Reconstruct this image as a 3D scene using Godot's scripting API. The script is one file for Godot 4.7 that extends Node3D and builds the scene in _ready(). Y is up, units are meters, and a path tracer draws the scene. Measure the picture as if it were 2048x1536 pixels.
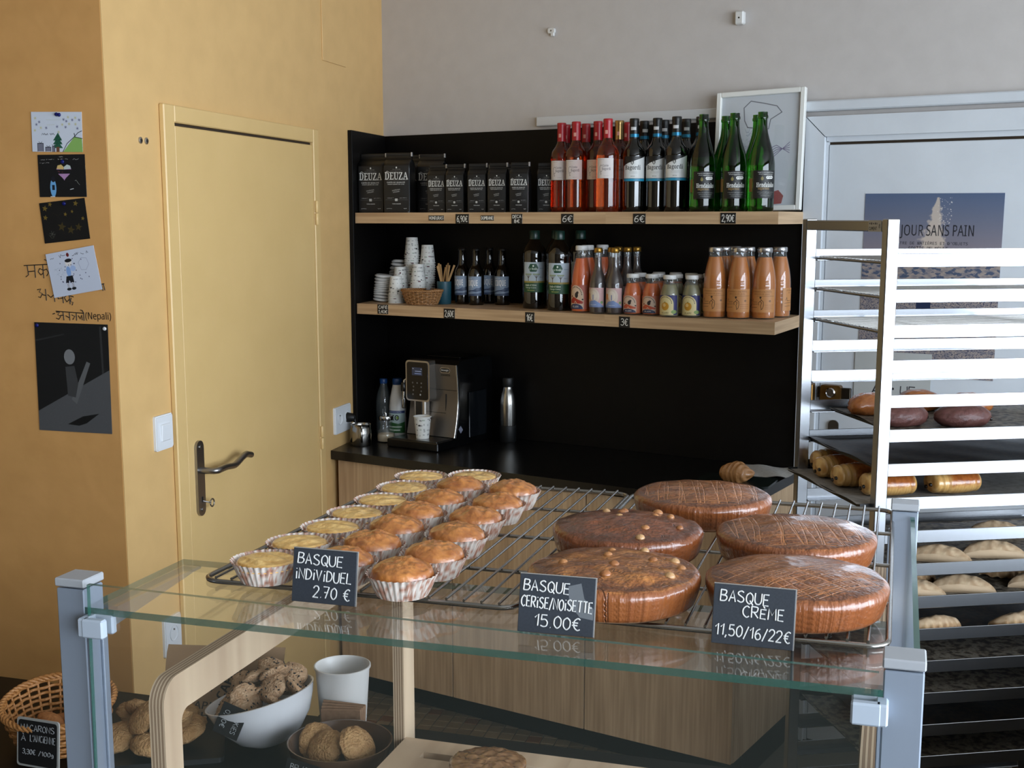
extends Node3D
# A bakery counter: pastries on a glass display case, a bottle shelf and coffee corner behind it, a baker's rack on the right.
# World: the back wall is the plane z = 0, the floor y = 0; metres.

const WD := Vector3(0.312, 0, 0.950)    # along the yellow door wall, away from the corner
const WN := Vector3(0.950, 0, -0.312)   # its inward normal
const WALL_END := 1.973                 # where the yellow wall ends in the outer corner
const CASE_O := Vector3(1.932, 0, 3.091)
const CU := Vector3(0.9647, 0, -0.2634) # along the display case
const CV := Vector3(-0.2634, 0, -0.9647)# its depth, away from the customers
const RACK_O := Vector3(2.386, 0, 1.310)
const RU := Vector3(0.749, 0, -0.6626)  # along the rails of the rack
const RV := Vector3(-0.6626, 0, -0.749)
const RACK_W := 0.46
const STEP := 0.075
const RAIL0 := 1.6565
const SH1 := 1.779
const SH2 := 1.447
const TOP := 0.934
const GLASS := 1.318                    # upper face of the case's glass shelf
const BASE := 0.76                      # worktop behind the glass

var rng := RandomNumberGenerator.new()
var mats := {}
var fonts := {}
var glyphs := {}
var taken := {}
const ORD := ["first", "second", "third", "fourth", "fifth", "sixth", "seventh", "eighth", "ninth", "tenth", "eleventh", "twelfth", "thirteenth", "fourteenth", "fifteenth", "sixteenth", "seventeenth", "eighteenth", "nineteenth", "twentieth", "twenty-first", "twenty-second"]


func _ready() -> void:
	rng.seed = 7
	setup_view()
	room()
	yellow_wall_things()
	ochre_wall_things()
	white_door()
	shelf_unit()
	counter()
	display_case()
	rack()
	shelf_top_goods()
	shelf_low_goods()
	counter_goods()
	pastries()
	case_goods()
	rack_goods()


func setup_view() -> void:
	var cam := Camera3D.new()
	cam.name = "camera"
	add_child(cam)
	cam.position = Vector3(3.123, 1.757, 3.992)
	cam.rotation = Vector3(deg_to_rad(-8.977), deg_to_rad(32.33), 0)
	cam.projection = Camera3D.PROJECTION_FRUSTUM
	cam.near = 0.05
	cam.far = 60.0
	cam.size = 2.0 * 0.05 * 768.0 / 2515.0
	cam.frustum_offset = Vector2(0, 0.05 * 67.0 / 2515.0)
	cam.current = true

	var e := Environment.new()
	e.background_mode = Environment.BG_SKY
	var sky := Sky.new()
	var sm := ProceduralSkyMaterial.new()
	sm.sky_top_color = Color(0.72, 0.80, 0.93)
	sm.sky_horizon_color = Color(0.86, 0.91, 0.98)
	sm.ground_bottom_color = Color(0.42, 0.42, 0.42)
	sm.ground_horizon_color = Color(0.62, 0.63, 0.65)
	sm.sky_energy_multiplier = 1.0
	sky.sky_material = sm
	e.sky = sky
	e.background_energy_multiplier = SKY
	e.tonemap_mode = Environment.TONE_MAPPER_LINEAR
	e.tonemap_exposure = EXPOSURE
	e.sdfgi_enabled = true
	e.ssao_enabled = true
	e.ssil_enabled = true
	var we := WorldEnvironment.new()
	we.name = "surroundings"
	we.environment = e
	add_child(we)

	# overcast daylight in the shop window on the right
	var day := AreaLight3D.new()
	day.name = "window_daylight"
	add_child(day)
	day.area_size = Vector2(WIN_Z1 - WIN_Z0 - 0.1, WIN_Y1 - WIN_Y0 - 0.1)
	day.position = Vector3(WIN_X - 0.07, (WIN_Y0 + WIN_Y1) / 2.0, (WIN_Z0 + WIN_Z1) / 2.0)
	day.rotation = Vector3(0, PI / 2.0, 0)
	day.light_color = Color(0.90, 0.95, 1.0)
	day.light_energy = DAY
	day.shadow_enabled = true
	day.area_range = 20.0

const EXPOSURE := 1.0
const SKY := 4.0
const DAY := 32.0
const WIN_X := 5.6
const WIN_Z0 := 0.5
const WIN_Z1 := 5.8
const WIN_Y0 := 0.75
const WIN_Y1 := 2.65


# ---------------------------------------------------------------- helpers: scene tree

func numbered(called: String) -> String:
	if not taken.has(called):
		taken[called] = 0
		return called
	taken[called] += 1
	return "%s_%03d" % [called, taken[called]]


func tag(o: Node, label: String, category: String, group := "", kind := "") -> void:
	o.set_meta("label", label)
	o.set_meta("category", category)
	if group:
		o.set_meta("group", group)
	if kind:
		o.set_meta("kind", kind)


func thing(called: String, label: String, category: String, xf := Transform3D(), group := "") -> Node3D:
	var o := Node3D.new()
	o.name = numbered(called)
	add_child(o)
	o.transform = xf
	tag(o, label, category, group)
	return o


func solo(called: String, label: String, category: String, mb: MB, m: Material, xf := Transform3D(), group := "") -> MeshInstance3D:
	var o := part(self, numbered(called), mb, m, xf)
	tag(o, label, category, group)
	return o


func part(parent: Node, called: String, shape, m: Material, xf := Transform3D(), label := "") -> MeshInstance3D:
	var o := MeshInstance3D.new()
	o.name = called
	o.mesh = shape.mesh() if shape is MB else shape
	o.material_override = m
	parent.add_child(o, true)
	o.transform = xf
	if label:
		o.set_meta("label", label)
	return o


func structure(called: String, mb, m: Material, xf := Transform3D()) -> MeshInstance3D:
	var o := part(self, called, mb, m, xf)
	o.set_meta("kind", "structure")
	return o


func structure_root(called: String, xf := Transform3D()) -> Node3D:
	var o := Node3D.new()
	o.name = called
	add_child(o)
	o.transform = xf
	o.set_meta("kind", "structure")
	return o


func again(src: Node3D, called: String, xf: Transform3D, label := "", group := "") -> Node3D:
	var o: Node3D = src.duplicate()
	o.name = numbered(called)
	add_child(o)
	o.transform = xf
	if label:
		o.set_meta("label", label)
	if group:
		o.set_meta("group", group)
	return o


func at(p: Vector3, turn := 0.0) -> Transform3D:
	return Transform3D(Basis(Vector3.UP, turn), p)


func lean(p: Vector3, euler: Vector3) -> Transform3D:
	return Transform3D(Basis.from_euler(euler), p)


func case_at(u: float, y: float, v: float, local := Basis()) -> Transform3D:
	return Transform3D(Basis(CU, Vector3.UP, -CV) * local, CASE_O + CU * u + CV * v + Vector3(0, y, 0))


func rack_at(u: float, y: float, v: float, local := Basis()) -> Transform3D:
	return Transform3D(Basis(RU, Vector3.UP, -RV) * local, RACK_O + RU * u + RV * v + Vector3(0, y, 0))


# local x points right as seen from the room, y up, z out of the wall
func door_wall_at(along: float, y: float, out := 0.0, local := Basis()) -> Transform3D:
	return Transform3D(Basis(-WD, Vector3.UP, WN) * local, WD * along + WN * out + Vector3(0, y, 0))


func ochre_wall_at(x: float, y: float, out := 0.0, local := Basis()) -> Transform3D:
	return Transform3D(Basis(WN, Vector3.UP, WD) * local, WD * WALL_END + WN * x + WD * out + Vector3(0, y, 0))


func euler(x: float, y: float, z: float) -> Basis:
	return Basis.from_euler(Vector3(x, y, z))


# ---------------------------------------------------------------- helpers: materials

func mat(key: String, c := Color.WHITE, rough := 0.6, metal := 0.0, more := {}) -> StandardMaterial3D:
	if mats.has(key):
		return mats[key]
	var m := StandardMaterial3D.new()
	m.resource_name = key
	m.albedo_color = c
	m.roughness = rough
	m.metallic = metal
	for k in more:
		m.set(k, more[k])
	mats[key] = m
	return m


func noise_tex(sd: int, freq: float, stops: Array, size := 512, oct := 4, kind := FastNoiseLite.TYPE_SIMPLEX_SMOOTH) -> NoiseTexture2D:
	var n := FastNoiseLite.new()
	n.seed = sd
	n.frequency = freq
	n.noise_type = kind
	n.fractal_octaves = oct
	var t := NoiseTexture2D.new()
	t.width = size
	t.height = size
	t.seamless = true
	t.noise = n
	if stops:
		var g := Gradient.new()
		var off := PackedFloat32Array()
		var col := PackedColorArray()
		for s in stops:
			off.append(s[0])
			col.append(s[1])
		g.offsets = off
		g.colors = col
		t.color_ramp = g
	return t


func grained(key: String, sd: int, freq: float, stops: Array, rough: float, scale := 1.0, bump := 0.0, more := {}) -> StandardMaterial3D:
	if mats.has(key):
		return mats[key]
	var t := noise_tex(sd, freq, stops)
	var opts := {"albedo_texture": t, "uv1_triplanar": true, "uv1_scale": Vector3.ONE * scale}
	if bump:
		opts["heightmap_enabled"] = true
		opts["heightmap_texture"] = noise_tex(sd + 1, freq, [])
		opts["heightmap_scale"] = bump
	opts.merge(more, true)
	return mat(key, Color.WHITE, rough, 0.0, opts)


func glass_mat(key: String, c: Color, alpha: float) -> StandardMaterial3D:
	return mat(key, Color(c.r, c.g, c.b, alpha), 0.02, 0.0, {"transparency": BaseMaterial3D.TRANSPARENCY_ALPHA})


func solid_glass(key: String, c: Color, alpha := 0.0, rough := 0.03, scale := 0.05) -> StandardMaterial3D:
	return mat(key, Color(c.r, c.g, c.b, alpha), rough, 0.0, {"refraction_enabled": true, "refraction_scale": scale})


func printed(key: String, t: Texture2D, rough := 0.5, more := {}) -> StandardMaterial3D:
	var o := {"albedo_texture": t, "texture_repeat": false}
	o.merge(more, true)
	return mat(key, Color.WHITE, rough, 0.0, o)


# wood: fine streaks along one axis, as an image of (across, along)
func streak_tex(sd: int, dark: Color, light: Color, across: int, along: int, fine: float, coarse: float) -> ImageTexture:
	var im := Image.create(across, along, false, Image.FORMAT_RGB8)
	var n := FastNoiseLite.new()
	n.seed = sd
	n.fractal_octaves = 3
	n.frequency = 0.05
	for x in across:
		for y in along:
			var a := n.get_noise_2d(x * fine, y * fine * 0.03)
			var b := n.get_noise_2d(x * coarse + 300.0, y * coarse * 0.12)
			var k := clampf(0.5 + 0.55 * a + 0.45 * b, 0.0, 1.0)
			im.set_pixel(x, y, dark.lerp(light, k))
	return ImageTexture.create_from_image(im)


# ---------------------------------------------------------------- helpers: meshes

class MB:
	var v := PackedVector3Array()
	var n := PackedVector3Array()
	var uv := PackedVector2Array()
	var c := PackedColorArray()
	var i := PackedInt32Array()
	var t := Transform3D()
	var tint := Color.WHITE
	var tinted := false

	func put(p: Vector3, q: Vector3, w := Vector2.ZERO) -> int:
		v.append(t * p)
		n.append((t.basis * q).normalized())
		uv.append(w)
		c.append(tint)
		return v.size() - 1

	# corners counter-clockwise as seen from outside
	func face(a: int, b: int, d: int) -> void:
		i.append(a)
		i.append(d)
		i.append(b)

	func quad4(a: int, b: int, d: int, e: int) -> void:
		face(a, b, d)
		face(a, d, e)

	func quad(a: Vector3, b: Vector3, d: Vector3, e: Vector3) -> MB:
		var q := (b - a).cross(e - a).normalized()
		quad4(put(a, q, Vector2(0, 1)), put(b, q, Vector2(1, 1)), put(d, q, Vector2(1, 0)), put(e, q, Vector2(0, 0)))
		return self

	func tri(a: Vector3, b: Vector3, d: Vector3) -> void:
		var q := (b - a).cross(d - a).normalized()
		face(put(a, q), put(b, q), put(d, q))

	func box(o: Vector3, s: Vector3, bev := 0.0) -> MB:
		var h := s / 2.0
		bev = minf(bev, minf(h.x, minf(h.y, h.z)) * 0.9)
		var k := h - Vector3.ONE * bev
		for ax in 3:
			for sg in [-1.0, 1.0]:
				var nn := Vector3.ZERO
				nn[ax] = sg
				var a1 := (ax + 1) % 3
				var a2 := (ax + 2) % 3
				var q: Array[Vector3] = []
				for w in [[-1, -1], [1, -1], [1, 1], [-1, 1]]:
					var p := Vector3.ZERO
					p[ax] = h[ax] * sg
					p[a1] = k[a1] * w[0]
					p[a2] = k[a2] * w[1]
					q.append(o + p)
				if sg < 0:
					q = [q[0], q[3], q[2], q[1]]
				# upright texture on the sides: v runs down
				var ids := []
				for p in q:
					var l: Vector3 = p - o + h
					var w2 := Vector2(l.x / s.x, 1.0 - l.y / s.y)
					if ax == 0:
						w2 = Vector2((s.z - l.z) / s.z if sg > 0 else l.z / s.z, 1.0 - l.y / s.y)
					elif ax == 1:
						w2 = Vector2(l.x / s.x, l.z / s.z)
					elif sg < 0:
						w2 = Vector2(1.0 - l.x / s.x, 1.0 - l.y / s.y)
					ids.append(put(p, nn, w2))
				quad4(ids[0], ids[1], ids[2], ids[3])
		if bev > 0.0:
			for ax in 3:
				var a1 := (ax + 1) % 3
				var a2 := (ax + 2) % 3
				for s1 in [-1.0, 1.0]:
					for s2 in [-1.0, 1.0]:
						var pa := Vector3.ZERO
						pa[a1] = h[a1] * s1
						pa[a2] = k[a2] * s2
						var pb := Vector3.ZERO
						pb[a1] = k[a1] * s1
						pb[a2] = h[a2] * s2
						var d := Vector3.ZERO
						d[ax] = k[ax]
						var nn := Vector3.ZERO
						nn[a1] = s1
						nn[a2] = s2
						outward4(o + pa - d, o + pa + d, o + pb + d, o + pb - d, nn)
			for sx in [-1.0, 1.0]:
				for sy in [-1.0, 1.0]:
					for sz in [-1.0, 1.0]:
						var sgn := Vector3(sx, sy, sz)
						var a := o + Vector3(h.x, k.y, k.z) * sgn
						var b := o + Vector3(k.x, h.y, k.z) * sgn
						var d := o + Vector3(k.x, k.y, h.z) * sgn
						if sx * sy * sz > 0:
							tri(a, b, d)
						else:
							tri(a, d, b)
		return self

	func outward4(a: Vector3, b: Vector3, d: Vector3, e: Vector3, nn: Vector3) -> void:
		if (b - a).cross(e - a).dot(nn) >= 0.0:
			quad(a, b, d, e)
		else:
			quad(a, e, d, b)

	# profile of (radius, height) from the bottom up; u runs to the right as seen from outside
	func lathe(prof: Array, seg := 24, a0 := 0.0, a1 := TAU, sharp := 40.0) -> MB:
		var m := prof.size()
		var ns: Array[Vector2] = []
		var total := 0.0
		var lens := [0.0]
		for k in m - 1:
			var d: Vector2 = prof[k + 1] - prof[k]
			total += d.length()
			lens.append(total)
			ns.append(Vector2(d.y, -d.x).normalized())
		var lim := cos(deg_to_rad(sharp))
		for k in m - 1:
			var na := ns[k]
			var nb := ns[k]
			if k > 0 and ns[k - 1].dot(ns[k]) > lim:
				na = (ns[k - 1] + ns[k]).normalized()
			if k < m - 2 and ns[k + 1].dot(ns[k]) > lim:
				nb = (ns[k + 1] + ns[k]).normalized()
			var pa: Vector2 = prof[k]
			var pb: Vector2 = prof[k + 1]
			var la := 1.0 - float(lens[k]) / maxf(total, 1e-6)
			var lb := 1.0 - float(lens[k + 1]) / maxf(total, 1e-6)
			var last := []
			for s in seg + 1:
				var f := float(s) / seg
				var a := lerpf(a0, a1, f)
				var d := Vector3(cos(a), 0, sin(a))
				var x := put(Vector3(d.x * pa.x, pa.y, d.z * pa.x), Vector3(d.x * na.x, na.y, d.z * na.x), Vector2(1.0 - f, la))
				var y := put(Vector3(d.x * pb.x, pb.y, d.z * pb.x), Vector3(d.x * nb.x, nb.y, d.z * nb.x), Vector2(1.0 - f, lb))
				if s > 0:
					quad4(x, last[0], last[1], y)
				last = [x, y]
		return self

	func tube(path: Array, r, seg := 6, closed := false, flat := 1.0) -> MB:
		var m := path.size()
		if m < 2:
			return self
		var up := Vector3.UP
		var d0: Vector3 = (path[1] - path[0]).normalized()
		if absf(d0.dot(up)) > 0.9:
			up = Vector3.RIGHT
		var side := d0.cross(up).normalized()
		var rings := []
		for k in m:
			var pa: Vector3 = path[(k - 1 + m) % m] if closed or k > 0 else path[0]
			var pb: Vector3 = path[(k + 1) % m] if closed or k < m - 1 else path[m - 1]
			var d := (pb - pa).normalized()
			side = (side - d * side.dot(d)).normalized()
			var w := side.cross(d)
			var rr: float = r if (r is float or r is int) else r[k]
			var ring := []
			for s in seg:
				var a := TAU * s / seg
				var q := side * cos(a) + w * sin(a) * flat
				ring.append(put(path[k] + q * rr, q, Vector2(float(k) / m, float(s) / seg)))
			rings.append(ring)
		for k in (m if closed else m - 1):
			var ra: Array = rings[k]
			var rb: Array = rings[(k + 1) % m]
			for s in seg:
				var s2 := (s + 1) % seg
				quad4(ra[s], rb[s], rb[s2], ra[s2])
		if not closed:
			for k in [0, m - 1]:
				var q: Vector3 = (path[0] - path[1]).normalized() if k == 0 else (path[m - 1] - path[m - 2]).normalized()
				var ids := []
				for s in seg:
					v.append(v[rings[k][s]])
					n.append((t.basis * q).normalized())
					uv.append(Vector2.ZERO)
					c.append(tint)
					ids.append(v.size() - 1)
				for s in range(1, seg - 1):
					if k == 0:
						face(ids[0], ids[s], ids[s + 1])
					else:
						face(ids[0], ids[s + 1], ids[s])
		return self

	# flat outline in x, y (counter-clockwise), from z0 up to z1
	func prism(poly: PackedVector2Array, z0: float, z1: float, round_sides := false, caps := true, sides := true) -> MB:
		if Geometry2D.is_polygon_clockwise(poly):
			poly = poly.duplicate()
			poly.reverse()
		var m := poly.size()
		var lo := poly[0]
		var hi := poly[0]
		for p in poly:
			lo = lo.min(p)
			hi = hi.max(p)
		var s := hi - lo
		var tr := Geometry2D.triangulate_polygon(poly)
		for top in ([true, false] if caps else []):
			var ids := []
			for p in poly:
				var w := Vector2((p.x - lo.x) / s.x, 1.0 - (p.y - lo.y) / s.y)
				ids.append(put(Vector3(p.x, p.y, z1 if top else z0), Vector3(0, 0, 1 if top else -1), w if top else Vector2(1.0 - w.x, w.y)))
			for k in range(0, tr.size(), 3):
				var a := tr[k]
				var b := tr[k + 1]
				var d := tr[k + 2]
				if ((poly[b] - poly[a]).cross(poly[d] - poly[a]) > 0.0) != top:
					var x := b
					b = d
					d = x
				face(ids[a], ids[b], ids[d])
		for k in (m if sides else 0):
			var a := poly[k]
			var b := poly[(k + 1) % m]
			var d := (b - a).normalized()
			var na := Vector3(d.y, -d.x, 0)
			var nb := na
			if round_sides:
				var dp := (a - poly[(k - 1 + m) % m]).normalized()
				var dn := (poly[(k + 2) % m] - b).normalized()
				if dp.dot(d) > 0.75:
					na = Vector3(d.y + dp.y, -d.x - dp.x, 0).normalized()
				if dn.dot(d) > 0.75:
					nb = Vector3(d.y + dn.y, -d.x - dn.x, 0).normalized()
			quad4(put(Vector3(a.x, a.y, z0), na, Vector2(0, 1)), put(Vector3(b.x, b.y, z0), nb, Vector2(1, 1)), put(Vector3(b.x, b.y, z1), nb, Vector2(1, 0)), put(Vector3(a.x, a.y, z1), na, Vector2(0, 0)))
		return self

	# smooth sheet f(a, b), a and b in 0..1; outside is where (d/da) x (d/db) points
	func sheet(na: int, nb: int, f: Callable, wrap_a := false, col = null) -> MB:
		var p := PackedVector3Array()
		for b in nb + 1:
			for a in na + 1:
				p.append(f.call(float(a) / na, float(b) / nb))
		var start := v.size()
		var old := tint
		for b in nb + 1:
			for a in na + 1:
				var al := a - 1 if a > 0 else (na - 1 if wrap_a else 0)
				var ar := a + 1 if a < na else (1 if wrap_a else na)
				var bl := maxi(b - 1, 0)
				var br := mini(b + 1, nb)
				var da := p[b * (na + 1) + ar] - p[b * (na + 1) + al]
				var db := p[br * (na + 1) + a] - p[bl * (na + 1) + a]
				var q := da.cross(db)
				if q.length_squared() < 1e-16:
					var b2 := clampi(b + (1 if b == 0 else -1), 0, nb)
					da = p[b2 * (na + 1) + ar] - p[b2 * (na + 1) + al]
					q = da.cross(db)
				if col != null:
					tint = col.call(float(a) / na, float(b) / nb, p[b * (na + 1) + a])
				put(p[b * (na + 1) + a], q.normalized(), Vector2(float(a) / na, 1.0 - float(b) / nb))
		tint = old
		for b in nb:
			for a in na:
				var k := start + b * (na + 1) + a
				quad4(k, k + 1, k + na + 2, k + na + 1)
		return self

	func mesh() -> ArrayMesh:
		var arr := []
		arr.resize(Mesh.ARRAY_MAX)
		arr[Mesh.ARRAY_VERTEX] = v
		arr[Mesh.ARRAY_NORMAL] = n
		arr[Mesh.ARRAY_TEX_UV] = uv
		if tinted:
			arr[Mesh.ARRAY_COLOR] = c
		arr[Mesh.ARRAY_INDEX] = i
		var m := ArrayMesh.new()
		m.add_surface_from_arrays(Mesh.PRIMITIVE_TRIANGLES, arr)
		return m


func bx(size: Vector3, bev := 0.0, o := Vector3.ZERO) -> MB:
	return MB.new().box(o, size, bev)


func ring(r: float, seg: int, y := 0.0) -> Array:
	var p := []
	for k in seg:
		p.append(Vector3(cos(TAU * k / seg) * r, y, sin(TAU * k / seg) * r))
	return p


func rounded(w: float, h: float, r: float, k := 5) -> PackedVector2Array:
	var p := PackedVector2Array()
	for q in 4:
		var cx := (w / 2.0 - r) * (1 if q == 0 or q == 3 else -1)
		var cy := (h / 2.0 - r) * (1 if q < 2 else -1)
		for s in k + 1:
			var a := PI / 2.0 * (q + float(s) / k)
			p.append(Vector2(cx + cos(a) * r, cy + sin(a) * r))
	return p


# ---------------------------------------------------------------- helpers: print and lettering

func font(kind: String) -> Font:
	if not fonts.has(kind):
		var f := SystemFont.new()
		f.font_names = PackedStringArray([{"serif": "Droid Serif", "serifb": "Droid Serif", "mono": "Droid Sans Mono"}.get(kind, "Droid Sans")])
		f.font_weight = 700 if kind in ["bold", "serifb"] else 400
		fonts[kind] = f
	return fonts[kind]


# triangles of a text, fitted to the unit square (x right, y up)
func text_tris(s: String, kind: String) -> PackedVector2Array:
	var key := kind + "|" + s
	if glyphs.has(key):
		return glyphs[key]
	var tm := TextMesh.new()
	tm.font = font(kind)
	tm.text = s
	tm.font_size = 48
	tm.pixel_size = 0.01
	tm.depth = 0.0
	tm.curve_step = 1.5
	var out := PackedVector2Array()
	if tm.get_surface_count() > 0:
		var arr := tm.surface_get_arrays(0)
		var vs: PackedVector3Array = arr[Mesh.ARRAY_VERTEX]
		var ids: PackedInt32Array = arr[Mesh.ARRAY_INDEX] if arr[Mesh.ARRAY_INDEX] != null else PackedInt32Array(range(vs.size()))
		if vs.size():
			var lo := Vector2(vs[0].x, vs[0].y)
			var hi := lo
			for p in vs:
				lo = lo.min(Vector2(p.x, p.y))
				hi = hi.max(Vector2(p.x, p.y))
			var d := (hi - lo).max(Vector2(1e-5, 1e-5))
			for k in ids:
				out.append((Vector2(vs[k].x, vs[k].y) - lo) / d)
	glyphs[key] = out
	return out


const HAND := {
	"A": "0,0 3,10 6,0;1,3.5 5,3.5", "B": "0,0 0,10;~0,10 4.5,9.6 5,7.5 3.5,5.6 0,5.3;~0,5.3 5,4.6 5.8,2.4 4,.3 0,0", "C": "~5.8,8.6 3.5,10 .8,8 0,5 .8,2 3.5,0 5.8,1.4",
	"D": "0,0 0,10;~0,10 4,9 6,5 4,1 0,0", "E": "5,10 0,10 0,0 5,0;0,5.2 4.2,5.2", "F": "5,10 0,10 0,0;0,5.2 4,5.2", "G": "~5.8,8.6 3.5,10 .8,8 0,5 .8,2 3.5,0 5.8,1.6 5.8,4.5;5.8,4.5 3.4,4.5",
	"H": "0,0 0,10;6,0 6,10;0,5 6,5", "I": "1,0 1,10", "J": "~5,10 5,2.5 3,0 .5,1 0,2.5", "K": "0,0 0,10;5.5,10 0,4.5;1.6,6 6,0", "L": "0,10 0,0 5,0", "M": "0,0 .6,10 3.5,4 6.4,10 7,0", "N": "0,0 0,10 6,0 6,10",
	"O": "~3,10 .6,8 0,5 .6,2 3,0 5.4,2 6,5 5.4,8 3,10", "P": "0,0 0,10;~0,10 5,9.5 5.6,7.3 4.5,5 0,4.6", "Q": "~3,10 .6,8 0,5 .6,2 3,0 5.4,2 6,5 5.4,8 3,10;3.4,3 6.6,-1", "R": "0,0 0,10;~0,10 5,9.5 5.4,7.4 4,5.2 0,5;2,5 6,0",
	"S": "~5.5,8.8 3.5,10 .8,9 .5,7 3,5.3 5.5,3.6 5.3,1.2 3,0 0,1.2", "T": "0,10 6,10;3,10 3,0", "U": "~0,10 0,3.5 1.2,.6 3,0 4.8,.6 6,3.5 6,10", "V": "0,10 3,0 6,10", "W": "0,10 1.8,0 3.5,7 5.2,0 7,10", "X": "0,10 6,0;0,0 6,10",
	"Y": "0,10 3,5 6,10;3,5 3,0", "Z": "0,10 6,10 0,0 6,0", "i": "1,0 1,7;1,9.4 1,10", "0": "~2.7,10 .5,8 0,5 .5,2 2.7,0 4.9,2 5.4,5 4.9,8 2.7,10", "1": "0,7 2.6,10 2.6,0", "2": "~0,8 1.2,9.8 3.6,10 5,8.2 4.4,5.8 0,0;0,0 5.2,0",
	"3": "~.2,9 2.6,10 5,8.4 4.2,6 2,5.3;~2,5.3 5,4.4 5.2,1.6 2.8,0 0,1", "4": "4,0 4,10 0,3.2 5.4,3.2", "5": "5,10 .8,10 .4,5.6;~.4,5.6 3.4,6.2 5.2,4 4.6,1 2.4,0 0,.8", "6": "~4.8,9.8 1.8,8 .3,4 1,.8 3,0 5,1.4 5,4 3,5.6 .4,4",
	"7": "0,10 5.2,10 2,0;1,5 4.4,5", "8": "~2.7,5.4 .6,7.5 2.7,10 4.8,7.5 2.7,5.4 .2,2.6 2.7,0 5.2,2.6 2.7,5.4", "9": "~4.8,6.4 2.4,4.6 .3,6.6 1,9.2 3,10 4.8,8.4 4.9,5 3.4,0", "€": "~6,9 4,10 1.6,8 1,5 1.6,2 4,0 6,1;-.2,6.2 4.4,6.2;-.2,4 4,4",
	",": "1,1 0,-1.6", ".": ".6,.2 .9,0", "/": "0,-1 4,10.5", "'": ".5,10 .2,7.4", "-": "0,4.6 3.4,4.6", "É": "5,8.4 0,8.4 0,0 5,0;0,4.4 4.2,4.4;2,9.6 3.6,11.4", "È": "5,8.4 0,8.4 0,0 5,0;0,4.4 4.2,4.4;3.4,9.6 1.8,11.4", "À": "0,0 3,8.4 6,0;1,3 5,3;3.6,9.6 2,11.4", "g": "~4,5 2,6 .3,4 1.4,1.6 3.6,2.6 4,5;~4,6 4,0 3,-2 .6,-1.6",
}
const HAND_W := {"I": 2.0, "i": 2.0, ",": 1.4, ".": 1.4, "'": 1.0, "-": 3.4, "/": 4.0, "M": 7.0, "W": 7.0, "E": 5.0, "F": 5.0, "L": 5.0, "É": 5.0, "È": 5.0, "0": 5.4, "1": 3.0, "2": 5.2, "3": 5.2, "4": 5.4, "5": 5.2, "6": 5.2, "7": 5.2, "8": 5.2, "9": 5.2, " ": 3.2, "g": 4.2}


func curve_through(p: PackedVector2Array, per := 5) -> PackedVector2Array:
	var out := PackedVector2Array()
	for k in p.size() - 1:
		var a := p[maxi(k - 1, 0)]
		var b := p[k]
		var c := p[k + 1]
		var d := p[mini(k + 2, p.size() - 1)]
		for s in per:
			out.append(b.cubic_interpolate(c, a, d, float(s) / per))
	out.append(p[p.size() - 1])
	return out


func strokes_of(src: String) -> Array:
	var out := []
	for st in src.split(";"):
		var curved := st.begins_with("~")
		var p := PackedVector2Array()
		for w in st.trim_prefix("~").split(" "):
			var xy := w.split(",")
			p.append(Vector2(xy[0].to_float(), xy[1].to_float()))
		out.append(curve_through(p) if curved else p)
	return out


# hand lettering: polylines that fill a box of w by h round the origin (y up), a little uneven
func hand(s: String, w: float, h: float, sd := 1) -> Array:
	var r := RandomNumberGenerator.new()
	r.seed = sd * 131 + s.length()
	var x := 0.0
	var all := []
	for ch in s:
		var wide: float = HAND_W.get(ch, 6.0)
		if HAND.has(ch):
			var dy := r.randf_range(-0.35, 0.35)
			var sk := r.randf_range(-0.03, 0.05)
			for p in strokes_of(HAND[ch]):
				var q := PackedVector2Array()
				for a in p:
					q.append(Vector2(x + a.x + a.y * sk, a.y + dy))
				all.append(q)
		x += wide + 1.9
	x -= 1.9
	var out := []
	for q in all:
		var p2 := PackedVector2Array()
		for a in q:
			p2.append(Vector2((a.x / x - 0.5) * w, (a.y / 10.0 - 0.5) * h))
		out.append(p2)
	return out


# lettering drawn with a chalk marker: raised round strokes on the plane z = 0
func marker(mb: MB, lines: Array, o: Vector2, r: float, z := 0.0, tilt := 0.0) -> void:
	for p in lines:
		var path := []
		for a in p:
			var b: Vector2 = (a as Vector2).rotated(tilt)
			path.append(Vector3(o.x + b.x, o.y + b.y, z))
		mb.tube(path, r, 6)


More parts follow.
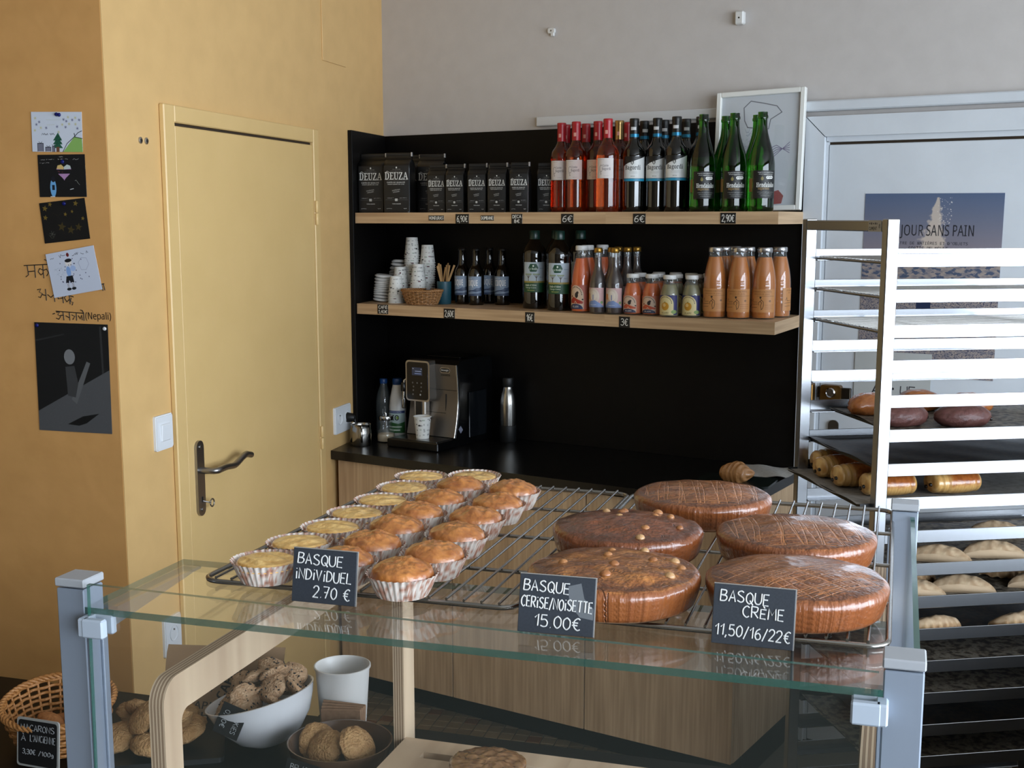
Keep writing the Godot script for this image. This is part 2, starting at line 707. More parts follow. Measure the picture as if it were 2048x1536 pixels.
class Canvas:
	var im: Image
	var host
	var ss := 2.0
	var w := 0
	var h := 0

	func _init(owner_node, wide: int, high: int, back: Color, scale := 2.0) -> void:
		host = owner_node
		ss = scale
		w = wide
		h = high
		im = Image.create(int(wide * ss), int(high * ss), false, Image.FORMAT_RGB8)
		im.fill(back)

	func rect(x: float, y: float, a: float, b: float, c: Color) -> Canvas:
		im.fill_rect(Rect2i(int(x * ss), int(y * ss), maxi(int(a * ss), 1), maxi(int(b * ss), 1)), c)
		return self

	func poly(p: PackedVector2Array, c: Color) -> Canvas:
		var lo := 1e9
		var hi := -1e9
		for a in p:
			lo = minf(lo, a.y)
			hi = maxf(hi, a.y)
		var m := p.size()
		for row in range(maxi(int(lo * ss), 0), mini(int(hi * ss) + 1, im.get_height())):
			var y := (row + 0.5) / ss
			var xs := []
			for k in m:
				var a := p[k]
				var b := p[(k + 1) % m]
				if (a.y <= y) != (b.y <= y):
					xs.append(a.x + (b.x - a.x) * (y - a.y) / (b.y - a.y))
			xs.sort()
			for k in range(0, xs.size() - 1, 2):
				var x0 := int(xs[k] * ss + 0.5)
				var x1 := int(xs[k + 1] * ss + 0.5)
				if x1 > x0:
					im.fill_rect(Rect2i(x0, row, x1 - x0, 1), c)
		return self

	func disc(cx: float, cy: float, rx: float, ry: float, c: Color) -> Canvas:
		var p := PackedVector2Array()
		for k in 28:
			p.append(Vector2(cx + cos(TAU * k / 28) * rx, cy + sin(TAU * k / 28) * ry))
		return poly(p, c)

	func line(p: PackedVector2Array, wide: float, c: Color) -> Canvas:
		for k in p.size() - 1:
			var a := p[k]
			var b := p[k + 1]
			var d := (b - a).normalized().orthogonal() * wide / 2.0
			if a.distance_to(b) > 1e-4:
				poly(PackedVector2Array([a + d, b + d, b - d, a - d]), c)
			if wide * ss > 3.0:
				disc(b.x, b.y, wide / 2.0, wide / 2.0, c)
		if wide * ss > 3.0 and p.size():
			disc(p[0].x, p[0].y, wide / 2.0, wide / 2.0, c)
		return self

	# printed text stretched to a box of a by b round (cx, cy)
	func text(s: String, cx: float, cy: float, a: float, b: float, c: Color, kind := "bold", tilt := 0.0) -> Canvas:
		var p: PackedVector2Array = host.text_tris(s, kind)
		for k in range(0, p.size() - 2, 3):
			var q := PackedVector2Array()
			for j in 3:
				q.append(Vector2(cx, cy) + Vector2((p[k + j].x - 0.5) * a, (0.5 - p[k + j].y) * b).rotated(tilt))
			poly(q, c)
		return self

	func written(s: String, cx: float, cy: float, a: float, b: float, wide: float, c: Color, sd := 1, tilt := 0.0) -> Canvas:
		for p in host.hand(s, a, b, sd):
			var q := PackedVector2Array()
			for k in p:
				q.append(Vector2(cx, cy) + Vector2(k.x, -k.y).rotated(tilt))
			line(q, wide, c)
		return self

	# a row of tiny print that cannot be read
	func tiny(cx: float, cy: float, a: float, b: float, c: Color, sd := 1) -> Canvas:
		var r := RandomNumberGenerator.new()
		r.seed = sd
		var x := cx - a / 2.0
		while x < cx + a / 2.0:
			var d := r.randf_range(b * 0.3, b * 0.9)
			rect(x, cy - b / 2.0 + r.randf_range(0, b * 0.3), d, b * r.randf_range(0.5, 0.8), c)
			x += d + b * r.randf_range(0.2, 0.6)
		return self

	func tex() -> ImageTexture:
		var o: Image = im.duplicate()
		if ss > 1.0:
			o.resize(w, h, Image.INTERPOLATE_LANCZOS)
		return ImageTexture.create_from_image(o)


# ---------------------------------------------------------------- the room

# outline in (x, z), seen from above, between two heights
func slab(pts: Array, y0: float, y1: float) -> MB:
	var mb := MB.new()
	mb.t = Transform3D(Basis(Vector3.RIGHT, Vector3.FORWARD, Vector3.UP), Vector3.ZERO)
	var p := PackedVector2Array()
	for a in pts:
		p.append(Vector2(a.x, -a.y))
	return mb.prism(p, y0, y1)


func yellow_paint() -> StandardMaterial3D:
	return grained("yellow_wall_paint", 3, 0.012, [[0.0, Color(0.80, 0.655, 0.435)], [0.5, Color(0.825, 0.675, 0.45)], [1.0, Color(0.845, 0.695, 0.465)]], 0.5, 1.3, 0.12, {"uv1_world_triplanar": true})


func door_paint() -> StandardMaterial3D:
	return grained("yellow_door_paint", 9, 0.01, [[0.0, Color(0.83, 0.70, 0.47)], [1.0, Color(0.85, 0.72, 0.49)]], 0.42, 1.0, 0.05, {"uv1_world_triplanar": true})


func ochre_paint() -> StandardMaterial3D:
	return grained("ochre_wall_paint", 5, 0.012, [[0.0, Color(0.78, 0.575, 0.335)], [0.5, Color(0.80, 0.595, 0.35)], [1.0, Color(0.82, 0.61, 0.365)]], 0.55, 1.3, 0.15, {"uv1_world_triplanar": true})


func white_plaster() -> StandardMaterial3D:
	return grained("white_plaster", 11, 0.02, [[0.0, Color(0.715, 0.695, 0.68)], [0.5, Color(0.725, 0.705, 0.69)], [1.0, Color(0.735, 0.715, 0.70)]], 0.75, 1.2, 0.05, {"uv1_world_triplanar": true})


func oak(key := "oak_along", upright := false) -> StandardMaterial3D:
	if mats.has(key):
		return mats[key]
	var dark := Color(0.65, 0.535, 0.405)
	var light := Color(0.78, 0.665, 0.525)
	var t := streak_tex(21 if upright else 33, dark, light, 384, 384, 2.2, 0.5)
	if not upright:
		var im := t.get_image()
		im.rotate_90(CLOCKWISE)
		t = ImageTexture.create_from_image(im)
	return mat(key, Color.WHITE, 0.5, 0.0, {"albedo_texture": t, "uv1_triplanar": true, "uv1_world_triplanar": true, "uv1_scale": Vector3.ONE * 1.7})


func black_laminate() -> StandardMaterial3D:
	return grained("black_laminate", 17, 0.02, [[0.0, Color(0.030, 0.026, 0.024)], [1.0, Color(0.042, 0.036, 0.034)]], 0.5, 2.0, 0.0, {"uv1_world_triplanar": true, "metallic_specular": 0.28})


func room() -> void:
	var tile_mat: Array[Material] = []
	for c in [Color(0.44, 0.37, 0.28), Color(0.40, 0.335, 0.255), Color(0.47, 0.40, 0.31), Color(0.42, 0.29, 0.20)]:
		tile_mat.append(mat("floor_tile_%d" % tile_mat.size(), c, 0.45))
	var grout := mat("grout", Color(0.30, 0.27, 0.23), 0.9)
	var fl := structure("floor", slab([Vector2(-3.2, -0.2), Vector2(5.8, -0.2), Vector2(5.8, 6.8), Vector2(-3.2, 6.8)], -0.12, -0.004), grout)
	# small stoneware tiles, laid square to the yellow wall; the nearest 300 to the gap that shows them are pieces of their own
	var tm := bx(Vector3(0.047, 0.006, 0.047), 0.0012)
	var tmesh := tm.mesh()
	var cells := []
	for a in range(-44, 60):
		for b in range(-4, 70):
			var p := WN * (a * 0.05) + WD * (b * 0.05)
			if p.z > 0.44 and p.z < 3.2 and p.x > -0.1 and p.x < 3.2 and p.dot(WN) > 0.03:
				cells.append([absf(p.z - 0.60) * 3.0 + absf(p.x - 0.95) * 0.75, p])
	cells.sort_custom(func(x, y): return x[0] < y[0])
	var rest: Array[MB] = []
	for k in 4:
		rest.append(MB.new())
	var turn := atan2(WD.x, WD.z)
	for k in cells.size():
		var p: Vector3 = cells[k][1]
		var pick := rng.randi() % 4
		if pick == 3 and rng.randf() < 0.75:
			pick = rng.randi() % 3
		var xf := Transform3D(Basis(Vector3.UP, turn), Vector3(p.x, -0.003 + rng.randf() * 0.0006, p.z))
		if k < 300:
			part(fl, "tile", tmesh, tile_mat[pick], xf)
		else:
			rest[pick].t = xf
			rest[pick].box(Vector3.ZERO, Vector3(0.047, 0.006, 0.047))
	for k in 4:
		var o := part(fl, "far_tiles", rest[k], tile_mat[k])
		o.set_meta("kind", "stuff")

	structure("ceiling", slab([Vector2(-3.2, -0.2), Vector2(5.8, -0.2), Vector2(5.8, 6.8), Vector2(-3.2, 6.8)], 2.95, 3.07), mat("ceiling_paint", Color(0.80, 0.79, 0.77), 0.8))
	structure("wall_back", bx(Vector3(6.3, 2.95, 0.12), 0.0, Vector3(2.65, 1.475, -0.06)), white_plaster())
	structure("wall_left", bx(Vector3(WALL_END - 0.001, 2.95, 0.1)), yellow_paint(), door_wall_at((WALL_END - 0.001) / 2.0, 1.475, -0.05))
	structure("wall_side", bx(Vector3(3.4, 2.95, 0.1)), ochre_paint(), ochre_wall_at(-1.7025, 1.475, -0.05))
	structure("wall_front", bx(Vector3(9.0, 2.95, 0.12), 0.0, Vector3(1.3, 1.475, 6.74)), mat("front_wall_paint", Color(0.50, 0.44, 0.36), 0.8))
	structure("wall_far_left", bx(Vector3(0.12, 2.95, 4.4), 0.0, Vector3(-2.9, 1.475, 4.6)), mat("front_wall_paint"))

	# the shop window wall on the right
	var mb := MB.new()
	var wx := WIN_X + 0.08
	mb.box(Vector3(wx, WIN_Y0 / 2.0, 3.3), Vector3(0.16, WIN_Y0, 7.0))
	mb.box(Vector3(wx, (WIN_Y1 + 2.95) / 2.0, 3.3), Vector3(0.16, 2.95 - WIN_Y1, 7.0))
	mb.box(Vector3(wx, (WIN_Y0 + WIN_Y1) / 2.0, (WIN_Z0 - 0.2) / 2.0), Vector3(0.16, WIN_Y1 - WIN_Y0, WIN_Z0 + 0.2))
	mb.box(Vector3(wx, (WIN_Y0 + WIN_Y1) / 2.0, (WIN_Z1 + 6.8) / 2.0), Vector3(0.16, WIN_Y1 - WIN_Y0, 6.8 - WIN_Z1))
	structure("wall_right", mb, mat("front_wall_paint"))
	var wn := structure_root("window_1")
	var fm := mat("window_frame_paint", Color(0.35, 0.36, 0.37), 0.4)
	var fr := MB.new()
	var cy := (WIN_Y0 + WIN_Y1) / 2.0
	var cz := (WIN_Z0 + WIN_Z1) / 2.0
	for y in [WIN_Y0 + 0.025, WIN_Y1 - 0.025]:
		fr.box(Vector3(wx, y, cz), Vector3(0.06, 0.05, WIN_Z1 - WIN_Z0))
	for k in 5:
		fr.box(Vector3(wx, cy, lerpf(WIN_Z0 + 0.025, WIN_Z1 - 0.025, k / 4.0)), Vector3(0.058, WIN_Y1 - WIN_Y0, 0.05))
	part(wn, "window_frame", fr, fm)
	for k in 4:
		part(wn, "pane", bx(Vector3(0.008, WIN_Y1 - WIN_Y0 - 0.1, (WIN_Z1 - WIN_Z0) / 4.0 - 0.06), 0.0, Vector3(wx, cy, lerpf(WIN_Z0 + 0.025, WIN_Z1 - 0.025, (k + 0.5) / 4.0))), glass_mat("clear_pane", Color.WHITE, 0.02))

	# white batten on the back wall, left of the white door
	structure("trim_1", bx(Vector3(0.99, 0.033, 0.018), 0.003, Vector3(1.205, 2.103, 0.009)), mat("white_gloss_paint", Color(0.80, 0.81, 0.82), 0.4))
	for a in [Vector3(0.767, 2.417, 0.0), Vector3(1.482, 2.402, 0.0)]:
		var left: bool = a.x < 1.0
		var o := thing("wall_clip", "small broken white cable clip low on the bare white wall" if left else "small square white plastic clip high on the bare white wall", "clip", at(a))
		var body := MB.new()
		if left:
			body.prism(rounded(0.026, 0.018, 0.006), 0.0, 0.012)
			body.box(Vector3(0.004, -0.012, 0.006), Vector3(0.014, 0.014, 0.01), 0.002)
		else:
			body.box(Vector3(0, 0, 0.012), Vector3(0.03, 0.042, 0.024), 0.004)
		part(o, "body", body, mat("white_plastic", Color(0.80, 0.80, 0.79), 0.4))
		part(o, "screw", MB.new().lathe([Vector2(0, 0), Vector2(0.003, 0), Vector2(0.003, 0.002), Vector2(0, 0.002)], 10), mat("steel_screw", Color(0.45, 0.45, 0.45), 0.35, 1.0), Transform3D(Basis(Vector3.RIGHT, Vector3.BACK, Vector3.DOWN).inverse(), Vector3(0, 0.0, 0.012 if left else 0.024)))


# ---------------------------------------------------------------- the yellow wall with its door

func steel() -> StandardMaterial3D:
	return mat("brushed_steel", Color(0.62, 0.61, 0.60), 0.32, 1.0)


func yellow_wall_things() -> void:
	var d := structure_root("door_1", door_wall_at(0.0, 0.0, 0.0))
	var m := door_paint()
	var fr := MB.new()   # local x = -along
	fr.box(Vector3(-0.712, 1.028, 0.008), Vector3(0.044, 2.056, 0.016), 0.003)
	fr.box(Vector3(-1.694, 1.028, 0.008), Vector3(0.056, 2.056, 0.016), 0.003)
	fr.box(Vector3(-1.2, 2.033, 0.008), Vector3(0.932, 0.046, 0.0158), 0.003)
	part(d, "door_frame", fr, m)
	part(d, "door_stop", bx(Vector3(0.932, 2.01, 0.002), 0.0, Vector3(-1.2, 1.005, 0.001)), mat("door_gap", Color(0.20, 0.15, 0.09), 0.9))
	part(d, "door_leaf", bx(Vector3(0.922, 1.995, 0.011), 0.002, Vector3(-1.2, 1.0045, 0.0065)), m)
	for y in [1.777, 1.002]:
		var hg := MB.new()
		for k in 2:
			var hy: float = y + (0.021 if k == 0 else -0.021)
			hg.t = Transform3D(Basis(), Vector3(-0.729, hy, 0.019))
			hg.lathe([Vector2(0, -0.0195), Vector2(0.0055, -0.0195), Vector2(0.0065, -0.018), Vector2(0.0065, 0.018), Vector2(0.0055, 0.0195), Vector2(0, 0.0195)], 12)
		hg.t = Transform3D()
		hg.box(Vector3(-0.722, y, 0.0155), Vector3(0.014, 0.082, 0.004))
		part(d, "hinge", hg, m)
	# handle set
	var s := steel()
	var pl := MB.new().prism(rounded(0.042, 0.216, 0.0205, 8), 0.012, 0.020, true)
	var plate := part(d, "handle_plate", pl, s, Transform3D(Basis(), Vector3(-1.606, 1.033, 0.0)), "brushed steel handle plate")
	for y in [0.09, -0.09]:
		var sc := MB.new().lathe([Vector2(0, 0), Vector2(0.006, 0), Vector2(0.005, 0.002), Vector2(0, 0.0025)], 12)
		part(plate, "screw", sc, s, Transform3D(Basis(Vector3.RIGHT, PI / 2.0), Vector3(0, y, 0.0205)))
	var lev := MB.new()
	var path := []
	for k in 3:
		path.append(Vector3(-1.606 + 0.001 * k, 1.056, 0.018 + 0.02 * k))
	for k in 15:
		var f := k / 14.0
		path.append(Vector3(-1.594 + 0.012 * f + 0.212 * f, 1.056 + 0.018 * smoothstep(0.45, 0.85, f) - 0.008 * smoothstep(0.85, 1.0, f) - 0.006 * smoothstep(0.2, 0.5, f), 0.066 - 0.006 * f))
	lev.tube(path, 0.0095, 12)
	part(d, "lever", lev, s, Transform3D(), "curved brushed steel lever")
	var lock := MB.new()
	lock.box(Vector3(-1.604, 0.972, 0.0205), Vector3(0.004, 0.016, 0.002))
	part(d, "keyhole", lock, mat("black_hole", Color(0.02, 0.02, 0.02), 0.8))
	var key := MB.new()
	var kr := []
	for k in 14:
		kr.append(Vector3(-1.574 + cos(TAU * k / 14) * 0.011, 0.957 + sin(TAU * k / 14) * 0.011, 0.034))
	key.tube(kr, 0.0022, 6, true)
	key.tube([Vector3(-1.604, 0.968, 0.018), Vector3(-1.596, 0.963, 0.034), Vector3(-1.584, 0.96, 0.034)], 0.0022, 6)
	part(d, "key", key, s)

	# hatch high on the wall
	var hm := MB.new().box(Vector3.ZERO, Vector3(0.215, 0.5, 0.004), 0.001)
	part(self, "trim_2", hm, yellow_paint(), door_wall_at(0.5, 2.545, 0.002)).set_meta("kind", "structure")

	for a in [1.82, 1.791]:
		var o := thing("wall_screw", "left one of two steel wall plugs above the light switch" if a > 1.8 else "right one of two steel wall plugs above the light switch", "screw", door_wall_at(a, 1.955, 0.0), "pair of steel wall plugs")
		part(o, "plug", MB.new().lathe([Vector2(0, 0), Vector2(0.009, 0), Vector2(0.0085, 0.003), Vector2(0.005, 0.004), Vector2(0.005, 0.0015), Vector2(0, 0.0015)], 14), mat("bright_screw", Color(0.75, 0.74, 0.72), 0.3, 1.0), Transform3D(Basis(Vector3.RIGHT, PI / 2.0), Vector3.ZERO))
		part(o, "screw", MB.new().lathe([Vector2(0, 0), Vector2(0.0032, 0), Vector2(0.003, 0.006), Vector2(0, 0.006)], 10), mat("steel_screw"), Transform3D(Basis(Vector3.RIGHT, PI / 2.0), Vector3.ZERO))

	# light switch and sockets
	var w := mat("white_fitting", Color(0.86, 0.87, 0.88), 0.35)
	var sw := thing("light_switch", "white square light switch beside the door frame", "switch", door_wall_at(1.776, 1.193, 0.0))
	part(sw, "plate", plate_mb(0.088, 0.094, 0.010), w)
	var rk := MB.new()
	rk.t = Transform3D(Basis(Vector3.RIGHT, 0.06), Vector3(0, 0, 0.011))
	rk.box(Vector3.ZERO, Vector3(0.046, 0.046, 0.008), 0.002)
	part(sw, "rocker", rk, w)
	var low := thing("wall_socket", "single white wall socket low beside the door frame", "socket", door_wall_at(1.776, 0.628, 0.0))
	part(low, "plate", plate_mb(0.088, 0.108, 0.010), w)
	socket_well(low, 0.0, w)
	var dbl := thing("wall_socket", "double white wall socket with a black plug above the black worktop", "socket", door_wall_at(0.503, 1.033, 0.0))
	part(dbl, "plate", plate_mb(0.152, 0.098, 0.010), w)
	socket_well(dbl, -0.036, w)
	socket_well(dbl, 0.036, w)
	var pg := thing("power_plug", "black power plug pushed into the double socket", "plug", door_wall_at(0.467, 1.033, 0.0))
	var blk := mat("black_rubber", Color(0.03, 0.03, 0.032), 0.5)
	part(pg, "plug_body", MB.new().lathe([Vector2(0, 0.006), Vector2(0.018, 0.006), Vector2(0.0185, 0.012), Vector2(0.016, 0.030), Vector2(0.010, 0.040), Vector2(0, 0.042)], 16), blk, Transform3D(Basis(Vector3.RIGHT, PI / 2.0), Vector3.ZERO))
	var cb := []
	for k in 12:
		var f := k / 11.0
		cb.append(Vector3(0.014 * f, -0.005 - 0.088 * f, 0.038 + 0.012 * sin(f * PI) - 0.02 * f))
	part(pg, "cable", MB.new().tube(cb, 0.0055, 8), blk)


func plate_mb(w: float, h: float, z: float) -> MB:
	var mb := MB.new()
	mb.prism(rounded(w, h, 0.006, 4), 0.0, z * 0.7, true)
	mb.prism(rounded(w - 0.006, h - 0.006, 0.005, 4), z * 0.7, z, true)
	return mb


func socket_well(o: Node3D, x: float, w: Material) -> void:
	var rim := MB.new()
	rim.lathe([Vector2(0.0222, 0.0), Vector2(0.0222, 0.002), Vector2(0.0205, 0.002), Vector2(0.0195, -0.004), Vector2(0, -0.004)], 20)
	var g := part(o, "socket_rim", rim, w, Transform3D(Basis(Vector3.RIGHT, PI / 2.0), Vector3(x, 0.006, 0.0105)))
	for s in [-1, 1]:
		part(g, "hole", MB.new().lathe([Vector2(0, 0), Vector2(0.003, 0), Vector2(0.003, 0.0006), Vector2(0, 0.0006)], 8), mat("black_hole"), Transform3D(Basis(), Vector3(0.0095 * s, -0.0035, 0.0)))
	part(g, "earth_pin", MB.new().lathe([Vector2(0, -0.004), Vector2(0.0026, -0.004), Vector2(0.0024, 0.003), Vector2(0, 0.004)], 8), steel(), Transform3D(Basis(), Vector3(0, 0, -0.011)))


# ---------------------------------------------------------------- drawings and writing on the ochre wall

func paper(called: String, label: String, category: String, w: float, h: float, key: String, t: Texture2D, xf: Transform3D, pins: Array, group := "") -> Node3D:
	var o := thing(called, label, category, xf, group)
	part(o, "sheet", bx(Vector3(w, h, 0.0012), 0.0, Vector3(0, 0, 0.0016)), printed(key, t, 0.55))
	for p in pins:
		var pin := MB.new().lathe([Vector2(0, 0), Vector2(0.0045, 0), Vector2(0.005, 0.002), Vector2(0.0035, 0.005), Vector2(0, 0.006)], 10)
		part(o, "push_pin", pin, mat("pin_%s" % p[2], {"blue": Color(0.05, 0.08, 0.35), "white": Color(0.8, 0.8, 0.8)}[p[2]], 0.25), Transform3D(Basis(Vector3.RIGHT, PI / 2.0), Vector3(p[0], p[1], 0.002)))
	return o


func star(c: Canvas, x: float, y: float, r: float, col: Color, wide := 1.2) -> void:
	for k in 3:
		var a := PI * k / 3.0 + 0.3
		c.line(PackedVector2Array([Vector2(x, y) + Vector2(cos(a), sin(a)) * r, Vector2(x, y) - Vector2(cos(a), sin(a)) * r]), wide, col)


func scribble(c: Canvas, x: float, y: float, w: float, h: float, wide: float, col: Color, sd: int) -> void:
	var r := RandomNumberGenerator.new()
	r.seed = sd
	var p := PackedVector2Array()
	var k := 0.0
	while k < w:
		p.append(Vector2(x + k, y + r.randf_range(-h / 2.0, h / 2.0)))
		k += h * r.randf_range(0.2, 0.5)
		if r.randf() < 0.14:
			if p.size() > 1:
				c.line(p, wide, col)
			p = PackedVector2Array()
			k += h * 0.6
	if p.size() > 1:
		c.line(p, wide, col)


func ochre_wall_things() -> void:
	var ink := Color(0.08, 0.10, 0.12)
	# fir tree and hill
	var c := Canvas.new(self, 280, 190, Color(0.80, 0.82, 0.86))
	for a in [[28, 60, 0], [44, 48, 0], [82, 76, 0], [143, 70, 0], [180, 36, 0], [195, 44, 0], [190, 72, 0], [228, 38, 0], [266, 38, 0], [255, 78, 0], [22, 30, 1], [52, 76, 1], [18, 88, 1], [205, 25, 1], [245, 28, 1], [172, 60, 1], [210, 57, 1], [245, 58, 1], [150, 96, 1]]:
		star(c, a[0], a[1], 7.0, Color(0.22, 0.22, 0.38) if a[2] == 0 else Color(0.72, 0.70, 0.42), 1.6)
	c.line(PackedVector2Array([Vector2(80, 38), Vector2(165, 38)]), 1.2, Color(0.72, 0.74, 0.66))
	c.line(PackedVector2Array([Vector2(85, 62), Vector2(130, 60)]), 1.2, Color(0.72, 0.74, 0.66))
	c.poly(PackedVector2Array([Vector2(172, 190), Vector2(236, 118), Vector2(278, 126), Vector2(280, 190)]), Color(0.52, 0.68, 0.36))
	c.line(PackedVector2Array([Vector2(170, 190), Vector2(195, 150), Vector2(236, 118), Vector2(280, 126)]), 3.0, ink)
	c.line(PackedVector2Array([Vector2(236, 118), Vector2(258, 98), Vector2(278, 90)]), 3.0, ink)
	c.line(PackedVector2Array([Vector2(240, 116), Vector2(236, 102)]), 4.0, ink)
	for k in 3:
		c.poly(PackedVector2Array([Vector2(146, 98 + k * 22), Vector2(118 - k * 2, 136 + k * 18), Vector2(168 + k * 2, 136 + k * 18)]), Color(0.12, 0.34, 0.25))
	c.line(PackedVector2Array([Vector2(130, 122), Vector2(152, 112), Vector2(128, 140), Vector2(164, 126), Vector2(122, 160), Vector2(168, 142)]), 1.5, Color(0.05, 0.16, 0.12))
	c.rect(134, 166, 18, 24, Color(0.42, 0.28, 0.20))
	for a in [[30, 150, 32, 38], [74, 168, 30, 20], [112, 164, 14, 26]]:
		c.rect(a[0], a[1], a[2], a[3], Color(0.45, 0.45, 0.50))
		c.line(PackedVector2Array([Vector2(a[0], a[1] + a[3]), Vector2(a[0], a[1]), Vector2(a[0] + a[2], a[1]), Vector2(a[0] + a[2], a[1] + a[3])]), 2.5, ink)
		c.line(PackedVector2Array([Vector2(a[0] + a[2] / 2.0 - 8, a[1] - 8), Vector2(a[0] + a[2] / 2.0, a[1]), Vector2(a[0] + a[2] / 2.0 + 9, a[1] - 7)]), 2.0, ink)
	scribble(c, 56, 106, 72, 11, 1.6, ink, 4)
	paper("child_drawing", "child's drawing on white paper of a fir tree, presents and a green hill", "drawing", 0.140, 0.096, "drawing_fir", c.tex(), ochre_wall_at(-0.136, 1.968, 0, euler(0, 0, -0.02)), [[0.002, 0.042, "blue"], [0.009, 0.041, "blue"]])
	# heart on black
	c = Canvas.new(self, 260, 204, Color(0.045, 0.045, 0.05))
	var hp := PackedVector2Array()
	for k in 40:
		var a := TAU * k / 40.0
		hp.append(Vector2(142 + 2.6 * 16.0 * pow(sin(a), 3), 84 - 2.5 * (13.0 * cos(a) - 5.0 * cos(2.0 * a) - 2.0 * cos(3.0 * a) - cos(4.0 * a))))
	c.poly(hp, Color(0.66, 0.50, 0.66))
	c.poly(PackedVector2Array([Vector2(102, 68), Vector2(108, 52), Vector2(128, 48), Vector2(142, 60), Vector2(140, 72)]), Color(0.80, 0.68, 0.42))
	c.poly(PackedVector2Array([Vector2(142, 60), Vector2(160, 48), Vector2(178, 54), Vector2(182, 68), Vector2(142, 72)]), Color(0.72, 0.76, 0.74))
	c.rect(100, 72, 84, 20, Color(0.05, 0.04, 0.06))
	scribble(c, 108, 82, 70, 10, 1.5, Color(0.55, 0.25, 0.30), 8)
	c.disc(78, 160, 17, 44, Color(0.40, 0.62, 0.80))
	c.disc(80, 118, 12, 14, Color(0.08, 0.08, 0.12))
	c.rect(72, 146, 14, 24, Color(0.06, 0.08, 0.12))
	c.rect(60, 200, 26, 4, Color(0.75, 0.76, 0.76))
	for a in [[16, 24, 76, 7], [10, 40, 64, 7], [112, 22, 58, 6], [118, 10, 26, 5], [184, 22, 46, 12]]:
		scribble(c, a[0], a[1], a[2], a[3], 1.3, Color(0.72, 0.70, 0.68), int(a[0] + a[1]))
	scribble(c, 200, 134, 28, 26, 1.5, Color(0.60, 0.62, 0.58), 77)
	c.line(PackedVector2Array([Vector2(172, 168), Vector2(190, 164)]), 3.0, Color(0.8, 0.8, 0.8))
	paper("child_drawing", "black card with a pastel heart and a blue penguin", "drawing", 0.131, 0.103, "drawing_heart", c.tex(), ochre_wall_at(-0.128, 1.862, 0, euler(0, 0, 0.0)), [[0.004, 0.034, "blue"]])
	# gold stars on black
	c = Canvas.new(self, 260, 204, Color(0.05, 0.042, 0.032))
	var gold := Color(0.42, 0.34, 0.12)
	for a in [[28, 30, 17], [24, 76, 15], [60, 12, 14], [206, 22, 16], [140, 70, 12], [110, 130, 26], [160, 150, 24], [205, 140, 22], [236, 100, 12], [180, 60, 10]]:
		var p := PackedVector2Array()
		for k in 10:
			p.append(Vector2(a[0], a[1]) + Vector2.from_angle(TAU * k / 10.0 - 1.3) * a[2] * (1.0 if k % 2 == 0 else 0.42))
		c.poly(p, gold.darkened(0.45 if a[2] > 20 else 0.0))
	star(c, 50, 160, 16, Color(0.40, 0.40, 0.36), 1.4)
	scribble(c, 30, 180, 44, 40, 1.2, Color(0.36, 0.36, 0.30), 13)
	scribble(c, 60, 56, 130, 30, 1.0, Color(0.20, 0.17, 0.08), 14)
	paper("child_drawing", "black card with gold stars, pinned at a tilt", "drawing", 0.128, 0.100, "drawing_stars", c.tex(), ochre_wall_at(-0.128, 1.752, 0, euler(0, 0, 0.10)), [[0.006, 0.042, "blue"]])
	# pencil figure with a beret
	c = Canvas.new(self, 280, 220, Color(0.76, 0.78, 0.83))
	scribble(c, 22, 22, 90, 16, 1.6, ink, 21)
	scribble(c, 150, 26, 100, 15, 1.6, ink, 22)
	c.disc(124, 22, 8, 10, Color(0.40, 0.12, 0.12))
	c.disc(120, 62, 19, 15, Color(0.85, 0.82, 0.80))
	c.disc(121, 50, 20, 9, Color(0.07, 0.07, 0.09))
	c.disc(112, 104, 13, 26, Color(0.50, 0.62, 0.80))
	c.disc(140, 92, 16, 14, Color(0.62, 0.70, 0.84))
	c.poly(PackedVector2Array([Vector2(84, 158), Vector2(94, 126), Vector2(130, 126), Vector2(132, 160), Vector2(112, 160), Vector2(106, 146), Vector2(102, 160)]), Color(0.07, 0.08, 0.10))
	for x in [92, 120]:
		c.line(PackedVector2Array([Vector2(x, 160), Vector2(x + 6, 184)]), 5.0, Color(0.80, 0.78, 0.80))
		for k in 3:
			c.line(PackedVector2Array([Vector2(x - 2, 166 + k * 7), Vector2(x + 8, 164 + k * 7)]), 1.6, ink)
		c.disc(x + 4, 190, 13, 7, ink)
	for k in 26:
		c.disc(rng.randf_range(60, 230), rng.randf_range(42, 170), 2.2, 3.0, Color(0.18, 0.18, 0.30))
	for k in 7:
		scribble(c, 30 + k * 3, 80 + k * 7, 50, 20, 0.9, Color(0.62, 0.66, 0.72), 40 + k)
	c.line(PackedVector2Array([Vector2(176, 70), Vector2(196, 48), Vector2(226, 54), Vector2(234, 84), Vector2(214, 110), Vector2(186, 106), Vector2(176, 70)]), 1.4, Color(0.52, 0.54, 0.62))
	paper("child_drawing", "child's pencil drawing of a figure in a black beret on white paper", "drawing", 0.138, 0.110, "drawing_beret", c.tex(), ochre_wall_at(-0.109, 1.6265, 0.0015, euler(0, 0, 0.17)), [])
	# black and white street print, a plain stand-in
	c = Canvas.new(self, 320, 430, Color(0.06, 0.06, 0.062))
	for k in 90:
		var g := 0.045 + 0.05 * rng.randf()
		c.rect(rng.randf() * 320, rng.randf() * 250, rng.randf_range(10, 60), 1.5, Color(g, g, g))
	c.poly(PackedVector2Array([Vector2(0, 352), Vector2(320, 178), Vector2(320, 430), Vector2(0, 430)]), Color(0.30, 0.30, 0.305))
	for k in 500:
		var x := rng.randf() * 320
		var y := rng.randf_range(180, 430)
		if y > 352.0 - x * 0.543 + 4.0:
			var g := 0.27 + 0.08 * rng.randf()
			c.rect(x, y, 3, 1.5, Color(g, g, g))
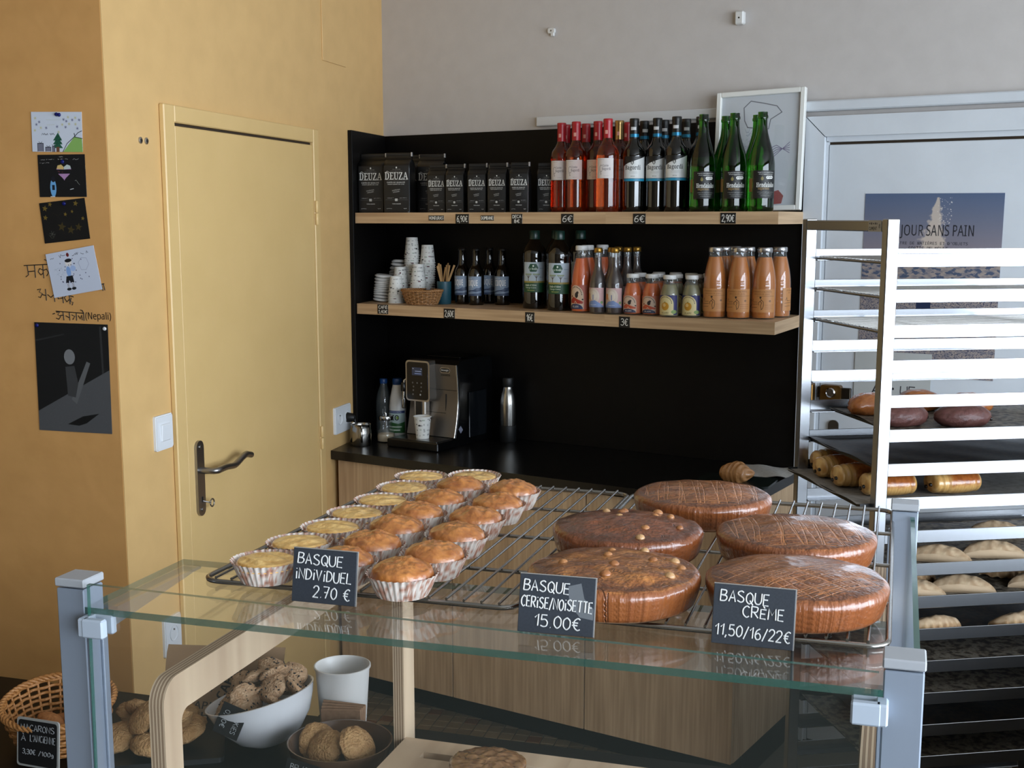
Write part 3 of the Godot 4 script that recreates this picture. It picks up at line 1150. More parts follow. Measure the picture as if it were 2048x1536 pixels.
	c.poly(PackedVector2Array([Vector2(0, 68), Vector2(130, 40), Vector2(130, 46), Vector2(0, 76)]), Color(0.13, 0.13, 0.13))
	c.poly(PackedVector2Array([Vector2(282, 10), Vector2(292, 8), Vector2(296, 190), Vector2(288, 196)]), Color(0.17, 0.17, 0.17))
	c.poly(PackedVector2Array([Vector2(128, 400), Vector2(196, 366), Vector2(268, 352), Vector2(212, 392), Vector2(178, 404)]), Color(0.035, 0.035, 0.035))
	c.poly(PackedVector2Array([Vector2(150, 300), Vector2(222, 148), Vector2(238, 154), Vector2(172, 318)]), Color(0.36, 0.36, 0.36))
	c.poly(PackedVector2Array([Vector2(128, 172), Vector2(168, 166), Vector2(182, 236), Vector2(168, 292), Vector2(134, 286)]), Color(0.22, 0.22, 0.22))
	c.disc(148, 132, 24, 30, Color(0.46, 0.46, 0.46))
	paper("photo_poster", "black and white photo print of a sunlit pavement pinned to the ochre wall", "poster", 0.208, 0.277, "street_print", c.tex(), ochre_wall_at(-0.128, 1.359, 0, euler(0, 0, -0.01)), [[-0.096, 0.131, "blue"], [0.096, 0.128, "white"]])

	# marker writing on the wall
	var note := thing("wall_writing", "black handwriting in a foreign script on the ochre wall", "writing", ochre_wall_at(0, 0, 0))
	var rows := [MB.new(), MB.new(), MB.new(), MB.new()]
	var px := func(x: float, y: float) -> Vector3: return Vector3(-0.25 + (x / 2.133 - 50.0) * 0.0014, 1.623 - (180.0 + y / 2.133 - 545.0) * 0.00124, 0.0004)
	for s in ["104,748 222,741", "118,748 122,788 110,797", "122,774 150,771", "150,747 152,800", "186,745 188,802", "188,768 172,760 165,774 176,788 188,778", "188,768 202,762 209,778 201,792", "216,742 217,802", "216,742 208,726 194,722",
			"156,852 172,848 164,862 178,868 168,886 160,882", "192,848 194,898", "176,872 192,876", "200,872 214,884 228,872", "228,852 230,903", "240,862 246,890 264,886", "264,860 267,908", "284,872 272,884 282,902 294,890", "294,868 296,912", "302,884 298,900 309,904 304,916", "240,860 312,880",
			"217,956 227,953", "234,948 249,946 240,958 252,966 243,978 232,973", "250,962 263,960", "263,944 265,982", "232,943 352,950", "274,962 288,970", "290,947 291,982", "300,958 313,964 304,978", "320,948 320,982", "328,960 336,974 343,958 345,980", "352,950 352,982", "352,950 346,938 338,936",
			"434,824 440,852", "442,822 448,850", "434,824 446,822"]:
		var path := []
		var first: PackedStringArray = s.split(" ")[0].split(",")
		for w in s.split(" "):
			var xy: PackedStringArray = w.split(",")
			path.append(px.call(xy[0].to_float(), xy[1].to_float()))
		var fy := first[1].to_float()
		rows[3 if first[0].to_float() > 430.0 else 0 if fy < 810.0 else 1 if fy < 930.0 else 2].tube(path, 0.0012, 5)
	text_geo(rows[2], "(Nepali)", "sans", px.call(414, 964), 0.072, 0.024, 0.0006)
	for r in rows:
		part(note, "written_line", r, mat("black_marker", Color(0.05, 0.045, 0.04), 0.6))


# flat printed letters as a mesh, w by h round the centre
func text_geo(mb: MB, s: String, kind: String, o: Vector3, w: float, h: float, z: float) -> void:
	var p := text_tris(s, kind)
	for k in range(0, p.size() - 2, 3):
		var q := []
		for j in 3:
			q.append(o + Vector3((p[k + j].x - 0.5) * w, (p[k + j].y - 0.5) * h, z))
		if (q[1] - q[0]).cross(q[2] - q[0]).z >= 0.0:
			mb.tri(q[0], q[1], q[2])
		else:
			mb.tri(q[0], q[2], q[1])


# ---------------------------------------------------------------- the white door with its poster

func white_door() -> void:
	var w := grained("white_door_paint", 41, 0.008, [[0.0, Color(0.76, 0.78, 0.80)], [1.0, Color(0.79, 0.81, 0.83)]], 0.42, 1.0, 0.03, {"uv1_world_triplanar": true})
	var d := structure_root("door_2")
	var fr := MB.new()
	fr.prism(PackedVector2Array([Vector2(1.722, 0), Vector2(1.785, 0), Vector2(1.785, 2.012), Vector2(1.722, 2.075)]), 0.0, 0.030)
	fr.prism(PackedVector2Array([Vector2(1.724, 2.077), Vector2(1.787, 2.014), Vector2(2.49, 2.014), Vector2(2.55, 2.077)]), 0.0, 0.030)
	fr.prism(PackedVector2Array([Vector2(2.487, 0), Vector2(2.55, 0), Vector2(2.55, 2.075), Vector2(2.487, 2.012)]), 0.0, 0.030)
	part(d, "door_frame", fr, w)
	var inner := MB.new()
	inner.box(Vector3(1.789, 1.0, 0.008), Vector3(0.01, 2.0, 0.016))
	inner.box(Vector3(2.137, 2.006, 0.008), Vector3(0.70, 0.018, 0.016))
	part(d, "door_rebate", inner, w)
	part(d, "door_gap", bx(Vector3(0.70, 2.0, 0.002), 0.0, Vector3(2.137, 1.0, 0.001)), mat("door_gap"))
	part(d, "door_leaf", bx(Vector3(0.684, 1.985, 0.012), 0.002, Vector3(2.1375, 0.996, 0.008)), w)
	part(d, "top_rail", bx(Vector3(1.5, 0.032, 0.035), 0.004, Vector3(2.466, 2.109, 0.0175)), w)
	var br := mat("bronze_lock", Color(0.46, 0.34, 0.17), 0.4, 0.9)
	var lk := MB.new()
	lk.prism(rounded(0.066, 0.060, 0.008), 0.014, 0.040, true)
	var body := part(d, "rim_lock", lk, br, Transform3D(Basis(), Vector3(1.838, 1.196, 0)), "bronze rim lock")
	var cyl := MB.new().lathe([Vector2(0, 0), Vector2(0.017, 0), Vector2(0.016, 0.012), Vector2(0.013, 0.015), Vector2(0.012, 0.012), Vector2(0, 0.012)], 20)
	part(body, "cylinder", cyl, mat("chrome", Color(0.75, 0.75, 0.75), 0.15, 1.0), Transform3D(Basis(Vector3.RIGHT, PI / 2.0), Vector3(0.004, 0.008, 0.040)))
	for s in [[-0.022, -0.023], [0.022, -0.023]]:
		part(body, "rivet", MB.new().lathe([Vector2(0, 0), Vector2(0.003, 0), Vector2(0, 0.002)], 8), mat("chrome"), Transform3D(Basis(Vector3.RIGHT, PI / 2.0), Vector3(s[0], s[1], 0.040)))
	part(d, "lock_strike", bx(Vector3(0.026, 0.066, 0.030), 0.003, Vector3(1.773, 1.196, 0.045)), br)
	part(d, "lock_bolt", bx(Vector3(0.11, 0.036, 0.014), 0.002, Vector3(1.845, 1.200, 0.020)), mat("dark_bronze", Color(0.22, 0.20, 0.17), 0.4, 0.9))
	var es := MB.new().prism(rounded(0.034, 0.11, 0.016, 8), 0.014, 0.020, true)
	part(d, "escutcheon", es, mat("grey_metal", Color(0.42, 0.40, 0.37), 0.35, 0.9), Transform3D(Basis(), Vector3(1.846, 1.055, 0)))

	# theatre poster
	var c := Canvas.new(self, 420, 600, Color(0.5, 0.5, 0.5), 1.0)
	var nz := FastNoiseLite.new()
	nz.seed = 5
	nz.frequency = 0.02
	nz.fractal_octaves = 4
	for y in 600:
		for x in 420:
			var f := y / 600.0
			var col := Color(0.30, 0.36, 0.47).lerp(Color(0.50, 0.47, 0.50), clampf(f / 0.32, 0.0, 1.0))
			if f > 0.32:
				var g := nz.get_noise_2d(x * 1.6, y * 4.0)
				col = Color(0.60, 0.55, 0.52).lerp(Color(0.40, 0.40, 0.45), clampf(0.3 + g * 0.9, 0.0, 1.0))
				if f > 0.55 and nz.get_noise_2d(x * 7.0, y * 9.0) > 0.22:
					col = Color(0.24, 0.25, 0.33)
				if f > 0.38 and f < 0.46 and nz.get_noise_2d(x * 1.4 + 90.0, y * 3.0) > 0.12:
					col = Color(0.27, 0.31, 0.40)
			var pl := absf(x - (215.0 + 40.0 * (0.3 - f))) / (70.0 * clampf(f * 2.4, 0.08, 1.0)) + nz.get_noise_2d(x * 2.0, y * 2.0) * 0.5
			if f > 0.02 and f < 0.40 and pl < 1.0:
				col = col.lerp(Color(0.76, 0.70, 0.64), clampf((1.0 - pl) * 2.2, 0.0, 0.85))
			c.im.set_pixel(x, y, col)
	for k in 60:
		c.disc(rng.randf_range(225, 270), rng.randf_range(15, 110), rng.randf_range(0.6, 1.8), rng.randf_range(0.6, 1.8), Color(0.80, 0.78, 0.76))
	c.rect(176, 310, 44, 70, Color(0.08, 0.14, 0.26))
	c.rect(186, 306, 20, 8, Color(0.75, 0.76, 0.78))
	var tx := Color(0.06, 0.07, 0.10)
	c.text("UN JOUR SANS PAIN", 203, 124, 268, 44, tx, "sans")
	c.text("THÉÂTRE DE MATIÈRES ET D'OBJETS", 203, 160, 236, 12, tx, "mono")
	c.text("SORTIS DU MOULE", 203, 178, 120, 11, tx, "mono")
	for k in 2:
		c.tiny(200, 560 + k * 16, 340, 10, Color(0.12, 0.12, 0.14), 60 + k)
	paper("theatre_poster", "theatre poster with a pale sand burst taped to the white door", "poster", 0.416, 0.562, "theatre_print", c.tex(), Transform3D(Basis.from_euler(Vector3(0, 0, -0.005)), Vector3(2.125, 1.553, 0.0135)), [])
	c = Canvas.new(self, 240, 160, Color(0.68, 0.69, 0.68))
	for k in 3:
		c.tiny(140, 30 + k * 14, 110, 9, Color(0.2, 0.2, 0.22), 70 + k)
	c.written("A", 70, 120, 26, 34, 4.0, Color(0.12, 0.12, 0.14), 3)
	c.disc(108, 116, 4, 4, Color(0.12, 0.12, 0.14)).disc(124, 116, 4, 4, Color(0.12, 0.12, 0.14))
	c.written("UE", 170, 122, 44, 30, 3.0, Color(0.12, 0.12, 0.14), 6)
	paper("notice_sheet", "grey handwritten notice sheet on the white door below the poster", "paper", 0.24, 0.16, "notice_print", c.tex(), at(Vector3(2.028, 1.262, 0.0155)), [])


# ---------------------------------------------------------------- black shelf unit and the worktop below it

func shelf_unit() -> void:
	var bl := black_laminate()
	solo("back_panel", "black back panel behind the two oak shelves", "panel", bx(Vector3(1.702, 1.141, 0.016), 0.001, Vector3(0.868, TOP + 0.5705, 0.0095)), bl)
	solo("side_panel", "narrow black side panel of the shelves against the yellow wall", "panel", bx(Vector3(0.352, 1.141, 0.016), 0.001), bl, door_wall_at(0.209, TOP + 0.5705, 0.0095))
	for y in [SH1, SH2]:
		solo("oak_shelf", "upper pale oak shelf board with coffee bags and wine" if y == SH1 else "lower pale oak shelf board with cups and juices", "shelf", slab([Vector2(0.028, 0.018), Vector2(0.137, 0.35), Vector2(1.760, 0.35), Vector2(1.722, 0.018)], y - 0.038, y), oak())
	for a in [["HONDURAS", "", 0.503, 1.760, 0.065, 0.017], ["6,90€", "", 0.614, 1.757, 0.055, 0.033], ["DOMBANE", "", 0.718, 1.760, 0.053, 0.017], ["DECA", "8€", 0.838, 1.757, 0.042, 0.033], ["6€", "", 1.034, 1.757, 0.046, 0.033], ["6€", "", 1.298, 1.757, 0.044, 0.033],
			["2,90€", "", 1.600, 1.759, 0.050, 0.033], ["CAFÉ", "1,40€", 0.259, 1.430, 0.048, 0.034], ["2,60€", "", 0.556, 1.426, 0.047, 0.035], ["16€", "", 0.890, 1.426, 0.036, 0.036], ["3€", "", 1.250, 1.426, 0.039, 0.036]]:
		var w: int = int(a[4] * 2600)
		var h: int = int(a[5] * 2600)
		var c := Canvas.new(self, w, h, Color(0.045, 0.045, 0.05))
		var ink := Color(0.85, 0.85, 0.83)
		if a[1]:
			c.written(a[0], w * 0.5, h * 0.27, w * 0.8, h * 0.30, 5.0, ink, 2)
			c.written(a[1], w * 0.5, h * 0.74, w * (0.5 if a[0] == "DECA" else 0.8), h * 0.32, 5.0, ink, 3)
		else:
			c.written(a[0], w * 0.5, h * 0.5, w * (0.9 if h < 50 else 0.78 if w > 105 else 0.62), h * 0.6, 6.0 if h > 50 else 5.0, ink, 4)
		var where := {"HONDURAS": "below the left small coffee bags", "6,90€": "below the middle of the small coffee bags", "DOMBANE": "below the right small coffee bags", "DECA": "reading DECA below the rightmost coffee bags", "2,90€": "below the green cider bottles", "CAFÉ": "reading CAFÉ below the paper cups", "2,60€": "below the wicker basket", "16€": "below the dark oil bottles", "3€": "below the small juice bottles"}
		var lab: String = where.get(a[0], "below the rosé bottles" if a[2] < 1.1 else "below the dark wine bottles")
		var o2 := thing("price_tag", "small black chalk price tag %s" % lab, "price tag", at(Vector3(a[2], a[3], 0.350)), "chalk price tags on the shelf edges")
		part(o2, "card", bx(Vector3(a[4], a[5], 0.0016), 0.0, Vector3(0, 0, 0.0009)), printed("tag_%s_%d" % [a[0], int(a[2] * 100)], c.tex(), 0.6))
	# framed drawing leaning at the end of the shelf
	var c := Canvas.new(self, 280, 380, Color(0.74, 0.76, 0.78))
	var g := Color(0.33, 0.34, 0.38)
	c.line(PackedVector2Array([Vector2(84, 84), Vector2(80, 40), Vector2(104, 18), Vector2(150, 28), Vector2(196, 40), Vector2(214, 62), Vector2(176, 84), Vector2(170, 116), Vector2(96, 108), Vector2(84, 84)]), 3.0, g)
	for k in 14:
		scribble(c, 60 + rng.randf() * 40, 118 + k * 7, 80, 16, 1.2, Color(0.55, 0.57, 0.62), 200 + k)
	for k in 5:
		c.line(PackedVector2Array([Vector2(160, 240 - k * 12), Vector2(200, 205 - k * 8), Vector2(246, 165 + k * 9)]), 2.0, Color(0.40, 0.36, 0.48))
	c.poly(PackedVector2Array([Vector2(140, 200), Vector2(160, 186), Vector2(166, 240), Vector2(146, 246)]), Color(0.25, 0.28, 0.52))
	c.poly(PackedVector2Array([Vector2(120, 352), Vector2(214, 326), Vector2(232, 346), Vector2(226, 372), Vector2(120, 380)]), Color(0.55, 0.20, 0.18))
	scribble(c, 40, 300, 90, 60, 1.4, Color(0.60, 0.62, 0.66), 233)
	var fx := Transform3D(Basis.from_euler(Vector3(-0.10, 0.02, 0.02)), Vector3(1.583, SH1 + 0.002, 0.072))
	var f := thing("picture_frame", "white picture frame with a loose sketch, leaning behind the green bottles", "picture frame", fx)
	var fm := mat("white_frame", Color(0.84, 0.84, 0.82), 0.4)
	var fb := MB.new()
	for s in [-1.0, 1.0]:
		fb.box(Vector3(0.141 * s, 0.193, 0.010), Vector3(0.016, 0.386, 0.020), 0.002)
		fb.box(Vector3(0, 0.193 + 0.185 * s, 0.010), Vector3(0.266, 0.016, 0.0198), 0.002)
	part(f, "frame", fb, fm)
	part(f, "print", bx(Vector3(0.268, 0.356, 0.002), 0.0, Vector3(0, 0.193, 0.006)), printed("sketch_print", c.tex(), 0.7))
	part(f, "glazing", bx(Vector3(0.266, 0.354, 0.002), 0.0, Vector3(0, 0.193, 0.0125)), glass_mat("clear_pane", Color.WHITE, 0.02))


func counter() -> void:
	solo("worktop", "black laminate worktop below the shelves", "worktop", slab([Vector2(0.008, 0.0), Vector2(0.1925, 0.58), Vector2(1.757, 0.58), Vector2(1.742, 0.0)], 0.902, TOP), grained("black_worktop", 18, 0.02, [[0.0, Color(0.040, 0.036, 0.034)], [1.0, Color(0.058, 0.052, 0.050)]], 0.30, 2.0, 0.0, {"uv1_world_triplanar": true}))
	var w := oak("oak_upright", true)
	var xs := [0.2, 0.7015, 1.2255, 1.742]
	var names := ["pale oak cupboard under the worktop next to the yellow wall", "middle pale oak cupboard under the black worktop", "pale oak cupboard under the worktop at its open end"]
	for k in 3:
		var o := thing("cupboard", names[k], "cupboard", Transform3D(), "pale oak cupboards under the worktop")
		if k == 0:
			part(o, "body", slab([Vector2(0.035, 0.0), Vector2(0.2, 0.535), Vector2(0.7, 0.535), Vector2(0.7, 0.0)], 0.1, 0.902), w)
		else:
			part(o, "body", bx(Vector3(xs[k + 1] - xs[k] - 0.002, 0.802, 0.535), 0.0, Vector3((xs[k] + xs[k + 1]) / 2.0, 0.501, 0.2675)), w)
		part(o, "door", bx(Vector3(xs[k + 1] - xs[k] - 0.004, 0.795, 0.018), 0.001, Vector3((xs[k] + xs[k + 1]) / 2.0, 0.4985, 0.5445)), w)
	solo("plinth", "black recessed plinth below the oak cupboards", "plinth", bx(Vector3(1.55, 0.098, 0.46), 0.0, Vector3(0.965, 0.051, 0.23)), black_laminate())


# ---------------------------------------------------------------- the display case

func glass_edge() -> StandardMaterial3D:
	return mat("green_glass_edge", Color(0.15, 0.34, 0.295, 0.8), 0.12, 0.0, {"transparency": BaseMaterial3D.TRANSPARENCY_ALPHA})


# a glass sheet: two big clear faces and a greenish rim (axis: 0 x, 1 y, 2 z is the thin one)
func glass_sheet(o: Node3D, called: String, c: Vector3, s: Vector3, ax: int, turn := 0.0) -> void:
	var faces := MB.new()
	var rim := MB.new()
	var h := s / 2.0
	faces.t = Transform3D(Basis(Vector3.BACK, turn), c)
	rim.t = faces.t
	var a1 := (ax + 1) % 3
	var a2 := (ax + 2) % 3
	for sg in [-1.0, 1.0]:
		var q := []
		for w in [[-1, -1], [1, -1], [1, 1], [-1, 1]]:
			var p := Vector3.ZERO
			p[ax] = h[ax] * sg
			p[a1] = h[a1] * w[0]
			p[a2] = h[a2] * w[1]
			q.append(p)
		if sg < 0:
			q.reverse()
		faces.quad(q[0], q[1], q[2], q[3])
		for e in [[a1, a2], [a2, a1]]:
			var nn := Vector3.ZERO
			nn[e[0]] = sg
			var r := []
			for w in [[-1, -1], [1, -1], [1, 1], [-1, 1]]:
				var p := Vector3.ZERO
				p[e[0]] = h[e[0]] * sg
				p[e[1]] = h[e[1]] * w[0]
				p[ax] = h[ax] * w[1]
				r.append(p)
			rim.outward4(r[0], r[1], r[2], r[3], nn)
	var f := part(o, called, faces, glass_mat("case_glass", Color(0.80, 0.92, 0.88), 0.008))
	part(f, "glass_rim", rim, glass_edge())


func display_case() -> void:
	var o := thing("display_case", "glass and aluminium display case with square grey posts", "display case", case_at(0, 0, 0))
	var al := mat("grey_aluminium", Color(0.56, 0.60, 0.655), 0.38, 0.35)
	for p in [[0.0185, 0.0185], [0.9325, 0.0185], [0.9345, 0.6985]]:
		var po := MB.new()
		po.box(Vector3(p[0], 0.669, -p[1]), Vector3(0.037, 1.338, 0.037), 0.0015)
		var inn := 1.0 if p[0] < 0.5 else -1.0
		for dz in [-0.0125, 0.0125]:
			po.box(Vector3(p[0] + inn * 0.0205, 0.655, -p[1] + dz), Vector3(0.004, 1.30, 0.010), 0.001)
		var post := part(o, "post", po, al)
		part(post, "end_cap", bx(Vector3(0.0395, 0.010, 0.0395), 0.0015, Vector3(p[0], 1.345, -p[1])), mat("grey_cap", Color(0.62, 0.63, 0.645), 0.45))
	# glass
	glass_sheet(o, "glass_shelf", Vector3(0.4755, GLASS - 0.004, -0.108), Vector3(0.884, 0.008, 0.214), 1)
	glass_sheet(o, "front_pane", Vector3(0.4755, 1.055, 0.006), Vector3(0.862, 0.576, 0.006), 2, -0.012)
	glass_sheet(o, "side_pane", Vector3(0.945, 1.055, -0.358), Vector3(0.006, 0.555, 0.635), 0)
	# clamps and the angle that carries the glass shelf on the left
	for k in 2:
		var b := MB.new()
		var u := 0.060 if k == 0 else 0.900
		b.box(Vector3(u, 1.300, 0.0155), Vector3(0.028, 0.022, 0.011), 0.002)
		b.box(Vector3(u, 1.300, -0.0035), Vector3(0.028, 0.022, 0.009), 0.002)
		b.box(Vector3(u - (0.014 if k == 0 else -0.014), 1.300, 0.005), Vector3(0.012, 0.022, 0.030), 0.002)
		part(o, "glass_clamp", b, mat("clamp_plastic", Color(0.66, 0.70, 0.745), 0.45))
		var an := MB.new()
		var ux := 0.044 if k == 0 else 0.908
		an.prism(PackedVector2Array([Vector2(0.037, 1.285), Vector2(0.037, 1.309), Vector2(0.222, 1.309), Vector2(0.222, 1.303)]), ux - 0.005, ux + 0.005)
		an.box(Vector3(0.1295, 1.3075, ux), Vector3(0.185, 0.004, 0.022))
		part(o, "shelf_bracket", an, mat("bracket_steel", Color(0.70, 0.70, 0.70), 0.35, 0.8), Transform3D(Basis(Vector3(0, 0, -1), Vector3.UP, Vector3.RIGHT), Vector3.ZERO))

	# added low cabinet, unseen right of the rack, to shade its lower trays
	var lc := thing("added_shade_cabinet", "added unseen steel cabinet that shades lower trays, right of the baker's rack", "cabinet", at(Vector3(3.42, 0, 1.15)))
	part(lc, "shade_cabinet_body", bx(Vector3(0.70, 0.90, 1.7), 0.004, Vector3(0, 0.47, 0)), mat("shade_cabinet_steel", Color(0.45, 0.46, 0.47), 0.4, 0.7))
	part(lc, "shade_cabinet_top", bx(Vector3(0.74, 0.03, 1.74), 0.004, Vector3(0, 0.935, 0)), mat("shade_cabinet_steel"))

	# the sales counter that carries the goods behind the glass
	var sc := thing("sales_counter", "low black sales counter inside and beside the display case", "counter", case_at(0, 0, 0))
	var bl := black_laminate()
	part(sc, "counter_top", bx(Vector3(2.3, 0.03, 0.985), 0.002, Vector3(-0.28, BASE - 0.015, -0.53)), bl)
	part(sc, "counter_body", bx(Vector3(2.24, 0.72, 0.86), 0.0, Vector3(-0.28, 0.365, -0.485)), mat("counter_front", Color(0.18, 0.16, 0.14), 0.6))

	# plywood stand with two side frames and a slotted board
	var st := thing("plywood_stand", "birch plywood stand with rounded side frames and a slotted board", "stand", case_at(0, 0, 0))
	var ply := streak_tex(55, Color(0.70, 0.60, 0.49), Color(0.83, 0.74, 0.62), 192, 192, 0.8, 0.35)
	var face := mat("birch_face", Color.WHITE, 0.55, 0.0, {"albedo_texture": ply, "uv1_triplanar": true, "uv1_scale": Vector3.ONE * 2.4})
	var ec := Canvas.new(self, 8, 90, Color(0.70, 0.60, 0.48), 1.0)
	for k in 9:
		ec.rect(0, k * 10, 8, 10, Color(0.76, 0.67, 0.55) if k % 2 == 0 else Color(0.56, 0.46, 0.36))
		ec.rect(0, k * 10, 8, 1.5, Color(0.40, 0.32, 0.25))
	var edge := printed("birch_edge", ec.tex(), 0.6)
	for k in 2:
		var v0 := 0.035 if k == 0 else 0.06
		var u0 := 0.092 if k == 0 else 0.895
		var th := 0.020 if k == 0 else 0.024
		var out := ply_frame(v0, 0.825, BASE, 1.222)
		var turn := Transform3D(Basis(Vector3(0, 0, -1), Vector3.UP, Vector3.RIGHT), Vector3(u0, 0, 0))
		var a := MB.new().prism(out, 0.0, th, false, true, false)
		var f := part(st, "side_frame", a, face, turn)
		part(f, "laminated_edge", MB.new().prism(out, 0.0, th, true, false, true), edge)
	for b in [[0.1125, 0.895, 0.33, 0.708, "board"], [0.1125, 0.895, 0.732, 0.782, "board"], [0.1125, 0.165, 0.708, 0.732, "spacer"], [0.49, 0.56, 0.708, 0.732, "spacer"], [0.86, 0.895, 0.708, 0.732, "spacer"]]:
		part(st, b[4], bx(Vector3(b[1] - b[0], 0.018, b[3] - b[2]), 0.0, Vector3((b[0] + b[1]) / 2.0, 0.841, -(b[2] + b[3]) / 2.0)), face)


func ply_frame(v0: float, v1: float, y0: float, y1: float) -> PackedVector2Array:
	var p := PackedVector2Array([Vector2(v0, y0), Vector2(v0 + 0.037, y0)])
	var arc := func(cx: float, cy: float, r: float, a0: float, a1: float) -> void:
		for k in 7:
			var a := lerpf(a0, a1, k / 6.0)
			p.append(Vector2(cx + cos(a) * r, cy + sin(a) * r))
	var iv0 := v0 + 0.037
	var iv1 := v1 - 0.05
	var iy := y1 - 0.047
	arc.call(iv0 + 0.015, iy - 0.015, 0.015, PI, PI / 2.0)
	arc.call(iv1 - 0.015, iy - 0.015, 0.015, PI / 2.0, 0.0)
	p.append(Vector2(iv1, y0))
	p.append(Vector2(v1, y0))
	arc.call(v1 - 0.03, y1 - 0.03, 0.03, 0.0, PI / 2.0)
	arc.call(v0 + 0.03, y1 - 0.03, 0.03, PI / 2.0, PI)
	return p


# ---------------------------------------------------------------- the baker's rack

func rack() -> void:
	var o := thing("bakery_rack", "tall aluminium baker's rack with rails for trays", "rack", rack_at(0, 0, 0))
	var al := mat("rack_aluminium", Color(0.66, 0.67, 0.685), 0.27, 1.0)
	for u in [-0.014, 0.636]:
		for v in [0.012, RACK_W - 0.012]:
			var up := part(o, "upright", bx(Vector3(0.028, 1.657, 0.026), 0.002, Vector3(u, 0.9285, -v)), al)
			part(up, "castor", MB.new().lathe([Vector2(0, -0.04), Vector2(0.018, -0.04), Vector2(0.02, -0.03), Vector2(0.02, 0.03), Vector2(0.018, 0.04), Vector2(0, 0.04)], 14), mat("black_rubber"), Transform3D(Basis(Vector3.RIGHT, PI / 2.0), Vector3(u, 0.05, -v)))
		part(o, "end_bar", bx(Vector3(0.024, 0.024, RACK_W - 0.05), 0.002, Vector3(u, 1.742, -RACK_W / 2.0)), al)
		part(o, "foot_bar", bx(Vector3(0.024, 0.03, RACK_W - 0.05), 0.002, Vector3(u, 0.13, -RACK_W / 2.0)), al)
	for i in 20:
		var y := RAIL0 - i * STEP
		for s in 2:
			var r := MB.new()
			var v := 0.004 if s == 0 else RACK_W - 0.004
			var inn := -1.0 if s == 0 else 1.0
			r.box(Vector3(0.311, y + 0.014, -v), Vector3(0.622, 0.028, 0.003), 0.0008)
			r.box(Vector3(0.311, y + 0.0015, -v + inn * 0.014), Vector3(0.622, 0.003, 0.026), 0.0008)
			part(o, "rail", r, al)
	var c := Canvas.new(self, 130, 76, Color(0.72, 0.71, 0.68))
	c.tiny(52, 22, 88, 18, Color(0.32, 0.32, 0.34), 3)
	c.written("CUMENT", 46, 55, 80, 20, 3.0, Color(0.08, 0.08, 0.08), 5)
	c.written("8", 112, 38, 14, 26, 3.0, Color(0.12, 0.12, 0.12), 6)
	part(o, "paper_sticker", bx(Vector3(0.062, 0.024, 0.0008), 0.0), printed("rack_sticker", c.tex(), 0.6), Transform3D(Basis(Vector3.UP, -PI / 2.0), Vector3(-0.0267, 1.742, -0.062)), "small white written sticker")


# ---------------------------------------------------------------- goods on the shelves

func V(a: Array) -> Array:
	var o := []
	for k in range(0, a.size(), 2):
		o.append(Vector2(a[k], a[k + 1]))
	return o


func curved(prof: Array, per := 3) -> Array:
	var p := PackedVector2Array()
	for a in prof:
		p.append(a)
	var o := []
	for a in curve_through(p, per):
		o.append(Vector2(maxf(a.x, 0.0), a.y))
	return o


# a curved label on a bottle, facing +z
func wrap_label(o: Node3D, called: String, r: float, y0: float, y1: float, half: float, m: Material, face := 0.0) -> MeshInstance3D:
	return part(o, called, MB.new().lathe(V([r, y0, r, y1]), 14, PI / 2.0 - half - face, PI / 2.0 + half - face), m)


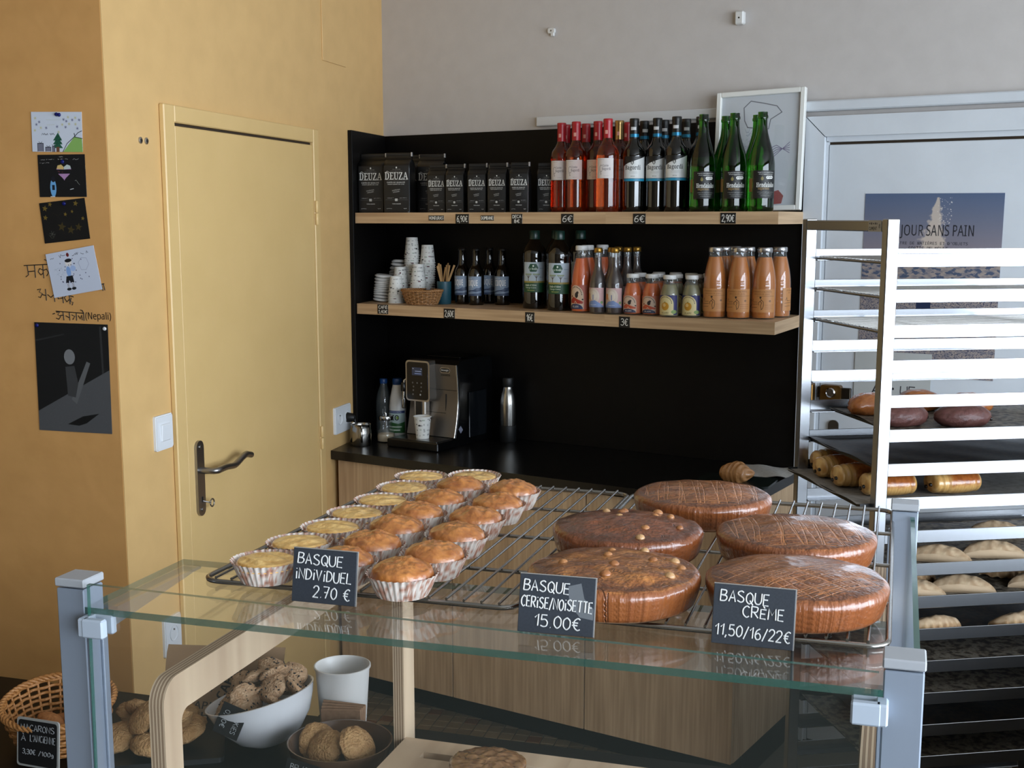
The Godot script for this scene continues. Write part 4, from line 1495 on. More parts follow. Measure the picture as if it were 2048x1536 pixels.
func shelf_top_goods() -> void:
	coffee_bags()
	# --- rosé
	var c := Canvas.new(self, 200, 180, Color(0.80, 0.77, 0.76))
	c.tiny(66, 14, 70, 5, Color(0.55, 0.5, 0.5), 2)
	for p in hand("C", 34, 60, 4):
		var q := PackedVector2Array()
		for a in p:
			q.append(Vector2(60 + a.x, 92 - a.y))
		c.line(q, 3.0, Color(0.16, 0.13, 0.16))
	c.text("Cuvée", 112, 66, 66, 22, Color(0.2, 0.17, 0.2), "serif")
	c.text("Bagordi", 122, 98, 96, 30, Color(0.16, 0.13, 0.16), "serif")
	c.line(PackedVector2Array([Vector2(46, 120), Vector2(60, 130), Vector2(58, 146), Vector2(68, 140)]), 2.5, Color(0.2, 0.16, 0.2))
	c.tiny(120, 160, 50, 6, Color(0.55, 0.5, 0.5), 3)
	var rose_label := printed("rose_label", c.tex(), 0.6)
	var wine := solid_glass("rose_wine", Color(0.80, 0.33, 0.14), 0.04, 0.03)
	var red := mat("red_capsule", Color(0.60, 0.08, 0.12), 0.35)
	var body := [Vector2(0, 0.006), Vector2(0.020, 0.003), Vector2(0.034, 0), Vector2(0.0365, 0.004), Vector2(0.037, 0.02), Vector2(0.037, 0.178)] + curved(V([0.0367, 0.186, 0.033, 0.203, 0.022, 0.219, 0.0155, 0.234, 0.0140, 0.25]), 3)
	var rose := bottle("wine_bottle", "", "bottle", "rosé wine bottles on the top shelf", body + [Vector2(0.0138, 0.285), Vector2(0, 0.286)], wine)
	part(rose, "capsule", MB.new().lathe(V([0.0148, 0.236, 0.0152, 0.238, 0.0148, 0.284, 0.0156, 0.287, 0.0156, 0.296, 0.0145, 0.2985, 0, 0.2985]), 18), red)
	wrap_label(rose, "paper_label", 0.0374, 0.108, 0.172, 0.82, rose_label, 0.15)
	part(rose, "capsule_crest", MB.new().lathe(V([0.0152, 0.250, 0.0151, 0.262]), 6, PI / 2.0 - 0.4, PI / 2.0 + 0.2), mat("capsule_print", Color(0.78, 0.55, 0.5), 0.5))
	var spots := [[0.932, 0.215], [1.003, 0.240], [1.072, 0.215], [1.152, 0.295], [0.905, 0.138], [0.985, 0.14], [1.135, 0.12]]
	for k in spots.size():
		var xf := at(Vector3(spots[k][0], SH1, spots[k][1]), [0.0, 0.1, -0.1, 0.05, 0.3, 0.0, -0.2][k])
		if k == 0:
			rose.transform = xf
		(rose if k == 0 else again(rose, "wine_bottle", xf)).set_meta("label", "red-capped rosé bottle, %s" % ["first of its front row beside the coffee bags", "second of its front row from the coffee bags", "third of its front row from the coffee bags", "pushed forward beside the dark wine bottles", "first of its back row beside the coffee bags", "second of its back row from the coffee bags", "at the back beside the dark wine bottles"][k])
	var golden := again(rose, "wine_bottle", at(Vector3(1.148, SH1, 0.207), 0.1), "rosé wine bottle with a bare gold neck among the red capsules")
	(golden.get_node("capsule") as MeshInstance3D).material_override = mat("gold_foil", Color(0.62, 0.50, 0.32), 0.3, 0.9)
	# --- dark wine, white label with a blue stripe
	c = Canvas.new(self, 260, 180, Color(0.012, 0.012, 0.014))
	c.poly(PackedVector2Array([Vector2(0, 70), Vector2(60, 48), Vector2(260, 0), Vector2(260, 158), Vector2(0, 158)]), Color(0.80, 0.81, 0.80))
	c.rect(0, 160, 260, 18, Color(0.10, 0.52, 0.66))
	c.text("Bagordi", 110, 84, 170, 42, Color(0.10, 0.10, 0.10), "serifb")
	c.poly(PackedVector2Array([Vector2(90, 34), Vector2(122, 30), Vector2(122, 50), Vector2(106, 62), Vector2(90, 50)]), Color(0.25, 0.25, 0.24))
	c.disc(106, 46, 9, 9, Color(0.70, 0.70, 0.68))
	for k in 2:
		c.tiny(115, 112 + k * 9, 90, 5, Color(0.58, 0.6, 0.6), 8 + k)
	c.text("RIOJA", 112, 144, 44, 9, Color(0.3, 0.3, 0.3), "serif")
	var dark_label := printed("dark_wine_label", c.tex(), 0.45)
	var dk := mat("dark_bottle_glass", Color(0.010, 0.014, 0.011), 0.05, 0.0, {"clearcoat_enabled": true, "clearcoat": 0.6, "clearcoat_roughness": 0.03})
	var dark := bottle("wine_bottle", "dark wine bottle with a slanted white label and blue stripe", "bottle", "dark wine bottles on the top shelf", body + [Vector2(0.0138, 0.286), Vector2(0, 0.287)], dk)
	part(dark, "capsule", MB.new().lathe(V([0.0149, 0.234, 0.0153, 0.236, 0.0149, 0.284, 0.0157, 0.287, 0.0157, 0.297, 0.0145, 0.2995, 0, 0.2995]), 18), mat("black_capsule", Color(0.02, 0.02, 0.022), 0.4))
	part(dark, "blue_band", MB.new().lathe(V([0.0156, 0.240, 0.0155, 0.250]), 18), mat("blue_foil", Color(0.10, 0.45, 0.60), 0.3, 0.4))
	part(dark, "white_emblem", MB.new().lathe(V([0.0155, 0.262, 0.0155, 0.272]), 8, PI / 2.0 - 0.5, PI / 2.0 + 0.7), mat("white_print", Color(0.75, 0.75, 0.75), 0.5))
	wrap_label(dark, "paper_label", 0.0374, 0.098, 0.178, 1.1, dark_label, 0.15)
	spots = [[1.222, 0.245], [1.294, 0.222], [1.373, 0.245], [1.436, 0.200], [1.204, 0.135], [1.279, 0.138], [1.358, 0.14]]
	for k in spots.size():
		var xf := at(Vector3(spots[k][0], SH1, spots[k][1]), 0.34 + [0.05, -0.1, 0.0, 0.1, 0.4, 0.2, 0.3][k])
		if k == 0:
			dark.transform = xf
		(dark if k == 0 else again(dark, "wine_bottle", xf)).set_meta("label", "dark wine bottle with a white label, %s in its %s row from the rosé bottles" % [ORD[k % 4], "front" if k < 4 else "back"])
	# --- green cider
	c = Canvas.new(self, 240, 210, Color(0.018, 0.022, 0.018))
	var wt := Color(0.82, 0.82, 0.80)
	c.tiny(130, 16, 170, 7, wt, 11)
	c.tiny(130, 30, 150, 7, wt, 12)
	c.disc(88, 62, 14, 14, Color(0.46, 0.42, 0.22)).rect(86, 40, 4, 12, Color(0.46, 0.42, 0.22))
	c.poly(PackedVector2Array([Vector2(132, 42), Vector2(196, 40), Vector2(206, 52), Vector2(196, 64), Vector2(134, 66), Vector2(124, 54)]), wt)
	c.text("5° 0,75 €", 166, 53, 60, 14, Color(0.05, 0.05, 0.05), "bold")
	c.text("Hendaiako", 126, 108, 188, 36, wt, "serifb")
	c.text("sagarnoa", 104, 140, 110, 22, Color(0.55, 0.44, 0.24), "serifb")
	for k in 3:
		c.tiny(130, 164 + k * 14, 170 - k * 30, 6, Color(0.6, 0.6, 0.58), 15 + k)
	var cider_label := printed("cider_label", c.tex(), 0.5)
	var gr := solid_glass("green_glass", Color(0.10, 0.38, 0.045), 0.0, 0.03)
	var cid := [Vector2(0, 0.008), Vector2(0.022, 0.004), Vector2(0.037, 0), Vector2(0.0405, 0.005), Vector2(0.041, 0.02), Vector2(0.041, 0.130)] + curved(V([0.0405, 0.145, 0.036, 0.175, 0.026, 0.208, 0.0175, 0.238, 0.0145, 0.262]), 3) + V([0.0140, 0.280, 0.0165, 0.281, 0.0170, 0.288, 0.0150, 0.291, 0.0150, 0.300, 0, 0.300])
	var cider := bottle("cider_bottle", "green cider bottle with a black label", "bottle", "green cider bottles on the top shelf", cid, gr)
	wrap_label(cider, "paper_label", 0.0415, 0.040, 0.124, 0.92, cider_label, 0.25)
	part(cider, "gold_swirl", MB.new().lathe(V([0.0415, 0.060, 0.0415, 0.100]), 5, PI / 2.0 + 0.75, PI / 2.0 + 1.1), mat("gold_print", Color(0.45, 0.34, 0.14), 0.5))
	spots = [[1.476, 0.268], [1.577, 0.262], [1.666, 0.258], [1.509, 0.168], [1.610, 0.158]]
	for k in spots.size():
		var xf := at(Vector3(spots[k][0], SH1, spots[k][1]), 0.36 + [0.0, -0.05, 0.1, 0.4, 1.2][k])
		if k == 0:
			cider.transform = xf
		(cider if k == 0 else again(cider, "cider_bottle", xf)).set_meta("label", "green cider bottle, %s in its %s row from the dark wine bottles" % [ORD[k % 3], "front" if k < 3 else "back"])


func bottle(called: String, label: String, category: String, group: String, prof: Array, m: Material, seg := 24) -> Node3D:
	var o := thing(called, label, category, Transform3D(), group)
	part(o, "glass_body", MB.new().lathe(prof, seg), m)
	return o


func coffee_bags() -> void:
	var c := Canvas.new(self, 240, 500, Color(0.022, 0.022, 0.024))
	var w := Color(0.78, 0.78, 0.76)
	c.disc(122, 22, 7, 10, w)
	c.tiny(120, 42, 70, 8, Color(0.55, 0.55, 0.54), 1)
	c.tiny(120, 60, 110, 7, Color(0.5, 0.5, 0.5), 2)
	c.text("DEUZA", 120, 112, 222, 78, w, "serifb")
	c.line(PackedVector2Array([Vector2(12, 76), Vector2(34, 60), Vector2(54, 76)]), 4.0, w)
	c.line(PackedVector2Array([Vector2(16, 154), Vector2(224, 154)]), 2.0, w)
	c.text("CAFÉS DE QUALITÉ", 116, 182, 172, 20, w, "bold")
	c.text("SAINT JEAN DE LUZ", 116, 204, 160, 12, w, "bold")
	c.poly(PackedVector2Array([Vector2(74, 262), Vector2(154, 246), Vector2(158, 286), Vector2(78, 302)]), Color(0.10, 0.10, 0.10))
	c.text("torréfaction", 116, 264, 76, 13, w, "serif", -0.19)
	c.text("artisanale", 118, 284, 62, 13, w, "serif", -0.19)
	c.line(PackedVector2Array([Vector2(14, 372), Vector2(226, 372)]), 1.5, Color(0.5, 0.5, 0.5))
	c.rect(104, 358, 26, 28, Color(0.66, 0.66, 0.64))
	c.tiny(60, 352, 60, 8, Color(0.6, 0.6, 0.6), 5)
	c.tiny(184, 352, 66, 8, Color(0.6, 0.6, 0.6), 6)
	c.text("TERRA MADRE", 118, 416, 84, 10, w, "bold")
	c.tiny(44, 468, 44, 10, Color(0.6, 0.6, 0.6), 7)
	c.tiny(200, 468, 26, 10, Color(0.7, 0.7, 0.7), 8)
	var pr := printed("coffee_bag_print", c.tex(), 0.42)
	var film := mat("coffee_bag_film", Color(0.022, 0.022, 0.025), 0.38)
	for kind in 2:
		var w2 := 0.096 if kind == 0 else 0.064
		var h := 0.205 if kind == 0 else 0.158
		var d := 0.080 if kind == 0 else 0.052
		var src: Node3D
		var spots := [[0.158, 0.262, 0.0], [0.282, 0.270, 0.02], [0.330, 0.130, 0.0], [0.205, 0.115, 0.0]] if kind == 0 else [[0.462, 0.28, 0.0], [0.541, 0.28, 0.0], [0.634, 0.28, 0.03], [0.719, 0.28, -0.03], [0.809, 0.282, 0.0], [0.868, 0.20, 0.04], [0.842, 0.11, 0.1], [0.575, 0.17, 0.0], [0.700, 0.18, 0.0], [0.470, 0.18, 0.0]]
		for k in spots.size():
			var xf := at(Vector3(spots[k][0], SH1, spots[k][1]), 0.36 + spots[k][2])
			var lab := ""
			if kind == 0:
				lab = "large black coffee bag %s" % ["in front against the black side panel", "in front beside the small coffee bags", "behind, next to the small coffee bags", "behind, against the black side panel"][k]
			else:
				lab = "small black coffee bag, %s" % ("%s in the front row from the large bags" % ORD[k] if k < 5 else ["beside the rosé bottles", "at the back beside the rosé bottles", "second in the back row from the large bags", "third in the back row from the large bags", "first in the back row from the large bags"][k - 5])
			if k > 0:
				again(src, "coffee_bag", xf, lab)
				continue
			src = thing("coffee_bag", lab, "coffee bag", xf, ("large" if kind == 0 else "small") + " black coffee bags")
			# gusseted pouch: a box that swells in the middle and closes in a folded crest
			var shape := func(a: float, b: float) -> Vector3:
				var t := a * 4.0
				var sx := 0.0
				var sz := 0.0
				if t < 1.0:
					sx = -1.0 + 2.0 * t
					sz = 1.0
				elif t < 2.0:
					sx = 1.0
					sz = 1.0 - 2.0 * (t - 1.0)
				elif t < 3.0:
					sx = 1.0 - 2.0 * (t - 2.0)
					sz = -1.0
				else:
					sx = -1.0
					sz = -1.0 + 2.0 * (t - 3.0)
				var close := smoothstep(0.84, 0.95, b)
				var gus := close * (1.0 - absf(sz)) * 0.3 if absf(sx) > 0.99 else 0.0
				var x := sx * (w2 / 2.0) * (1.0 + 0.03 * sin(b * PI)) * (1.0 - gus)
				var z := sz * (d / 2.0) * (1.0 - 0.93 * close) * (1.0 + 0.10 * sin(b * PI) * (1.0 - sx * sx))
				return Vector3(x, b * h, z)
			var mb := MB.new()
			mb.sheet(32, 16, shape, true)
			mb.box(Vector3(0, h + 0.004, 0), Vector3(w2 * 1.02, 0.012, 0.008), 0.002)
			part(src, "pouch", mb, film)
			var fr := MB.new()
			var front := func(a: float, b: float) -> Vector3: return shape.call(0.006 + a * 0.238, 0.02 + b * 0.80) + Vector3(0, 0, 0.0009)
			fr.sheet(8, 12, front)
			part(src, "front_print", fr, pr)
			part(src, "closing_clip", bx(Vector3(0.005, 0.015, 0.012), 0.001, Vector3(w2 * 0.49, h + 0.004, 0)), mat("clip_tin", Color(0.72, 0.72, 0.72), 0.3, 0.6))


func shelf_low_goods() -> void:
	# --- cup lids
	var wl := mat("lid_plastic", Color(0.80, 0.80, 0.79), 0.4)
	var lid := MB.new().lathe(V([0, 0.0, 0.030, 0.0, 0.0335, 0.0012, 0.0345, 0.004, 0.0330, 0.0065, 0.0300, 0.0075, 0.0285, 0.0095, 0, 0.0095]), 22).mesh()
	for k in 10:
		var o := thing("cup_lid", "white cup lid, %s from the shelf in the leaning stack" % ORD[k], "lid", lean(Vector3(0.148 + k * 0.0012, SH2 + 0.0005 + k * 0.0098, 0.215), Vector3(0, k * 0.7, -0.12)), "white cup lids in the front stack")
		o.position += Vector3(0, 0.004, 0)
		part(o, "lid_shell", lid, wl)
	for k in 4:
		var o := thing("cup_lid", "white cup lid, %s from the bottom of the slipped top of the back pile" % ORD[k], "lid", lean(Vector3(0.150 + k * 0.004, SH2 + 0.112 + k * 0.0105, 0.115), Vector3(0.1, k * 0.9, 0.22 - 0.1 * k)), "white cup lids in the back stack")
		part(o, "lid_shell", lid, wl)
	var holder := thing("cup_lid", "upright pile of white cup lids under the slipped ones", "lid", at(Vector3(0.150, SH2, 0.115)), "white cup lids in the back stack")
	for k in 11:
		part(holder, "lid_shell", lid, wl, Transform3D(Basis(), Vector3(0, k * 0.0098, 0)))

	# --- paper cups, each in its nested stack
	var cupt := cup_print()
	var cm := printed("cup_print", cupt, 0.55)
	var inside := mat("cup_paper", Color(0.82, 0.82, 0.80), 0.6)
	var cup_out := MB.new().lathe(V([0.0215, 0.0, 0.0285, 0.066]), 24).mesh()
	var cup_in := MB.new().lathe(V([0.0, 0.006, 0.0205, 0.006, 0.0212, 0.0, 0.0214, 0.0]) , 24).lathe(V([0.0285, 0.066, 0.0300, 0.0655, 0.0306, 0.067, 0.0300, 0.0685, 0.0282, 0.068, 0.0206, 0.0055]), 24).mesh()
	for s in [["front", 0.242, 0.250, 6, 0.0062, "short front stack"], ["tall", 0.231, 0.140, 22, 0.0082, "tallest stack"], ["second", 0.296, 0.128, 18, 0.0085, "second tallest stack"], ["middle", 0.216, 0.190, 10, 0.0070, "middle stack"], ["basket", 0.303, 0.195, 11, 0.0075, "stack behind the wicker basket"]]:
		for k in s[3]:
			var o := thing("paper_cup", "printed paper cup, %s from the shelf in the %s" % [ORD[k], s[5]], "cup", lean(Vector3(s[1] + k * 0.0003, SH2 + 0.0685 + k * s[4], s[2]), Vector3(PI, k * 1.3 + s[1] * 40.0, 0)), "paper cups in the %s" % s[5])
			part(o, "printed_wall", cup_out, cm)
			part(o, "cup_inside", cup_in, inside)

	# --- wicker basket with black lids
	var wb := thing("wicker_basket", "small oval wicker basket in front of the paper cups", "basket", at(Vector3(0.378, SH2, 0.270), 0.15))
	weave(wb, 0.058, 0.040, 0.079, 0.052, 0.052, 26, 8, 0.0026, Color(0.60, 0.42, 0.24))
	for k in 3:
		var o := thing("sugar_stick", "black paper stick lying in the small wicker basket", "sugar stick", lean(Vector3(0.365 + 0.02 * k, SH2 + 0.047 + 0.004 * k, 0.262 + 0.012 * k), Vector3(0.05, 0.5 - 0.6 * k, 0.12)), "black sticks in the wicker basket")
		part(o, "wrapper", MB.new().prism(rounded(0.095, 0.020, 0.004), -0.002, 0.002, true), mat("black_paper", Color(0.025, 0.025, 0.03), 0.45), Transform3D(Basis(Vector3.RIGHT, -PI / 2.0), Vector3.ZERO))

	# --- teal beaker of wooden stirrers
	var tb := thing("stirrer_beaker", "teal beaker for wooden stirrers on the lower shelf", "beaker", at(Vector3(0.424, SH2, 0.195)))
	part(tb, "beaker_wall", MB.new().lathe(V([0, 0.003, 0.0235, 0.0, 0.0255, 0.003, 0.0265, 0.082, 0.0255, 0.083, 0.0245, 0.080, 0.0235, 0.006, 0, 0.006]), 24), mat("teal_plastic", Color(0.10, 0.27, 0.32), 0.45))
	for k in 9:
		var a := rng.randf_range(-0.32, 0.30) if k < 7 else 0.36
		var b := rng.randf_range(-0.18, 0.18)
		var o := thing("wooden_stirrer", "flat wooden coffee stirrer standing in the teal beaker", "stirrer", lean(Vector3(0.424 - a * 0.045, SH2 + 0.008, 0.195 + b * 0.05), Vector3(b, rng.randf_range(-0.5, 0.5), -a)), "wooden stirrers in the teal beaker")
		part(o, "stick", bx(Vector3(0.0075, 0.138 + 0.01 * sin(k * 2.0), 0.0016), 0.0005, Vector3(0, 0.069, 0)), mat("stirrer_wood", Color(0.66, 0.52, 0.34), 0.6))

	# --- beer
	var c := Canvas.new(self, 200, 220, Color(0.50, 0.57, 0.66))
	c.tiny(60, 24, 60, 10, Color(0.85, 0.86, 0.88), 4)
	c.text("CUQUE", 94, 82, 128, 84, Color(0.86, 0.86, 0.86), "bold")
	c.poly(PackedVector2Array([Vector2(0, 180), Vector2(60, 158), Vector2(130, 150), Vector2(200, 120), Vector2(200, 220), Vector2(0, 220)]), Color(0.20, 0.27, 0.38))
	c.poly(PackedVector2Array([Vector2(0, 190), Vector2(90, 168), Vector2(150, 176), Vector2(200, 160), Vector2(200, 186), Vector2(0, 206)]), Color(0.46, 0.53, 0.62))
	c.poly(PackedVector2Array([Vector2(110, 150), Vector2(150, 128), Vector2(190, 136), Vector2(196, 150)]), Color(0.26, 0.33, 0.44))
	var brown := mat("brown_bottle_glass", Color(0.016, 0.011, 0.008), 0.05, 0.0, {"clearcoat_enabled": true, "clearcoat": 0.6, "clearcoat_roughness": 0.03})
	var beer := bottle("beer_bottle", "dark longneck beer bottle with a blue-grey label", "bottle", "beer bottles on the lower shelf", V([0, 0.004, 0.018, 0.002, 0.026, 0, 0.0285, 0.003, 0.029, 0.012, 0.029, 0.108]) + curved(V([0.0285, 0.115, 0.024, 0.130, 0.0165, 0.144, 0.0135, 0.165]), 3) + V([0.0125, 0.196, 0.0135, 0.198, 0, 0.199]), brown)
	wrap_label(beer, "paper_label", 0.0293, 0.034, 0.104, 1.15, printed("beer_label", c.tex(), 0.5), 0.1)
	part(beer, "crown_cap", MB.new().lathe(V([0.0145, 0.196, 0.0155, 0.197, 0.0145, 0.203, 0.012, 0.2055, 0, 0.206]), 20), mat("black_cap", Color(0.03, 0.03, 0.03), 0.35))
	var spots := [[0.482, 0.160], [0.553, 0.175], [0.545, 0.075], [0.632, 0.122]]
	for k in spots.size():
		var xf := at(Vector3(spots[k][0], SH2, spots[k][1]), [-0.1, 0.0, 0.2, 0.25][k])
		if k == 0:
			beer.transform = xf
		(beer if k == 0 else again(beer, "beer_bottle", xf)).set_meta("label", "dark beer bottle with a blue-grey label, %s" % ["first in line from the stirrers", "second in line from the stirrers", "standing behind the others", "nearest the olive oil"][k])

	# --- olive oil
	c = Canvas.new(self, 220, 240, Color(0.66, 0.71, 0.75))
	c.poly(PackedVector2Array([Vector2(70, 14), Vector2(128, 14), Vector2(146, 44), Vector2(128, 76), Vector2(70, 76), Vector2(52, 44)]), Color(0.06, 0.26, 0.17))
	c.text("Le Moulin", 99, 52, 76, 18, Color(0.85, 0.86, 0.82), "serifb")
	c.disc(99, 30, 8, 8, Color(0.85, 0.86, 0.82))
	for x in [52, 128]:
		c.rect(x - 3, 118, 6, 36, Color(0.24, 0.19, 0.13))
		for k in 5:
			c.line(PackedVector2Array([Vector2(x, 128), Vector2(x - 24 + k * 12, 98 - 6 * (k % 2))]), 3.0, Color(0.24, 0.19, 0.13))
			c.disc(x - 24 + k * 12, 96, 9, 6, Color(0.52, 0.58, 0.46))
	c.rect(0, 150, 220, 14, Color(0.58, 0.52, 0.26))
	c.rect(0, 164, 220, 76, Color(0.07, 0.26, 0.14))
	c.text("Huile d'Olive", 74, 182, 110, 16, Color(0.85, 0.85, 0.8), "serifb")
	c.text("Vierge Extra", 74, 204, 104, 15, Color(0.85, 0.85, 0.8), "serifb")
	c.text("Biologique", 78, 224, 70, 12, Color(0.74, 0.70, 0.40), "serifb")
	c.tiny(184, 50, 50, 8, Color(0.4, 0.5, 0.6), 3)
	c.tiny(180, 120, 40, 8, Color(0.4, 0.45, 0.5), 4)
	var oil := bottle("oil_bottle", "large dark olive oil bottle with a white and green label", "bottle", "olive oil bottles on the lower shelf", V([0, 0.004, 0.032, 0.0, 0.0405, 0.003, 0.042, 0.012, 0.042, 0.070, 0.0412, 0.074, 0.042, 0.078, 0.042, 0.165, 0.0412, 0.169, 0.042, 0.173, 0.042, 0.190]) + curved(V([0.041, 0.198, 0.033, 0.215, 0.022, 0.231, 0.0165, 0.242]), 3) + V([0.0160, 0.250, 0, 0.250]), brown, 28)
	part(oil, "screw_cap", MB.new().lathe(V([0.0175, 0.240, 0.0182, 0.242, 0.0180, 0.268, 0.0165, 0.270, 0, 0.270]), 20), mat("dark_green_cap", Color(0.04, 0.17, 0.14), 0.35))
	wrap_label(oil, "paper_label", 0.0425, 0.058, 0.162, 0.98, printed("oil_label", c.tex(), 0.5), 0.1)
	spots = [[0.826, 0.215], [0.950, 0.257], [0.838, 0.085], [0.950, 0.110]]
	for k in spots.size():
		var xf := at(Vector3(spots[k][0], SH2, spots[k][1]), 0.38 + [0.05, 0.0, 0.3, 0.2][k])
		if k == 0:
			oil.transform = xf
		(oil if k == 0 else again(oil, "oil_bottle", xf)).set_meta("label", "large dark olive oil bottle %s" % ["in front beside the beer", "in front beside the orange juice", "behind, on the beer side", "behind, on the juice side"][k])

	# --- juices
	var clear := glass_mat("bottle_clear", Color(0.9, 0.95, 0.95), 0.03)
	var white_cap := mat("white_cap", Color(0.80, 0.80, 0.79), 0.4)
	var tall := V([0, 0.003, 0.030, 0, 0.0335, 0.003, 0.0345, 0.012, 0.0345, 0.092]) + curved(V([0.0342, 0.105, 0.0305, 0.135, 0.0235, 0.168, 0.0190, 0.190]), 3) + V([0.0186, 0.206])
	var small := V([0, 0.003, 0.026, 0, 0.0295, 0.003, 0.0305, 0.010, 0.0305, 0.066]) + curved(V([0.0300, 0.074, 0.0255, 0.092, 0.0200, 0.106, 0.0190, 0.114]), 3) + V([0.0188, 0.121])
	var slim := V([0, 0.003, 0.024, 0, 0.0275, 0.003, 0.0285, 0.010, 0.0285, 0.088]) + curved(V([0.0282, 0.098, 0.0240, 0.120, 0.0150, 0.145, 0.0125, 0.170]), 3) + V([0.0122, 0.205])
	juice("juice_bottle", "large orange juice bottle with a white cap", "orange juice bottles with white caps", tall, 0.0345, 0.180, Color(0.76, 0.32, 0.0), white_cap, 0.0205, 0.206, 0.016, label_round(Color(0.80, 0.70, 0.60), Color(0.62, 0.18, 0.12), Color(0.16, 0.20, 0.34), "OLATU"), 0.012, 0.092, 1.1, [[1.052, 0.283, -0.3], [1.030, 0.203, 0.2], [1.045, 0.125, 0.5]])
	juice("juice_bottle", "small orange juice bottle", "small orange juice bottles", small, 0.0305, 0.103, Color(0.72, 0.32, 0.0), white_cap, 0.0205, 0.120, 0.013, label_round(Color(0.76, 0.66, 0.58), Color(0.70, 0.30, 0.18), Color(0.14, 0.18, 0.30), "OLATU"), 0.008, 0.064, 1.2, [[1.247, 0.288, -0.2], [1.312, 0.280, -0.15], [1.232, 0.205, 0.3], [1.297, 0.205, 0.2], [1.262, 0.125, 0.2], [1.324, 0.125, 0.0]])
	juice("juice_bottle", "small pale lemonade bottle", "small lemonade bottles", small, 0.0305, 0.103, Color(0.44, 0.42, 0.30), white_cap, 0.0205, 0.120, 0.013, label_round(Color(0.78, 0.72, 0.52), Color(0.70, 0.50, 0.12), Color(0.10, 0.10, 0.34), "OLATU", true), 0.008, 0.070, 1.2, [[1.392, 0.315, -0.2], [1.458, 0.290, -0.15], [1.378, 0.235, 0.3], [1.440, 0.215, 0.2], [1.390, 0.145, 0.1], [1.452, 0.140, 0.2]])
	c = label_canvas_syrup()
	juice("syrup_bottle", "slim amber syrup bottle with a gold cap", "syrup bottles with gold caps", slim, 0.0285, 0.185, Color(0.15, 0.055, 0.02), mat("gold_cap", Color(0.58, 0.44, 0.18), 0.3, 0.8), 0.0138, 0.200, 0.016, printed("syrup_label", c.tex(), 0.55), 0.022, 0.086, 1.2, [[1.128, 0.308, -0.3], [1.188, 0.303, -0.1], [1.140, 0.235, 0.1], [1.168, 0.176, 0.3], [1.110, 0.130, 0.2], [1.172, 0.114, 0.0]], 0.85)
	c = Canvas.new(self, 260, 220, Color(0.72, 0.50, 0.29))
	var ink := Color(0.13, 0.08, 0.05)
	c.text("POMMES EN PAYS", 130, 24, 180, 15, Color(0.42, 0.24, 0.10), "sans")
	c.text("BASQUE JUS", 130, 48, 140, 14, Color(0.42, 0.24, 0.10), "sans")
	c.line(PackedVector2Array([Vector2(88, 66), Vector2(250, 66)]), 1.5, ink)
	c.line(PackedVector2Array([Vector2(30, 120), Vector2(44, 92), Vector2(48, 124), Vector2(92, 122)]), 3.0, ink)
	c.line(PackedVector2Array([Vector2(20, 146), Vector2(96, 142)]), 3.0, ink)
	c.line(PackedVector2Array([Vector2(24, 176), Vector2(90, 172)]), 3.0, ink)
	for p in ["118,84 132,104 118,116 134,128 124,156 132,190", "132,104 148,120 150,150 142,184 128,194", "118,116 104,128 108,150"]:
		var q := PackedVector2Array()
		for w in p.split(" "):
			var xy: PackedStringArray = w.split(",")
			q.append(Vector2(xy[0].to_float(), xy[1].to_float()))
		c.line(q, 4.0, ink)
	c.disc(122, 78, 9, 8, ink)
	c.disc(206, 112, 9, 8, ink).disc(206, 112, 4, 4, Color(0.72, 0.50, 0.29))
	for k in 3:
		c.tiny(200, 150 + k * 18, 80, 6, Color(0.46, 0.28, 0.14), 30 + k)
	juice("cider_juice_bottle", "tall apple juice bottle with a silver cap", "tall apple juice bottles", V([0, 0.003, 0.032, 0, 0.0360, 0.003, 0.0370, 0.012, 0.0370, 0.100]) + curved(V([0.0368, 0.112, 0.0335, 0.142, 0.0270, 0.174, 0.0215, 0.194]), 3) + V([0.0210, 0.210]), 0.0370, 0.192, Color(0.66, 0.375, 0.03), mat("silver_cap", Color(0.72, 0.72, 0.72), 0.25, 0.9), 0.0225, 0.207, 0.015, printed("apple_label", c.tex(), 0.5), 0.022, 0.094, 1.25, [[1.529, 0.272, -0.1], [1.606, 0.262, -0.1], [1.677, 0.232, -0.15], [1.520, 0.185, 0.3], [1.598, 0.175, 0.3], [1.690, 0.135, 1.6], [1.522, 0.098, 0.2]])


